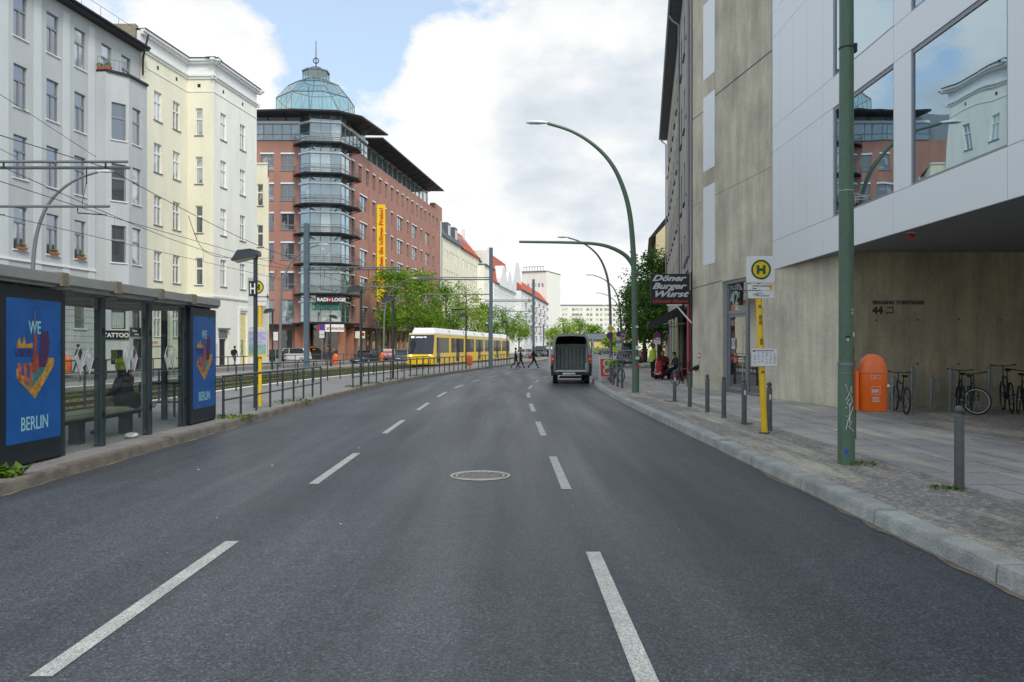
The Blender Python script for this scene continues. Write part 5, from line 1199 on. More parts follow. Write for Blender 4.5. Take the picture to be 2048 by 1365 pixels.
# ============================================================ platform lamps
pl = thing('platform_lamp', (0,0,0), '', 'platform lamp', 'flat headed lamps on the tram stop')
MB().tube([(0,0,0),(0,0,4.12)], .058, 12).build('pole', 'fence', pl, (0,0,0))
MB().add([(.12,-.16,4.12),(.12,.16,4.12),(.1,-.15,4.25),(.1,.15,4.25),(-.62,-.17,3.98),(-.62,.17,3.98),(-.45,-.16,4.26),(-.45,.16,4.26),(-.1,-.16,4.30),(-.1,.16,4.30)],
   [(0,1,3,2),(0,2,8,6,4),(1,5,7,9,3),(2,3,9,8),(8,9,7,6),(6,7,5,4),(0,4,5,1)]).build('lamp_head', 'fence', pl, (0,0,0))
MB().add([(.05,-.13,4.105),(.05,.13,4.105),(-.56,-.14,3.985),(-.56,.14,3.985),(.02,-.1,4.06),(.02,.1,4.06),(-.5,-.1,3.93),(-.5,.1,3.93)], [(4,5,7,6),(0,4,6,2),(1,3,7,5),(2,6,7,3),(0,1,5,4)]).build('diffuser', flat('lamp_diffuser', S(170,168,140), .3), pl, (0,0,0))
LPS = [(511,21.6,1,'dark platform lamp with a small H plate just beyond the shelter'),(722,34.4,1,'second platform lamp, standing inside the long kerb railing'),(786,41.5,1,'third platform lamp, before the big tree left of the tram'),(932,62,1,'platform lamp in front of the middle of the tram'),(1014,80,1,'platform lamp at the tail of the tram'),
 (545,55.7,.2,'far platform lamp close to the yellow tram stop post'),(661,66.7,.2,'far platform lamp before the bakery on the red block corner'),(754,80,.2,'far platform lamp just left of the trees'),(820,90,.2,'far platform lamp behind the front of the tram'),(978,92,1,'platform lamp head showing left of the tall mast above the tram')]
for i, (px, Y, z, lb) in enumerate(LPS):
    o = pl if i == 0 else dup(pl); z = .14 if z == 1 else z; o.location = (xx(px,Y), Y, z); o['label'] = lb
    if 5 <= i <= 8: o.rotation_euler.z = math.pi if i == 6 else 0
b = MB(); zt_ = zz(563,21.6)-.14; zb_ = zz(593,21.6)-.14
b.box(-.14,.06,-.09,-.06,zb_,zt_); hp = b.build('stop_plate', 'black', pl, (0,0,0)) if False else None
hp = thing('stop_plate', (xx(511,21.6), 21.6, .14+zb_), 'small black plate with a white H fixed to the first platform lamp', 'sign')
zz0 = .0; hh = zt_-zb_
MB().bbox(-.15,.06,-.1,-.062,0,hh,.006).build('panel', 'black', hp, (0,0,0))
MB().box(-.115,-.085,-.104,-.101,.06,hh-.06).box(-.005,.025,-.104,-.101,.06,hh-.06).box(-.085,-.005,-.104,-.101,hh/2-.02,hh/2+.02).build('letter', 'white', hp, (0,0,0))
# ============================================================ fences
def fence(P_, label, sp=1.5, h=.97, cat='railing', rails=(0.97,.42), group=None):
    S_ = path_len(P_); n = max(1, round(S_[-1]/sp)); rt = thing('railing', (P_[0][0], P_[0][1], P_[0][2] if len(P_[0]) > 2 else .14), label, cat, group)
    z0 = rt.location.z; me = MB().lathe([(.03,0),(.03,h-.03)], 10).lathe([(.04,h-.12),(.04,h-.06),(.03,h-.05)], 10).mesh('post', 'fence')
    for k in range(n+1):
        q = at_len([p[:2] for p in P_], S_, S_[-1]*k/n); put('post', me, rt, (q[0]-P_[0][0], q[1]-P_[0][1], 0))
    for r_ in rails:
        MB().tube([(p[0]-P_[0][0], p[1]-P_[0][1], r_) for p in P_], .03 if r_ > .5 else .022, 8).build('rail', 'fence', rt, (0,0,0))
    return rt
path_len2 = path_len
def path_len(P): 
    s = [0]
    for a, b in zip(P, P[1:]): s.append(s[-1] + math.dist(a[:2], b[:2]))
    return s
fence([(-6.65,18.35),(-6.6,23),(-6.6,27.5)], 'short dark railing along the kerb between the shelter and the platform gap', 1.15)
fence([(off(y,-6.4), y) for y in (32.4,35,38,41,44,47,50,53,56,59,61)], 'long dark railing following the kerb in front of the tram', 1.45)
fence([(off(y,-6.4)+.0, y) for y in (64.5,68,72,76,80)], 'dark railing along the kerb past the tall mast at the tram tail', 1.5)
fence([(-11.0,20.5),(-10.6,27),(-10.2,32.3),(off(36,-9.6),36),(off(42,-9.4),42),(off(48,-9.3),48),(off(54,-9.2),54),(off(60,-9.2),60)], 'dark railing between the platform and the tram rails', 1.9)
fence([(off(y,-19.9), y, .2) for y in (26,32,38,44,50,56,62,68,74,80,86)], 'dark railing on the far platform in front of the far road', 2.1, 1.0)
fence([(-8.7,18.6),(-7.2,18.9)], 'short low railing at the end of the shelter', 1.0, .8, rails=(.8,.35))
# ============================================================ catenary masts and wires
def mast(x, y, z, h, s, label, arm, thick=.17, cat='mast', zs=(7.6,6.2)):
    rt = thing('catenary_mast', (x, y, z), label, cat, 'catenary masts of the tram line')
    b = MB(); w = thick
    b.box(-w,w,-w*.95,-w*.8,0,h).box(-w,w,w*.8,w*.95,0,h).box(-w*.18,w*.18,-w*.8,w*.8,0,h).build('pole', 'mast' , rt, (0,0,0))
    MB().box(-w-.02,w+.02,-w-.02,w+.02,0,.25).build('foot', 'mast', rt, (0,0,0))
    for k, zh in enumerate(zs):
        b = MB(); zz_ = zh-z
        b.tube([(0,-.02,zz_),(arm*(1 if k == 0 else .92),-.02,zz_)], .045, 8)
        if k == 0: b.tube([(0,.12,zz_-.16),(arm,.12,zz_-.16)], .05, 8)
        b.build('arm', 'lampg', rt, (0,0,0))
    return rt
mast(-19.2, 25, .2, 9.6, 1, 'catenary mast outside the left edge whose double arms reach into the picture', 19.2-12.05-.0)
mast(xx(613,58), 58, .2, 10.6, 1, 'thick slate blue catenary mast in front of the red block corner', 6.9, .17)
mast(xx(982,66.5), 66.5, .14, 9.95, 1, 'tall dark catenary mast rising at the kerb in front of the tram', -6.2, .15)
mast(xx(1067,98), 98, .14, 10, 1, 'farther catenary mast behind the crossing pedestrians', -6.0, .16)
mast(xx(1087,170), 170, .14, 6.5, 1, 'most distant thin mast in front of the white balcony house', -4.0, .12, zs=(6.2,))
rr = random.Random(8)
sup = [-20, 25, 58, 98, 140, 190]
for tr, nm in ((-12.6, 'near'), (-15.8, 'far')):
    for kind_ in ('contact', 'messenger'):
        b = MB(); pts = []
        for a, c in zip(sup, sup[1:]):
            n = 10
            for k in range(n):
                t = k/n; Y = a+(c-a)*t; x0, x1 = off(a, tr), off(c, tr); x = x0+(x1-x0)*t
                if kind_ == 'contact': z = 5.92-.04*math.sin(math.pi*t)
                else: z = 7.42-1.05*math.sin(math.pi*t)
                pts.append((x, Y, z))
        b.tube(pts, .011 if kind_ == 'contact' else .013, 5)
        if kind_ == 'messenger':
            for a, c in zip(sup, sup[1:]):
                for t in (.18,.4,.62,.84):
                    Y = a+(c-a)*t; x = off(a,tr)+(off(c,tr)-off(a,tr))*t; b.tube([(x,Y,7.42-1.05*math.sin(math.pi*t)),(x,Y,5.93)], .006, 4)
            for s_ in sup[1:3]:
                x = off(s_,tr); b.tube([(x,s_,7.44),(x,s_,7.6)], .03, 5).tube([(x-.6,s_,7.0),(x-.75,s_,6.2)], .01, 4).tube([(x-.6,s_,7.42),(x-.6,s_,6.9)], .02, 4)
        else:
            for s_ in sup[1:4]:
                x = off(s_,tr); b.tube([(x-.9,s_+.05,6.15),(x-.9,s_+.05,6.0),(x,s_+.05,5.94)], .02, 5)
        o = b.build('overhead_wire', 'black'); tag(o, {('near','contact'):'tram contact wire over the nearer track',('near','messenger'):'carrying wire with thin droppers above the nearer track',('far','contact'):'tram contact wire over the far track',('far','messenger'):'carrying wire with thin droppers above the far track'}[(nm,kind_)], 'overhead wire', 'overhead wires of the tram line')
b = MB(); b.tube([(off(25,-12.6)-.3, 25, 7.75), (off(25,-12.6)-.3, 5, 9.8)], .009, 4).tube([(off(25,-15.4), 25, 7.75), (off(25,-15.4), 5, 9.2)], .009, 4)
tag(b.build('span_wire', 'black'), 'pair of thin stay wires climbing left from the double arm', 'wire')
b = MB(); P_ = spl([(-12.6,31,6.9),(-12.9,33.5,5.8),(-12.6,37,5.9),(-12.6,42,6.5)], 6); b.tube(P_, .012, 5).tube(spl([(-12.6,42,6.6),(-12.8,42,5.9),(-12.6,42,5.3),(-12.5,42.3,5.9)],5), .012, 5)
tag(b.build('feeder_cable', 'black'), 'slack feeder cable hanging in a loop between the overhead wires', 'wire')
# ============================================================ shelter
sh = thing('tram_shelter', (-6.8, 10, .14), 'dark framed glass tram shelter with grey roof beam and two lit poster cases', 'shelter')
XW = -6.8
b = MB(); b.bbox(-8.75, XW+.12, 9.3, 18.15, 2.66, 2.72, .01); b.build('roof', flat('roof_panel', S(200,202,198), .5), sh)
b = MB(); ys_ = [9.3, 11.75, 13.35, 15.0, 16.55, 18.15]
for a, c in zip(ys_, ys_[1:]): b.bbox(XW-.02, XW+.2, a+.1, c-.1, 2.69, 2.86, .02)
b.build('roof_beam', mat('weathered_beam', S(140,143,140), .7, var=.12), sh)
for y in ys_[1:5]: MB().bbox(XW-.03, XW+.22, y-.1, y+.1, 2.67, 2.88, .01).build('beam_joint', mat('weathered_joint', S(124,118,102), .8, var=.3, scale=10), sh)
MB().bbox(-8.85, -8.7, 9.3, 18.15, 2.6, 2.78, .02).build('rear_beam', 'alud', sh)
b = MB()
for k in range(7): b.box(-8.7, XW, 9.5+k*1.4, 9.56+k*1.4, 2.6, 2.655)
for k in range(8): b.box(-8.6+k*.23, -8.56+k*.23, 9.35, 18.1, 2.63, 2.658)
b.build('roof_rib', 'alud', sh)
for y in (9.4, 12.0, 13.2, 14.92, 16.5, 18.1):
    MB().box(XW-.09, XW+.03, y-.07, y+.07, 0.0+.14, 2.6).build('post', 'fence', sh)
for y in (12.6, 15.3, 18.1): MB().box(-8.4, -8.28, y-.06, y+.06, .14, 2.62).build('rear_post', 'alud', sh) if y > 18 else None
gl_ = [(11.95,13.13),(13.27,14.85),(14.99,16.43)]
for a, c in gl_:
    o = MB().box(XW-.006, XW+.006, a, c, .2, 2.58).build('glass_pane', 'clear', sh)
    # etched W of diamonds on the pane
    b = MB(); ym = (a+c)/2+.12; w = .135; zc_ = 1.56
    def P2(dy, dz): return (XW+.008, ym+dy, zc_+dz)
    for s in (-1, 1):
        y0 = s*w
        b.tube([P2(y0-w,0.04), P2(y0,.24), P2(y0+w,0.04)], .006, 4)
        b.tube([P2(y0-w,.04), P2(y0,-.23), P2(y0+w,.04)], .006, 4)
        b.add([P2(y0-w,.04),P2(y0-w*.5,.12),P2(y0,.0),P2(y0+w*.5,.12),P2(y0+w,.04),P2(y0,-.23)], [(0,1,5),(1,2,5),(2,3,5),(3,4,5)])
    b.build('etched_mark', flat('etched_white', S(176,182,182), .7), sh)
for a in (13.2, 14.92, 16.5):
    for z in (.62, 2.0): MB().bbox(XW-.03, XW+.05, a-.03, a+.03, z, z+.1, .006).build('clamp', 'black', sh)
MB().box(-7.8, -7.79, 18.1, 18.104, .2, 2.58).build('end_strip', 'fence', sh)
MB().box(-7.85, -6.9, 18.1, 18.11, .2, 2.5).build('glass_pane', 'clear', sh)
MB().box(-7.95, -7.85, 18.04, 18.16, .14, 2.62).build('side_post', 'fence', sh)
def case(y0, y1, label_part):
    rt = MB().bbox(XW-.17, XW+.09, y0, y1, .17, 2.62, .015).build('poster_case', flat('case_paint', S(26,36,44), .35), sh)
    p0, p1, z0, z1 = y0+.14 if y0 < 12 else y0+.13, y1-.06, .47, 2.45
    X = XW+.0915
    MB().quad((X,p0,z0),(X,p1,z0),(X,p1,z1),(X,p0,z1)).build('poster', mat('poster_blue', S(22,86,156), .3, var=.16, scale=2, fine=.05), rt, rootloc(sh))
    W_ = p1-p0
    def Tt(u, z): return Matrix.Translation((X+.002, p0+u, z)) @ Matrix.Rotation(R(90), 4, 'Z') @ Matrix.Rotation(R(90), 4, 'X')
    MB().text('WE', .26, Tt(W_/2, z1-.48), align='CENTER', ext=.001, wide=.72, bold=.002).text('BERLIN', .27, Tt(W_/2, z0+.16), align='CENTER', ext=.001, wide=.76, bold=.002).build('lettering', flat('poster_mint_letter', S(140,190,196)), rt, rootloc(sh))
    def shp(P_, m_, dx=.002):
        P_ = [(.5+(u-.5)*.82, .52+(v-.5)*(.8 if v < .74 else .9)) for u, v in P_]; b = MB(); n = len(P_); b.add([(X+dx, p0+u*W_, z0+(z1-z0)*v) for u, v in P_], [tuple(range(n))]); b.build('artwork_shape', m_, rt, rootloc(sh))
    if True:
        shp([(.1,.5),(.1,.42),(.5,.22),(.92,.5),(.95,.58),(.78,.58),(.6,.45),(.3,.4)], mat('art_ochre', S(170,128,50), .5, var=.5, scale=14), .0022)
        shp([(.3,.36),(.42,.32),(.7,.46),(.78,.54),(.6,.55),(.4,.42)], mat('art_teal', S(54,116,120), .5, var=.4, scale=8), .003)
        for k in range(3): shp([(.12+.12*k,.54),(.2+.12*k,.54),(.2+.12*k,.36-.02*k),(.12+.12*k+.03,.38-.02*k)], mat('art_orange', S(166,84,56), .5, var=.5, scale=14), .0035)
        shp([(.08,.66),(.44,.66),(.44,.6),(.08,.6)], mat('art_navy', S(40,52,110), .5, var=.5, scale=14), .0034)
        shp([(.1,.7),(.16,.74),(.2,.7),(.26,.75),(.3,.7),(.44,.72),(.44,.67),(.1,.67)], MATS['art_ochre'], .0038)
        shp([(.62,.76),(.66,.8),(.72,.78),(.8,.79),(.84,.73),(.8,.6),(.74,.5),(.58,.5),(.6,.64)], mat('art_purple', S(70,40,84), .5, var=.3, scale=10), .0036)
        shp([(.42,.5),(.47,.68),(.48,.74),(.52,.74),(.53,.68),(.6,.5),(.5,.44)], mat('art_red', S(150,66,48), .5, var=.4, scale=8), .0042)
        shp([(.495,.74),(.49,.95),(.5,.95),(.51,.74)], MATS['art_orange'], .0044)
        shp([(.5+.045*math.cos(a*.785), .74+.022*math.sin(a*.785)) for a in range(8)], MATS['art_red'], .0046)
case(10.42, 11.9, ''); case(16.62, 18.06, '')
# bench and man
be = thing('bench', (-7.35, 14.2, .14), 'pale stone bench on dark legs inside the tram shelter', 'bench')
b = MB(); b.bbox(-7.62, -7.1, 12.2, 15.95, .58, .68, .03); b.build('seat', mat('pale_bench_stone', S(150,150,128), .8, var=.15, scale=5), be)
MB().bbox(-7.5, -7.25, 12.7, 15.6, .5, .575, .01).build('crossbeam', 'fence', be)
for y in (13.5, 15.2): MB().box(-7.47, -7.28, y-.09, y+.09, .14, .5).build('leg', 'fence', be)
o = MB().ball((0,0,.05), .1, 8, sz=.55).build('litter', 'offw', None, (0,0,0)); o.location = (-6.88, 14.4, .14); o.scale = (1.2,1.6,1); tag(o, 'crumpled white paper litter at the foot of the shelter glass', 'litter')
# ============================================================ tram
tr = thing('tram', (-8.02, 70, .06), 'yellow low floor tram with white roof and dark windows approaching on the nearer track', 'tram', rz=math.atan2(1, .153))
bnd = [0, 6.3, 12.9, 18.3, 23.7, 29.5, 36.1, 43.4]; W = 1.18
PR = [(-.12,.22),(-.2,.9),(-.1,1.05),(.42,2.86)]      # nose profile
O_ = (0,0,0)
def slab(x0, x1, nose=0):
    b = MB(); g_ = .16
    if nose == 1: P_ = PR + [(x1-g_,2.86),(x1-g_,.22)]
    elif nose == 2: P_ = [(x0+g_,.22),(x0+g_,2.86),(x1-.45,2.86),(x1+.1,1.05),(x1+.15,.9),(x1+.1,.22)]
    else: P_ = [(x0+g_,.22),(x0+g_,2.86),(x1-g_,2.86),(x1-g_,.22)]
    b.prism(P_, -W, W, 'y'); return b
for i, (a, c) in enumerate(zip(bnd, bnd[1:])):
    ns = 1 if i == 0 else (2 if i == 6 else 0)
    seg = slab(a, c, ns).build('car_body', 'tramy', tr, O_)
    x0, x1 = (a+.42 if i == 0 else a+.16), (c-.5 if i == 6 else c-.16)
    xr0, xr1 = (a+1.2 if i == 0 else x0), (c-1.2 if i == 6 else x1)
    r_ = MB(); 
    vs = []
    for x, inset in ((x0, 0), (xr0, 1), (xr1, 1), (x1, 0)):
        hz = 3.46 if inset or i not in (0, 6) else 2.95
        vs += [(x,-W,2.87),(x,-W,2.98),(x,-W+.28,hz),(x,W-.28,hz),(x,W,2.98),(x,W,2.87)]
    n = 6; r_.add(vs, [(j*n+k, j*n+(k+1)%n, (j+1)*n+(k+1)%n, (j+1)*n+k) for j in range(3) for k in range(n)] + [tuple(range(6)), tuple(range(18,24))])
    r_.build('roof', 'white', tr, O_)
    if i: MB().box(a-.17, a+.17, -W+.12, W-.12, .35, 2.95).box(a-.16,a+.16,-W+.1,W-.1,2.95,3.3).build('bellows', 'alud', tr, O_)
    lo, hi = (1.0 if i == 0 else a+.45), (c-.5)
    for s in (-1, 1):
        dx = {0:(1.05,2.35), 1:(a+2.6,a+4.0), 3:(a+1.9,a+3.3), 5:(a+2.6,a+4.0), 6:(c-2.6,c-1.3)}.get(i)
        MB().box(lo, hi, s*W-.01, s*W+.012, 1.22, 2.6).build('window_band', 'glassd', tr, O_)
        if dx:
            MB().box(dx[0], dx[1], s*W-.01, s*W+.02, .34, 2.56).build('door', 'glassd', tr, O_)
            MB().box((dx[0]+dx[1])/2-.03, (dx[0]+dx[1])/2+.03, s*W-.01, s*W+.026, .36, 2.5).build('door_seam', 'alud', tr, O_)
        MB().box(a+.2, c-.2, s*W-.3, s*W-.02, .1, .22).build('skirt', 'black', tr, O_)
        for xm in (lo+1.6, ):
            MB().box(xm, xm+.09, s*W, s*W+.025, 1.9, 2.15).box(xm+.6, xm+.68, s*W, s*W+.025, 1.75, 1.95).build('window_sticker', 'offw', tr, O_)
wn = lambda t: (-.1+.52*t, 1.05+1.81*t)
b = MB(); a0, a1 = wn(.04), wn(.98)
b.prism([(a0[0]-.03,a0[1]),(a1[0]-.03,a1[1]),(a1[0]+.4,a1[1]),(a0[0]+.4,a0[1])], -W+.03, W-.03, 'y'); b.build('windscreen', 'glassd', tr, O_)
b = MB(); b.box(.42, .44, -W+.02, W-.02, 2.87, 2.9); 
ds = MB(); a0 = wn(.83)
DT = Matrix.Translation((a0[0]-.06, .95, a0[1])) @ Matrix.Rotation(R(-90), 4, 'Z') @ Matrix.Rotation(R(90-16), 4, 'X')
ds.text('M8', .22, DT, bold=.012, ext=.002).text('Landsberger Allee', .17, DT @ Matrix.Translation((.42,.02,0)), bold=.004, ext=.002, wide=.8)
ds.build('destination_display', emis('led_white', S(225,235,240), 1.0), tr, O_)
for s in (-1, 1):
    MB().ball((-.16, s*.86, .98), .1, 12, sz=.7).build('headlight', emis('lamp_warm', S(255,244,214), 2.2), tr, O_)
MB().tube([(-.11,.25,1.15),(.15,-.35,2.0)], .015, 4).build('wiper', 'black', tr, O_)
b = MB(); px_ = 15.5
b.tube([(px_,0,3.5),(px_-1.6,0,4.3),(px_-.3,0,5.7)], .04, 5).tube([(px_-.3,-.75,5.78),(px_-.3,.75,5.78)], .05, 5).tube([(px_-.3,-.75,5.78),(px_-.3,-.85,5.65)], .04, 4).tube([(px_-.3,.75,5.78),(px_-.3,.85,5.65)], .04, 4).tube([(px_-.6,-.7,5.7),(px_-.6,.7,5.7)], .03, 4).box(px_-.9,px_+.6,-.5,.5,3.47,3.56)
b.build('pantograph', 'black', tr, O_)
MB().box(-.22,-.12,-.5,.5,.22,.5).build('coupler_cover', 'tramy', tr, O_)
# ============================================================ van with open rear doors
vn = thing('delivery_van', (2.9, 39.0, 0), 'silver high roof delivery van from behind, rear doors open, cargo hold empty', 'van', rz=R(-3))
sil = mat('van_silver', S(142,146,146), .35, .3, var=.06); vin = mat('van_inner_steel', S(168,178,174), .55, .2, var=.22, scale=4, fine=.12)
OUT = [(-.9,.42),(-.97,.75),(-.98,1.3),(-.92,1.85),(-.8,2.3),(-.72,2.4),(0,2.44),(.72,2.4),(.8,2.3),(.92,1.85),(.98,1.3),(.97,.75),(.9,.42)]
INN = [(-.8,.6),(-.84,.9),(-.855,1.3),(-.82,1.8),(-.73,2.2),(-.65,2.31),(0,2.34),(.65,2.31),(.73,2.2),(.82,1.8),(.855,1.3),(.84,.9),(.8,.6)]
n = len(OUT)
b = MB(); vs = [(x,0,z) for x, z in OUT] + [(x,0,z) for x, z in INN] + [(x,4.0,z) for x, z in OUT] + [(x*.93,4.9,.42 if z < .5 else min(z,1.75)) for x, z in OUT] + [(x*.85,5.75,.4 if z < .5 else min(z,1.05)) for x, z in OUT]
fs = [(k, k+1, n+k+1, n+k) for k in range(n-1)] + [(0, n, 2*n-1, n-1)]
for s in (0, 2, 3):
    e = 2 if s == 0 else s+1
    fs += [(s*n+k, s*n+k+1, e*n+k+1, e*n+k) for k in range(n-1)] + [(s*n, e*n, e*n+n-1, s*n+n-1)]
fs.append(tuple(range(4*n, 5*n))); b.add(vs, fs)
b.build('body', sil, vn, O_)
b = MB(); vs = [(x,.003,z) for x, z in INN] + [(x,2.5,z) for x, z in INN]
b.add(vs, [(k, k+1, n+k+1, n+k) for k in range(n-1)] + [(0, n-1, 2*n-1, n)]); b.build('cargo_lining', mat('dark_lining', S(128,134,132), .7, var=.2), vn, O_)
b = MB(); b.box(-.82, .82, 2.4, 2.49, .63, 1.95)
for k in range(15): b.box(-.73+.1*k, -.69+.1*k, 2.36, 2.4, .66, 1.8)
b.box(-.8,.8,2.3,2.4,1.84,1.92).build('bulkhead', vin, vn, O_)
rb_ = MB()
for k in range(8): rb_.box(-.7+.2*k-.012, -.7+.2*k+.012, 2.34, 2.358, .66, 1.8)
rb_.build('bulkhead_rib', 'dark', vn, O_)
MB().box(-.76, .76, .02, 2.35, .62, .66).build('cargo_floor', vin, vn, O_)
for s in (-1, 1):
    b = MB(); b.box(s*.8-.1, s*.8+.04, .5, 1.6, .66, 1.0).build('wheel_box', vin, vn, O_)
    b = MB()
    for k in range(4): b.box(s*.79-.02, s*.79+.02, .3+.5*k, .36+.5*k, .95, 2.0)
    b.build('side_rib', vin, vn, O_)
    # opened door folded back along the flank
    b = MB(); b.bbox(min(s*1.0,s*1.1), max(s*1.0,s*1.1), .0, .82, .55, 2.28, .03); d = b.build('rear_door', mat('door_silver', S(196,200,202), .4, .1, var=.05), vn, O_)
    MB().box(min(s*1.1,s*1.108), max(s*1.1,s*1.108), .15, .7, 1.35, 1.95).build('pane', 'glassd', d, O_)
    MB().box(s*.99-.03, s*.99+.03, -.03, .05, .75, .82).box(s*.99-.03, s*.99+.03, -.03, .05, 1.9, 1.97).build('hinge', 'black', d, O_)
    MB().bbox(min(s*.84,s*.985), max(s*.84,s*.985), -.035, .02, 1.0, 1.42, .01).build('tail_light', mat('tail_red', S(200,24,30), .25), vn, O_)
    MB().box(s*.91-.05, s*.91+.05, -.042, -.036, 1.16, 1.25).build('reversing_lamp', flat('lamp_amber', S(226,170,120), .3), vn, O_)
    MB().cyl((s*.78-.12, .55, .34), .34, .24, 24, ax='x').build('wheel', 'rubber', vn, O_); MB().cyl((s*.78-.12, 4.6, .34), .34, .24, 24, ax='x').build('wheel', 'rubber', vn, O_)
    MB().bbox(s*1.12-.1, s*1.12+.1, 4.0, 4.1, 1.25, 1.65, .02).build('mirror', 'black', vn, O_)
    MB().box(min(s*.93,s*.64), max(s*.93,s*.64), -.05, .3, .36, .98).build('corner_cladding', 'black', vn, O_) if False else MB().bbox(min(s*.86,s*.99), max(s*.86,s*.99), -.05, .2, .38, .99, .02).build('corner_cladding', 'black', vn, O_)
MB().bbox(-.86, .86, -.1, .1, .42, .58, .02).build('bumper', 'black', vn, O_)
MB().box(-.42,.2,-.115,-.102,.45,.54).build('number_plate', 'offw', vn, O_); MB().box(-.78,.78,-.04,.02,.585,.62).build('sill_plate', 'chrome', vn, O_)
b = MB(); b.box(-.55,.55,.2,.5,.3,.36).tube([(-.6,.3,.28),(.6,.3,.28)], .03, 6).build('axle', 'black', vn, O_)
for s in (-1,1): MB().box(s*.7-.06,s*.7+.06,-.11,-.1,.5,.54).build('reflector', 'red', vn, O_)
# ============================================================ cars
def car(x, y, rz, label, col, L=4.3, Wd=1.78, H=1.45, kind='hatch', rear=False, scale=1, z=0):
    m_ = mat('paint_%d_%d_%d' % col, S(*col), .25, .2, var=.03, coat=.6)
    rt = thing('parked_car' if 'parked' in label else 'car', (x, y, z), label, 'car', None, rz)
    h = L/2; bz = H*.62
    P_ = [(-h,.3),(-h-.02,.55),(-h+.06,bz-.02),(-h+.3,bz+.02),(h-1.35,bz),(h-.35,bz-.2),(h,.58),(h+.02,.3)]
    G_ = [(-h+.18,bz+.0),(-h+.55,H-.04),(-h+.95,H),(.15*L,H-.02),(h-1.25,bz-.01)] if kind != 'van' else [(-h+.05,bz),(-h+.15,H-.05),(-h+.3,H),(h-1.5,H),(h-.8,bz-.01)]
    b = MB(); ws = [(-Wd/2,.9),(-Wd/2+.09,1),(Wd/2-.09,1),(Wd/2,.9)]
    def loft(b, P_, ws, zref):
        k = len(P_); vs = [(p[0]*(.985 if s < 1 else 1), w, zref+(p[1]-zref)*s) for w, s in ws for p in P_]
        b.add(vs, [(i*k+j, i*k+(j+1)%k, (i+1)*k+(j+1)%k, (i+1)*k+j) for i in range(len(ws)-1) for j in range(k)] + [tuple(range(k)), tuple(range((len(ws)-1)*k, len(ws)*k))[::-1]])
    loft(b, P_, ws, .45); 
    R_ = [(p[0]*.98, p[1]) for p in G_[1:4]]
    b.prism([(R_[0][0]-.02,H-.07),(R_[0][0]+.1,H+.01),(R_[-1][0],H+.015),(R_[-1][0]+.15,H-.06)], -Wd/2+.17, Wd/2-.17, 'y')
    for s in (-1,1):
        for q in (G_[0][0]+.12, -.1, .55*h): pass
        b.tube([(G_[1][0],s*(Wd/2-.18),H-.05),(G_[0][0],s*(Wd/2-.05),bz)], .05, 5).tube([(-.0,s*(Wd/2-.17),H-.05),(0,s*(Wd/2-.04),bz)], .04, 5).tube([(G_[3][0],s*(Wd/2-.18),H-.05),(G_[4][0],s*(Wd/2-.08),bz)], .045, 5)
    b.build('body', m_, rt, O_)
    g_ = MB(); loft(g_, G_, [(-Wd/2+.05,0.0),(-Wd/2+.16,1),(Wd/2-.16,1),(Wd/2-.05,0.0)], bz); g_.build('windows', 'glassd', rt, O_)
    for sx in (-h+.75, h-.85):
        for s in (-1, 1):
            w_ = MB().cyl((sx, s*(Wd/2-.1)-.1, .32), .32, .2, 20, ax='y').build('wheel', 'rubber', rt, O_)
            MB().cyl((sx, s*(Wd/2+.005)-.008, .32), .2, .016, 12, ax='y').build('rim', 'alud', w_, O_)
    for s in (-1, 1):
        MB().bbox(h-.16, h+.03, min(s*.5,s*(Wd/2-.04)), max(s*.5,s*(Wd/2-.04)), .6, .75, .02).build('headlight', 'chrome', rt, O_)
        MB().bbox(-h-.03, -h+.14, min(s*.55,s*(Wd/2-.05)), max(s*.55,s*(Wd/2-.05)), .68, .88, .02).build('tail_light', MATS['tail_red'], rt, O_)
        MB().bbox(.9, 1.05, s*(Wd/2+.08)-.09, s*(Wd/2+.08)+.09, bz-.02, bz+.12, .02).build('mirror', 'black', rt, O_)
    MB().box(h+.01, h+.04, -.26, .26, .38, .49).build('number_plate', 'offw', rt, O_); MB().box(-h-.045, -h-.015, -.26, .26, .45, .57).build('number_plate', 'offw', rt, O_)
    MB().bbox(h-.1, h+.035, -.5, .5, .5, .62, .01).build('grille', 'black', rt, O_); MB().bbox(-h-.04, h+.04, -Wd/2+.05, Wd/2-.05, .24, .36, .02).build('bumper', 'black', rt, O_)
    return rt
car(xx(583,95), 95, R(176), 'white SUV parked side on before the corner of the red office block', (228,230,230), 4.4, 1.84, 1.66, 'hatch')
car(xx(531,93), 93, R(186), 'dark car parked nose out left of the white SUV', (34,38,44), 4.4, 1.8, 1.5)
car(xx(735,84), 84, R(-110), 'dark blue car driving towards the viewer on the far road', (44,54,70), 4.2, 1.78, 1.45)
car(xx(790,104), 104, R(-98), 'dark car queuing behind the dark blue one under the trees', (48,52,58))
car(xx(806,98), 98, R(-98), 'grey blue car half hidden by the nose of the tram', (96,108,122))
car(xx(1044,158), 158, R(-100), 'white car just right of the tram tail beyond the pedestrians', (206,208,210))
car(xx(1055.5,165), 162, R(-100), 'pale car with bluish windscreen between the walking people', (168,178,188))
car(xx(1080,160), 158, R(-100), 'dark van like car facing the viewer right of the walker with the red bag', (62,66,74), 4.9, 1.95, 2.0, 'van')
car(xx(1094,160), 160, R(-100), 'silver car next to the left flank of the delivery van', (160,166,172))
pc = car(xx(1250,80), 80, R(83), 'silver estate car parked at the right kerb with a bicycle on its tail', (150,152,156), 4.6, 1.8, 1.5)
car(xx(1257,92), 92, R(83), 'white van parked in front of the silver estate car', (206,214,214), 5.2, 1.95, 2.3, 'van')
car(xx(1272,84), 85.5, R(83), 'dark car parked right of the silver estate behind the green lamp post', (40,36,40), 4.3)
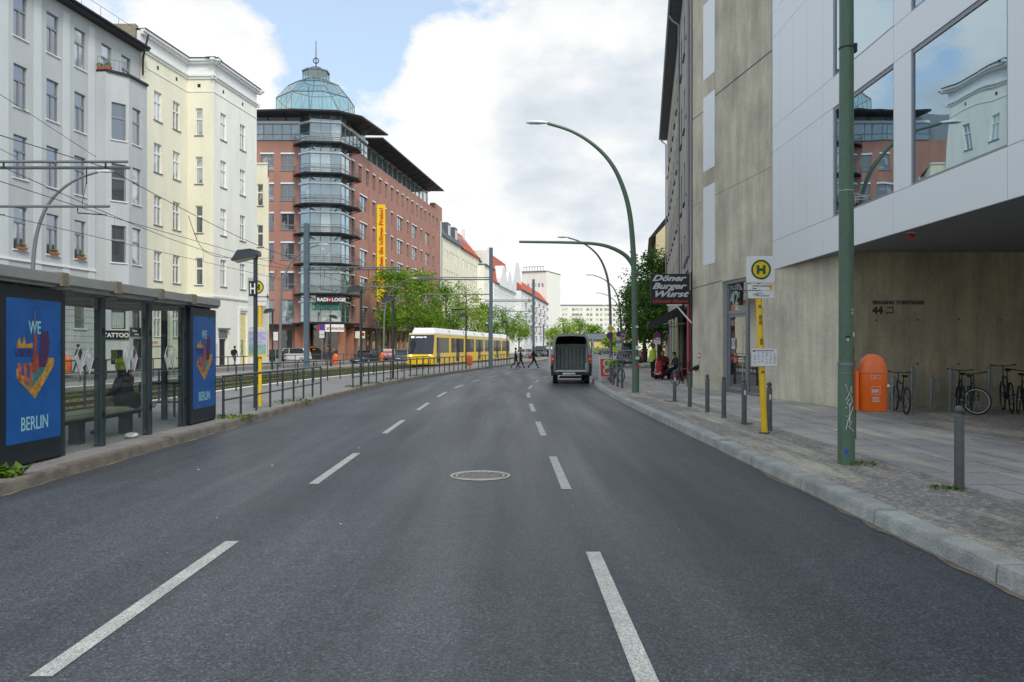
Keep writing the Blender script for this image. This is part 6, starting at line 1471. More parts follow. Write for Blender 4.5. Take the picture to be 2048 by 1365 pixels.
car(xx(1214,190), 190, R(8), 'dark green car crossing far away in front of the yellow house', (36,60,46), 4.4)
# ============================================================ bicycles
def bike_proto(label, fm, rim='chrome', spokes=14, tall=0, curved=False):
    rt = thing('bicycle', (0,0,0), label, 'bicycle'); wb = .53; r_ = .335
    b = MB(); bb = (0,0,.29); hd0, hd1 = (.40,0,.60), (.36,0,.78); st = (-.14,0,.80)
    b.tube([bb, hd0], .019, 6).tube([(st[0]+.01,0,.72), hd1], .017, 6).tube([bb, st], .016, 6).tube([hd0, hd1], .02, 6).tube([bb, (-wb,.05,r_)], .011, 5).tube([bb, (-wb,-.05,r_)], .011, 5).tube([(st[0],0,.7), (-wb,.05,r_)], .01, 5).tube([(st[0],0,.7), (-wb,-.05,r_)], .01, 5)
    b.build('frame', fm, rt, O_)
    MB().tube([hd0, (.45,.05,.55),(wb,.055,r_)], .012, 5).tube([hd0, (.45,-.05,.55),(wb,-.055,r_)], .012, 5).build('fork', fm, rt, O_)
    for sx in (-wb, wb):
        w_ = MB().torus((sx,0,r_), r_-.02, .02, 32, 6).build('wheel', 'rubber', rt, O_)
        MB().torus((sx,0,r_), r_-.045, .011, 32, 4).build('rim', rim, w_, O_)
        b = MB()
        for k in range(spokes):
            a = 2*math.pi*k/spokes; b.tube([(sx,.02*(-1)**k,r_),(sx+(r_-.05)*math.cos(a),0,r_+(r_-.05)*math.sin(a))], .0022, 3, cap=False)
        b.cyl((sx,-.05,r_), .02, .1, 8, ax='y').build('spokes', 'chrome', w_, O_)
    MB().tube([st, (-.15,0,.93+tall)], .012, 5).build('seat_post', 'black', rt, O_)
    MB().add([(-.3,-.075,.95+tall),(-.3,.075,.95+tall),(-.1,.04,.96+tall),(-.1,-.04,.96+tall),(.0,.012,.95+tall),(.0,-.012,.95+tall),(-.27,-.05,.9+tall),(-.27,.05,.9+tall),(-.05,0,.91+tall)], [(0,1,2,3),(3,2,4,5),(0,6,7,1),(6,8,7),(0,3,6),(1,7,2),(3,5,8,6),(2,7,8,4),(4,8,5)]).build('saddle', 'black', rt, O_)
    hb = MB(); hb.tube([hd1, (.345,0,.93),(.40,0,1.0)], .014, 6)
    hb.tube([(.36,-.3,1.02),(.38,-.12,1.0),(.40,0,1.0),(.38,.12,1.0),(.36,.3,1.02)] if not curved else [(.2,-.3,1.04),(.34,-.26,1.03),(.4,-.1,1.0),(.4,.1,1.0),(.34,.26,1.03),(.2,.3,1.04)], .012, 6)
    hb.tube([(.36,-.3,1.02),(.35,-.2,1.018)] if not curved else [(.2,-.3,1.04),(.28,-.28,1.035)], .019, 6).tube([(.36,.3,1.02),(.35,.2,1.018)] if not curved else [(.2,.3,1.04),(.28,.28,1.035)], .019, 6)
    hb.build('handlebar', 'black', rt, O_)
    MB().cyl((0,-.065,.29), .09, .006, 20, ax='y').tube([(0,-.07,.29),(.1,-.09,.16)], .009, 5).tube([(0,.05,.29),(-.1,.08,.42)], .009, 5).box(.05,.15,-.17,-.09,.15,.175).box(-.15,-.05,.08,.16,.41,.435).build('crank', 'dark', rt, O_)
    MB().tube([(0,-.066,.37),(-wb,-.05,r_+.04)], .005, 4).tube([(0,-.066,.21),(-wb,-.05,r_-.04)], .005, 4).build('chain', 'dark', rt, O_)
    return rt
bk = bike_proto('black mountain bicycle seen end on just right of the orange bin', 'black', 'black')
bk.location = (xx(1800,19.9), 19.9, .14); bk.rotation_euler = (R(3), 0, R(78))
bike2 = dup(bk, (xx(1915,20.0), 19.9, .14), None, 'black upright bicycle with wide handlebar behind the foreground bollard'); bike2.rotation_euler = (R(2),0,R(66)); bike2.scale = (1,1,1.06)
bike3 = bike_proto('bicycle with bright front rim facing the viewer at an angle in the rack', 'black', 'offw', 22)
bike3.location = (xx(1965,19.4), 19.75, .14); bike3.rotation_euler = (R(4),0,R(-112))
_w = [k for k in bike3.children if k.name.startswith('wheel')][-1]; _c = Vector((.53,0,.335)); _w.rotation_euler.z = R(62); _w.location = _c - Matrix.Rotation(R(62),3,'Z') @ _c; _w.scale = (1.0,1,1.0)
bike4 = dup(bk, (xx(2010,20.3), 20.2, .14), None, 'tall dark city bicycle behind the one with the bright rim'); bike4.rotation_euler = (R(-2),0,R(68)); bike4.scale = (1,1,1.16)
bike5 = dup(bk, (xx(2043,20.0), 20.0, .14), None, 'dark bicycle cut by the right edge of the picture'); bike5.rotation_euler = (R(2),0,R(50)); bike5.scale = (1,1,1.04)
bike6 = bike_proto('faded red bicycle leaning by the pink drainpipe of the snack bar', flat('faded_red_frame', S(150,62,62)), 'chrome', 14, 0, True)
bike6.location = (xx(1370,33.2), 33.4, .14); bike6.rotation_euler = (R(5),0,R(-62))
bike7 = bike_proto('dark bicycle with a lime green bag standing behind the sandwich board', 'black', 'black', 12)
bike7.location = (xx(1231,37.6), 37.4, .14); bike7.rotation_euler = (0,0,R(-70)); MB().bbox(-.55,-.25,-.2,.2,.72,1.0,.05).build('bag', flat('lime_bag', S(130,200,40)), bike7, O_)
bike8 = dup(bk, (xx(1253,77), 77.3, .62), None, 'small bicycle carried on the tail of the silver estate car'); bike8.rotation_euler = (0,0,R(-6))
# racks
rk = thing('bicycle_rack', (0,0,0), '', 'bicycle rack', 'grey bicycle rack posts by the recessed wall')
MB().tube([(0,0,0),(0,0,.9),(.03,0,.95),(.08,0,.9),(.08,0,.0)], .025, 8).build('post', 'lampg', rk, O_)
MB().tube([(.08,0,.85),(.14,-.03,.86),(.17,-.05,.8),(.17,-.05,.55),(.14,-.03,.5),(.08,0,.5)], .014, 6).build('loop', 'lampg', rk, O_)
MB().tube([(.08,0,.85),(.33,0,.85),(.33,0,.12),(.38,0,.1)], .007, 5).tube([(.08,0,.1),(.36,0,.1)], .012, 5).build('wheel_holder', 'lampg', rk, O_)
for i, (px, tall, lb) in enumerate([(1785,0,'low rack post left of the first bicycle'),(1823,1,'tall rack post just right of the first bicycle'),(1862,0,'empty low rack post standing alone between the bicycles'),(1900,1,'tall rack post left of the bicycle with the wide handlebar'),(1939,0,'low rack post left of the bicycle with the bright rim'),(1977,1,'tall rack post behind the bicycle with the bright rim')]):
    o = rk if i == 0 else dup(rk); o.location = (xx(px,20.3), 20.3, .14); o.scale = (1,1,1.22 if tall else .94); o['label'] = lb
# motor scooter behind the shelter
ms = thing('motorcycle', (xx(186,49.5), 49.5, .14), 'small dark motorcycle parked on the far pavement seen through the shelter glass', 'motorcycle', rz=R(150))
for sx in (-.62,.62): w_ = MB().torus((sx,0,.3), .24, .06, 20, 6).build('wheel', 'rubber', ms, O_)
MB().bbox(-.75,.1,-.16,.16,.55,.78,.05).bbox(-.2,.35,-.14,.14,.3,.62,.05).build('body', 'black', ms, O_); MB().bbox(-.7,.05,-.13,.13,.78,.88,.03).build('seat', 'rubber', ms, O_)
MB().tube([(.62,0,.3),(.42,0,1.02)], .035, 6).tube([(.42,-.32,1.06),(.42,.32,1.06)], .018, 6).build('fork', 'dark', ms, O_); MB().bbox(.4,.56,-.12,.12,.86,1.2,.04).build('windscreen', 'offw', ms, O_)
MB().bbox(-.95,-.62,-.15,.15,.85,1.1,.04).build('top_box', 'black', ms, O_)
# sandwich board
ab = thing('sandwich_board', (xx(1211,38.2), 38.2, .14), 'orange red sandwich board with two food pictures at the pavement corner', 'sandwich board', rz=R(4))
w_ = .3
MB().add([(-w_,-.22,.22),(w_,-.22,.22),(w_,-.05,1.12),(-w_,-.05,1.12),(-w_,-.19,.22),(w_,-.19,.22),(w_,-.02,1.12),(-w_,-.02,1.12)], [(0,1,2,3),(7,6,5,4),(0,4,5,1),(3,2,6,7),(0,3,7,4),(1,5,6,2)]).build('front_panel', 'offw', ab, O_)
AT = Matrix.Translation((0,-.226,.22)) @ Matrix.Rotation(math.atan2(.17,.9)*-1, 4, 'X') @ Matrix.Rotation(R(90), 4, 'X')
MB(AT).box(-w_+.03,w_-.03,.03,.88,0,.004).build('poster', flat('poster_orange', S(208,72,48)), ab, O_)
for cy in (.66,.3):
    MB(AT).lathe([(.19,.006),(.001,.0065)], 24, c=(.05,cy,0)).build('plate', 'offw', ab, O_); MB(AT).lathe([(.13,.008),(.001,.0085)], 16, c=(.05,cy,0)).build('food', mat('food_brown', S(150,110,60), .6, var=.5, scale=20), ab, O_)
    o = ab
MB().add([(-w_,.24,0),(w_,.24,0),(w_,.0,1.12),(-w_,.0,1.12)], [(0,1,2,3)]).tube([(-w_,-.26,0),(-w_,0,1.2)], .015, 5).tube([(w_,-.26,0),(w_,0,1.2)], .015, 5).build('frame', 'alu', ab, O_)
# ============================================================ road signs
def sign(x, y, z, plates, label, h, pole=True, rz=0):
    rt = thing('road_sign', (x, y, z), label, 'road sign', None, rz)
    if pole: MB().tube([(0,0,0),(0,0,h)], .032, 8).build('post', 'alud', rt, O_)
    for kd, zc_, s, m_ in plates:
        if kd == 'disc': MB().cyl((0,-.06,zc_), s, .02, 24, ax='y').build('sign_face', m_, rt, O_); MB().torus((0,-.062,zc_), s*.92, s*.12, 24, 4).build('sign_border', 'red', rt, O_)
        elif kd == 'diamond': MB().prism([(-s,zc_),(0,zc_+s),(s,zc_),(0,zc_-s)], -.07, -.05, 'y').build('sign_border', 'white', rt, O_); MB().prism([(-s*.72,zc_),(0,zc_+s*.72),(s*.72,zc_),(0,zc_-s*.72)], -.078, -.071, 'y').build('sign_face', 'yellow', rt, O_)
        elif kd == 'box': MB().bbox(-s, s, -.07, -.05, zc_-s*m_[1], zc_+s*m_[1], .005).build('sign_face', m_[0], rt, O_)
        elif kd == 'slash': MB().box(-s*.1,s*.1,-.075,-.067,-s,s, T=Matrix.Translation((0,0,zc_)) @ Matrix.Rotation(R(45),4,'Y')).build('slash', 'red', rt, O_)
        elif kd == 'text': MB().text(m_, s, Matrix.Translation((-s*.62,-.066,zc_-s*.35)) @ Matrix.Rotation(R(90),4,'X'), bold=.01).build('lettering', 'black', rt, O_)
    return rt
blu = flat('sign_blue', S(58,70,160))
z59 = lambda py, Y=59: zz(py, Y)-.14
sign(xx(1221.5,58.9), 59.0, .14, [('diamond', z59(657), .3, None)], 'yellow diamond priority sign on the grey lamp post above the van', 1, False)
sign(xx(1219.5,58.9), 58.95, .14, [('disc', z59(672), .24, blu), ('slash', z59(672), .22, None)], 'blue no stopping sign under the yellow diamond', 1, False)
sign(xx(1237.5,72), 72, .14, [('disc', z59(669,72), .24, blu), ('box', z59(677,72), .25, ('white', .7)), ('box', z59(684.5,72), .25, (flat('plate_grey', S(150,156,170)), .5)), ('box', z59(690,72), .25, ('white', .6))], 'post with blue disc and three small plates left of the speed sign', 4.6)
sign(xx(1244.5,72), 71.6, .14, [('disc', z59(673,72), .3, 'white'), ('text', z59(673,72), .3, '30')], 'round 30 speed limit sign behind the bicycle rack car', 3.2)
sign(xx(1319,62), 63, .14, [('disc', z59(673,63), .3, blu), ('slash', z59(673,63), .28, None), ('box', z59(682.5,63), .26, ('white', 1.0))], 'no stopping sign with white plate beyond the man in the yellow jacket', 2.9)
sign(xx(551,60), 60, .2, [('box', zz(673,60)-.2, .2, ('white', 1.6)), ('disc', zz(673,60)-.15, .13, 'white')], 'white zone sign with round symbol right of the yellow tram stop post', 2.6)
sign(xx(644,88), 88, .14, [('box', zz(658,88), .28, (blu, 1.1)), ('box', zz(668,88), .28, ('offw', .8)), ('box', zz(676,88), .28, ('offw', .6))], 'blue and white stacked signs in front of the bakery sign', 4.0)
# pink site hoarding under the trees
hd = thing('notice_board', (xx(778,100), 100, .1), 'small pink and white striped board on the far pavement under the trees', 'board')
b = MB(); 
for k in range(4): MB().box(-.7,.7,-.03,.03,.5+.25*k,.72+.25*k).build('stripe', flat('pale_red', S(222,110,104)) if k % 2 == 0 else 'offw', hd, O_)
MB().box(-.7,-.64,-.02,.02,0,.5).box(.64,.7,-.02,.02,0,.5).build('leg', 'alud', hd, O_)
# ============================================================ people
BASE = dict(pel=(0,0,.95), sp=(0,0,1.13), ch=(0,0,1.33), nk=(.01,0,1.49), hd=(.03,0,1.60), ht=(.02,0,1.70),
  sl=(0,.18,1.41), sr=(0,-.18,1.41), el=(-.02,.23,1.13), er=(-.02,-.23,1.13), wl=(.05,.24,.88), wr=(.05,-.24,.88), gl=(.07,.24,.80), gr=(.07,-.24,.80),
  hl=(0,.1,.9), hr=(0,-.1,.9), kl=(.02,.11,.5), kr=(.02,-.11,.5), al=(0,.11,.09), ar=(0,-.11,.09), tl=(.16,.13,.04), tr_=(.16,-.13,.04))
RAD = dict(pel=.155, sp=.135, ch=.16, nk=.055, hd=.092, ht=.075, sl=.075, sr=.075, el=.048, er=.048, wl=.036, wr=.036, gl=.032, gr=.032, hl=.105, hr=.105, kl=.062, kr=.062, al=.045, ar=.045, tl=.035, tr_=.035)
EDG = [('pel','sp','top'),('sp','ch','top'),('ch','nk','top'),('nk','hd','skin'),('hd','ht','skin'),('ch','sl','top'),('ch','sr','top'),('sl','el','top'),('sr','er','top'),('el','wl','top'),('er','wr','top'),('wl','gl','skin'),('wr','gr','skin'),('pel','hl','leg'),('pel','hr','leg'),('hl','kl','leg'),('hr','kr','leg'),('kl','al','leg'),('kr','ar','leg'),('al','tl','shoe'),('ar','tr_','shoe')]
def person(x, y, z, rz, label, top, leg, pose=None, shoe=(30,28,28), bulk=1.0, hair=(40,32,26), hat=None, long=0, scale=1.0, fine=False, extra=None):
    J = dict(BASE); J.update(pose or {}); names = list(J); rt = thing('person', (x, y, z), label, 'person', None, rz)
    me = bpy.data.meshes.new('sk'); me.from_pydata([J[k] for k in names], [(names.index(a), names.index(b_)) for a, b_, _ in EDG], [])
    o = bpy.data.objects.new('sk', me); COL.objects.link(o); md = o.modifiers.new('s', 'SKIN'); md.use_smooth_shade = True; md.branch_smoothing = .6
    bpy.context.view_layer.update()
    for i, k in enumerate(names):
        q = RAD[k]*(bulk if k in ('pel','sp','ch','sl','sr','el','er','hl','hr') else 1); v = me.skin_vertices[0].data[i]
        v.radius = (q, q*(.82 if k in ('pel','sp','ch') else 1)) ; v.use_root = (k == 'pel')
    sb = o.modifiers.new('u', 'SUBSURF'); sb.levels = 2; sb.render_levels = 2
    dg = bpy.context.evaluated_depsgraph_get(); dg.update(); m2 = bpy.data.meshes.new_from_object(o.evaluated_get(dg)); m2.name = 'body'
    bpy.data.objects.remove(o)
    # face features, ears and fingers joined into the same mesh
    hd, ht = Vector(J['hd']), Vector(J['ht']); fx = Vector(J.get('face', (1,0,0))).normalized() if 'face' in J else Vector((1,0,0)); sd = Vector((-fx.y, fx.x, 0)); up = (ht-hd).normalized()
    ex = MB()
    hc = hd+up*.035
    ex.lathe([(.001,-.125),(.05,-.118),(.072,-.07),(.082,-.01),(.084,.04),(.068,.09),(.035,.115),(.001,.12)], 16, 0, T=Matrix.Translation(hc+fx*.012))
    ex.ball(hc+fx*.095-up*.02, .016, 8, 0, 1.3); ex.ball(hc+fx*.083+up*.0, .014, 6, 0)
    for s in (-1, 1):
        ex.ball(hc+sd*s*.086-up*.01, .022, 8, 0, 1.4); ex.ball(hc+fx*.082+sd*s*.03+up*.012, .011, 8, 5, .8)
    ex.box(-.003,.003,-.024,.024,-.004,.004, 6, T=Matrix.Translation(hc+fx*.09-up*.062) @ Matrix.Rotation(math.atan2(fx.y, fx.x), 4, 'Z'))
    for a, w in (('gl','wl'),('gr','wr')):
        g_, w0 = Vector(J[a]), Vector(J[w]); d = (g_-w0).normalized(); sdv = d.cross(Vector((0,1,.01))).normalized(); n_ = d.cross(sdv)
        for k, ln in enumerate((.062,.075,.08,.07)):
            q = g_+sdv*(k-1.5)*.019; ex.tube([q-d*.02, q+d*ln*.5, q+d*ln*.85+n_*.02, q+d*ln+n_*.035], [.0095,.009,.008,.006], 6, 4)
        ex.tube([w0+d*.03, w0+d*.04+sdv*.04, w0+d*.075+sdv*.05], [.012,.011,.008], 6, 4)
    if fine: pass
    bones = [(Vector(J[a]), Vector(J[b_]), t) for a, b_, t in EDG]; mi = {'skin':0,'top':1,'leg':2,'shoe':3}
    vs = [v.co.copy() for v in m2.vertices]; fs = [tuple(p.vertices) for p in m2.polygons]
    full = MB(); full.v = vs + ex.v; nb = len(vs); full.f = fs + [tuple(i+nb for i in f) for f in ex.f]; full.sm = [True]*len(full.f)
    for p in m2.polygons:
        c = p.center; best = None
        for a, b_, t in bones:
            ab_ = b_-a; tt = clampf((c-a).dot(ab_)/max(1e-9, ab_.length_squared)); dd = (c-(a+ab_*tt)).length
            if best is None or dd < best[0]: best = (dd, t, c)
        m_ = mi[best[1]]
        if best[1] == 'leg' and long and c.z > J['pel'][2]-long: m_ = 1
        full.m.append(m_)
    for k, m_ in enumerate(ex.m): full.m.append(0 if m_ in (0, 4) else (4 if m_ in (5, 6) else m_))
    tm = lambda c, r_=.8: flat('cloth_%d_%d_%d' % c, S(*c), r_)
    sk = 'skin'; bm_ = [sk, tm(top), tm(leg), tm(shoe), flat('eye_dark', S(50,34,32))]
    full.build('body', bm_, rt, O_)
    hb = MB(); T_ = Matrix.Translation(hc+up*.018-fx*.008)
    a0 = math.atan2(fx.y, fx.x)
    hb.lathe([(.094,.0),(.098,.03),(.092,.07),(.068,.105),(.03,.12),(.001,.122)], 16, 0, T=T_)
    hb.add([( -.09*math.cos(a), .09*math.sin(a), 0) for a in [(-1.35+.27*k) for k in range(11)]] + [(-.082*math.cos(a), .082*math.sin(a), -.085) for a in [(-1.35+.27*k) for k in range(11)]], [(k,k+1,k+12,k+11) for k in range(10)], 0, True, T=T_ @ Matrix.Rotation(a0, 4, 'Z'))
    hb.build('hair' if not hat else 'hat', tm(hat or hair, .9), rt, O_)
    if extra: extra(rt, J, tm)
    rt.scale = (scale,)*3; return rt
walk = lambda s: dict(kl=(.16*s,.1,.5), al=(.30*s,.1,.1), tl=(.45*s,.1,.07), kr=(-.05*s,-.1,.5), ar=(-.38*s,-.1,.16), tr_=(-.27*s,-.1,.05), el=(-.12*s,.23,1.15), wl=(-.05*s,.24,.92), gl=(.0,.24,.85), er=(.12*s,-.22,1.15), wr=(.25*s,-.2,.95), gr=(.31*s,-.2,.9))
sit = dict(pel=(0,0,.56), sp=(-.02,0,.74), ch=(.02,0,.97), nk=(.06,0,1.13), hd=(.11,0,1.23), ht=(.12,0,1.33), sl=(.02,.2,1.05), sr=(.02,-.2,1.05), el=(.1,.26,.8), er=(.1,-.26,.8), wl=(.3,.16,.74), wr=(.3,-.14,.72), gl=(.38,.11,.72), gr=(.38,-.1,.70),
   hl=(.05,.1,.55), hr=(.05,-.1,.55), kl=(.47,.13,.55), kr=(.47,-.12,.55), al=(.44,.13,.1), ar=(.5,-.12,.1), tl=(.6,.14,.04), tr_=(.66,-.13,.04))
def coat(rt, J, tm):
    p = Vector(J['pel']); c = Vector(J['ch']); b = MB()
    b.lathe([(.25,-.1),(.265,.05),(.25,.25),(.22,.42),(.1,.5),(.085,.56),(.001,.5)], 20, T=Matrix.Translation(p) @ Matrix.Scale(.92,4,(1,0,0))); b.build('coat', tm((30,32,34)), rt, O_)
def collar_(rt, J, tm):
    n = Vector(J['nk']); b = MB(); b.lathe([(.11,-.06),(.1,.02),(.105,.06),(.09,.055),(.085,-.05)], 16, T=Matrix.Translation(n)); b.build('collar', tm((30,32,34)), rt, O_)
    p = Vector(J['pel']); b = MB(); b.lathe([(.19,-.09),(.24,-.02),(.245,.08),(.22,.2),(.001,.25)], 20, T=Matrix.Translation(p+Vector((.0,0,.0)))); b.build('jacket_hem', tm((30,32,34)), rt, O_)
    h = Vector(J['ht']); b = MB(); b.ball(h+Vector((-.01,0,.085)), .03, 8); b.lathe([(.104,-.05),(.108,-.01),(.104,.0)], 16, T=Matrix.Translation(h+Vector((-.02,0,.0)))); b.build('hat_band', tm((130,150,60)), rt, O_)
person(-7.28, 15.05, .13, R(180), 'seated man in a black winter coat and lime green knitted hat inside the tram shelter', (30,32,34), (92,84,74), sit, hat=(176,196,60), bulk=1.32, extra=collar_, shoe=(70,56,44), scale=1.03)
person(xx(1031,66), 66, 0, R(-12), 'leftmost walker of the two together in a long dark coat crossing the road', (36,36,44), (34,34,36), walk(1), long=.3, extra=None)
person(xx(1041,66.3), 66.3, 0, R(-8), 'second walker in dark jacket and trousers close behind the long coated one', (44,48,54), (30,32,36), walk(.85), scale=1.02)
def redbag(rt, J, tm):
    MB().bbox(-.42,-.12,-.3,.0,.78,1.02,.05).build('bag', tm((176,40,60)), rt, O_); MB().tube([(-.25,-.2,1.0),(0,-.16,1.45),(.05,.05,1.2)], .015, 5).build('strap', tm((120,30,40)), rt, O_)
person(xx(1067,66.3), 66.3, 0, R(-5), 'walker in black with a red shoulder bag striding across the road', (24,24,28), (22,22,26), walk(1.15), extra=redbag, scale=1.05)
def stripes(rt, J, tm):
    m_ = flat('reflective_tape', S(214,218,220), .3); b = MB()
    for z in (1.03,1.12): b.lathe([(.182,z-.022),(.184,z),(.182,z+.022)], 20, T=Matrix.Scale(1.0,4,(1,0,0)))
    b.build('reflective_band', m_, rt, O_)
    b = MB(); b.lathe([(.17,.84),(.178,.95),(.178,1.2),(.165,1.36),(.12,1.42)], 20); b.build('jacket_body', tm((200,232,30)), rt, O_)
vest = dict(el=(.08,.25,1.14), wl=(.2,.2,.98), gl=(.27,.18,.93), er=(.02,-.27,1.13), wr=(.14,-.25,.92), gr=(.19,-.24,.85))
person(xx(1305,42), 42, .14, R(10), 'standing man in a bright yellow high visibility jacket and black trousers', (200,232,30), (22,22,26), vest, bulk=1.15, extra=stripes, hair=(90,84,78), scale=1.04)
# mobility scooter and its rider
sc_ = thing('mobility_scooter', (xx(1325,41), 41.2, .14), 'red mobility scooter facing the viewer beside the man in the yellow jacket', 'mobility scooter', rz=R(-115))
for px_, py_ in ((.55,.16),(.55,-.16),(-.4,.26),(-.4,-.26)): MB().cyl((px_, py_-.04, .14), .14, .08, 16, ax='y').build('wheel', 'rubber', sc_, O_)
MB().bbox(.35,.85,-.27,.27,.22,.42,.06).bbox(-.65,.4,-.26,.26,.16,.26,.03).build('body', 'red', sc_, O_); MB().bbox(-.6,-.15,-.24,.24,.26,.5,.04).build('motor_cover', 'red', sc_, O_)
MB().bbox(.42,.62,-.15,.15,.42,.95,.05).build('front_fairing', 'red', sc_, O_); MB().tube([(.45,-.28,1.0),(.5,0,.98),(.45,.28,1.0)], .02, 6).build('handlebar', 'black', sc_, O_)
MB().bbox(-.55,-.1,-.24,.24,.5,.58,.03).bbox(-.62,-.52,-.24,.24,.55,1.05,.04).build('seat', 'black', sc_, O_)
for s in (-1,1): MB().ball((.86,s*.14,.36), .045, 8).build('headlight', 'offw', sc_, O_)
MB().bbox(.84,.87,-.1,.1,.26,.33,.005).build('bumper_plate', 'offw', sc_, O_)
person(xx(1328,41.4), 41.55, .17, R(-115), 'rider in a red and black jacket sitting on the red mobility scooter', (110,26,34), (30,30,34), sit, bulk=1.2, hair=(120,70,50), scale=1.02)
st_ = MB().bbox(xx(1354,40.5)-.25, xx(1354,40.5)+.3, 40.2, 41.5, .14, .58, .03).build('low_bench', 'dark', None, (0,0,0)); tag(st_, 'low dark bench against the snack bar shop front', 'bench')
person(xx(1353,40.6), 40.7, .14, R(196), 'man in a checked shirt with legs stretched out sitting against the snack bar front', (54,58,66), (44,40,50), dict(sit, kl=(.45,.12,.5), kr=(.45,-.12,.48), al=(.82,.13,.1), ar=(.86,-.12,.1), tl=(.93,.14,.16), tr_=(.98,-.13,.16)), scale=1.0)
phone = dict(el=(.02,.24,1.14), wl=(.2,.1,1.16), gl=(.27,.06,1.2), er=(.02,-.24,1.14), wr=(.2,-.1,1.16), gr=(.27,-.06,1.2), hd=(.06,0,1.6), ht=(.07,0,1.69))
person(xx(158,50.5), 50.5, .14, R(170), 'walker in a dark jacket looking at a phone beside the small parked motorcycle', (40,40,50), (60,72,96), dict(walk(1), **phone), scale=1.04)
def pack(rt, J, tm): MB().bbox(-.32,-.12,-.15,.15,1.0,1.42,.06).build('backpack', tm((30,32,36)), rt, O_)
person(xx(475,67), 66.3, .14, R(60), 'pedestrian in black with a backpack before the yellow house gateway', (26,28,32), (80,92,116), walk(.5), extra=pack, scale=1.0)
person(xx(1286,100), 100, .14, R(80), 'distant dark clothed walker, left of the pair beyond the yellow jacket', (36,34,40), (34,36,44), walk(.8))
person(xx(1292.5,104), 104, .14, R(80), 'distant walker in plum, right of the pair beyond the yellow jacket', (96,44,66), (34,36,44), walk(-.8))
# ============================================================ sky, light, camera
w = bpy.data.worlds.new('World'); SC.world = w; w.use_nodes = True; nt = w.node_tree; N, L = nt.nodes, nt.links
SUN_EL, SUN_AZ = R(46), R(150)      # azimuth clockwise from +Y (the view direction): the sun stands behind, to the right
bg = N['Background']; sky = N.new('ShaderNodeTexSky'); sky.sky_type = 'NISHITA'; sky.sun_disc = False
sky.sun_elevation = SUN_EL; sky.sun_rotation = SUN_AZ; sky.air_density = 1.0; sky.dust_density = 1.2; sky.ozone_density = 1.2
tc = N.new('ShaderNodeTexCoord'); nrm = N.new('ShaderNodeVectorMath'); nrm.operation = 'NORMALIZE'; L.new(tc.outputs['Generated'], nrm.inputs[0])
D = nrm.outputs[0]
def vdir(px, py):
    v = Vector(((px-1024)/F, 1, (HY-py)/F)); return v.normalized()
mpn = N.new('ShaderNodeMapping'); mpn.inputs['Scale'].default_value = (1, 1, 1.7); mpn.inputs['Location'].default_value = (3.1, .4, 2.3); L.new(D, mpn.inputs['Vector'])
n1 = noise(N, L, mpn.outputs[0], 4.6, 10, .62); n2 = noise(N, L, mpn.outputs[0], 19.0, 8, .65)
def math_(op, a, b_=None, c=None):
    m = N.new('ShaderNodeMath'); m.operation = op
    for i, v in enumerate((a, b_, c)):
        if v is None: continue
        if isinstance(v, (int, float)): m.inputs[i].default_value = v
        else: L.new(v, m.inputs[i])
    return m.outputs[0]
acc = math_('ADD', math_('MULTIPLY', n1, 1.35), math_('MULTIPLY', n2, .4))
for px, py, rad, amt in [(590,110,6,-.26),(760,60,8,-.26),(330,-20,6,-.16),(680,150,4,-.15),(980,350,4,-.2),(960,60,4,-.14),(80,-160,12,.22),(-200,60,14,.2),(230,40,5.5,-.3),(1600,100,9,.25),(430,110,4,.3),(500,190,4.5,.26),(600,230,4,.16),(830,250,6,.26),(720,190,2.5,.14),(900,150,3,.2),(1180,90,9,.24),(1150,420,7,.2),(900,430,6,.2),(1250,300,8,.22),(1080,560,9,.14),(1300,120,6,.2),(1020,80,6,.24),(960,200,4,.2),(640,330,5,.1)]:
    d = vdir(px, py); vd = N.new('ShaderNodeVectorMath'); vd.operation = 'DOT_PRODUCT'; L.new(D, vd.inputs[0]); vd.inputs[1].default_value = d
    mr_ = N.new('ShaderNodeMapRange'); mr_.interpolation_type = 'SMOOTHSTEP'; mr_.inputs['From Min'].default_value = math.cos(R(rad*1.5)); mr_.inputs['From Max'].default_value = 1.0
    mr_.inputs['To Max'].default_value = amt; L.new(vd.outputs['Value'], mr_.inputs['Value']); acc = math_('ADD', acc, mr_.outputs[0])
cm = ramp(N, L, acc, [(.82, g3(0)), (.87, g3(.35)), (.94, g3(.75)), (1.06, g3(1))])
mp2 = N.new('ShaderNodeMapping'); mp2.inputs['Scale'].default_value = (1, 1, 2.0); mp2.inputs['Location'].default_value = (7.7, 1.1, .6); L.new(D, mp2.inputs['Vector'])
n3 = noise(N, L, mp2.outputs[0], 6.5, 8, .55)
sh_ = n3
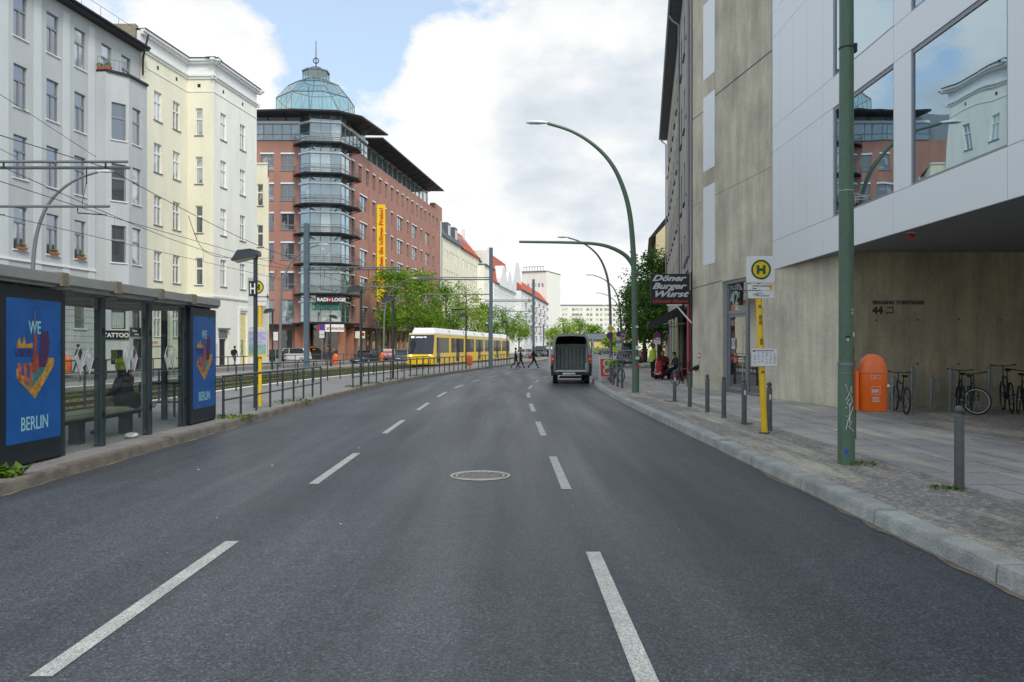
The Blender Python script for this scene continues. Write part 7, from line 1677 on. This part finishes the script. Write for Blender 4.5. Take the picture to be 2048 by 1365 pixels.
for px, py, rad, amt in [(1230,200,8,.04),(1190,330,5,.04),(1120,120,7,-.06),(900,290,4,-.1),(820,200,5,-.18),(430,60,5,-.15),(1180,600,6,-.15),(1210,540,3,.12),(640,260,5,-.1)]:
    d = vdir(px, py); vd = N.new('ShaderNodeVectorMath'); vd.operation = 'DOT_PRODUCT'; L.new(D, vd.inputs[0]); vd.inputs[1].default_value = d
    mr_ = N.new('ShaderNodeMapRange'); mr_.interpolation_type = 'SMOOTHSTEP'; mr_.inputs['From Min'].default_value = math.cos(R(rad*1.5)); mr_.inputs['From Max'].default_value = 1.0
    mr_.inputs['To Max'].default_value = amt; L.new(vd.outputs['Value'], mr_.inputs['Value']); sh_ = math_('ADD', sh_, mr_.outputs[0])
CB = 8.3
cloud = ramp(N, L, sh_, [(.38, (1.04,1.04,1.04)), (.47, (.97,.98,.99)), (.56, (.82,.87,.92)), (.72, (.66,.73,.81))])
cloudb = mixc(N, L, 1.0, cloud, (CB, CB, CB, 1), 'MULTIPLY')
skyb = mixc(N, L, 1.0, sky.outputs[0], (2.0, 1.9, 1.8, 1), 'MULTIPLY')
skyb = mixc(N, L, .5, skyb, (6.2, 7.6, 9.2, 1))
col_ = mixc(N, L, cm, skyb, cloudb); L.new(col_, bg.inputs['Color']); bg.inputs['Strength'].default_value = .1
for nd in N:
    if nd.type == 'MIX': nd.clamp_result = False
s = bpy.data.lights.new('Sun', 'SUN'); s.energy = 2.0; s.angle = R(18); s.color = (1, .95, .87); so = bpy.data.objects.new('Sun', s); COL.objects.link(so)
dv = Vector((math.sin(SUN_AZ)*math.cos(SUN_EL), math.cos(SUN_AZ)*math.cos(SUN_EL), math.sin(SUN_EL)))
so.rotation_euler = dv.to_track_quat('Z', 'Y').to_euler(); so.location = (0, -10, 60)
c = bpy.data.cameras.new('Camera'); c.sensor_width = 36; c.lens = F/2048*36; c.shift_y = (HY-682.5)/2048; c.clip_end = 3000; c.clip_start = .05
co = bpy.data.objects.new('Camera', c); COL.objects.link(co); co.location = (0, 0, CH); co.rotation_euler = (R(90), 0, 0); SC.camera = co
SC.view_settings.view_transform = 'Standard'; SC.view_settings.look = 'None'; SC.view_settings.exposure = .25; SC.view_settings.gamma = 1
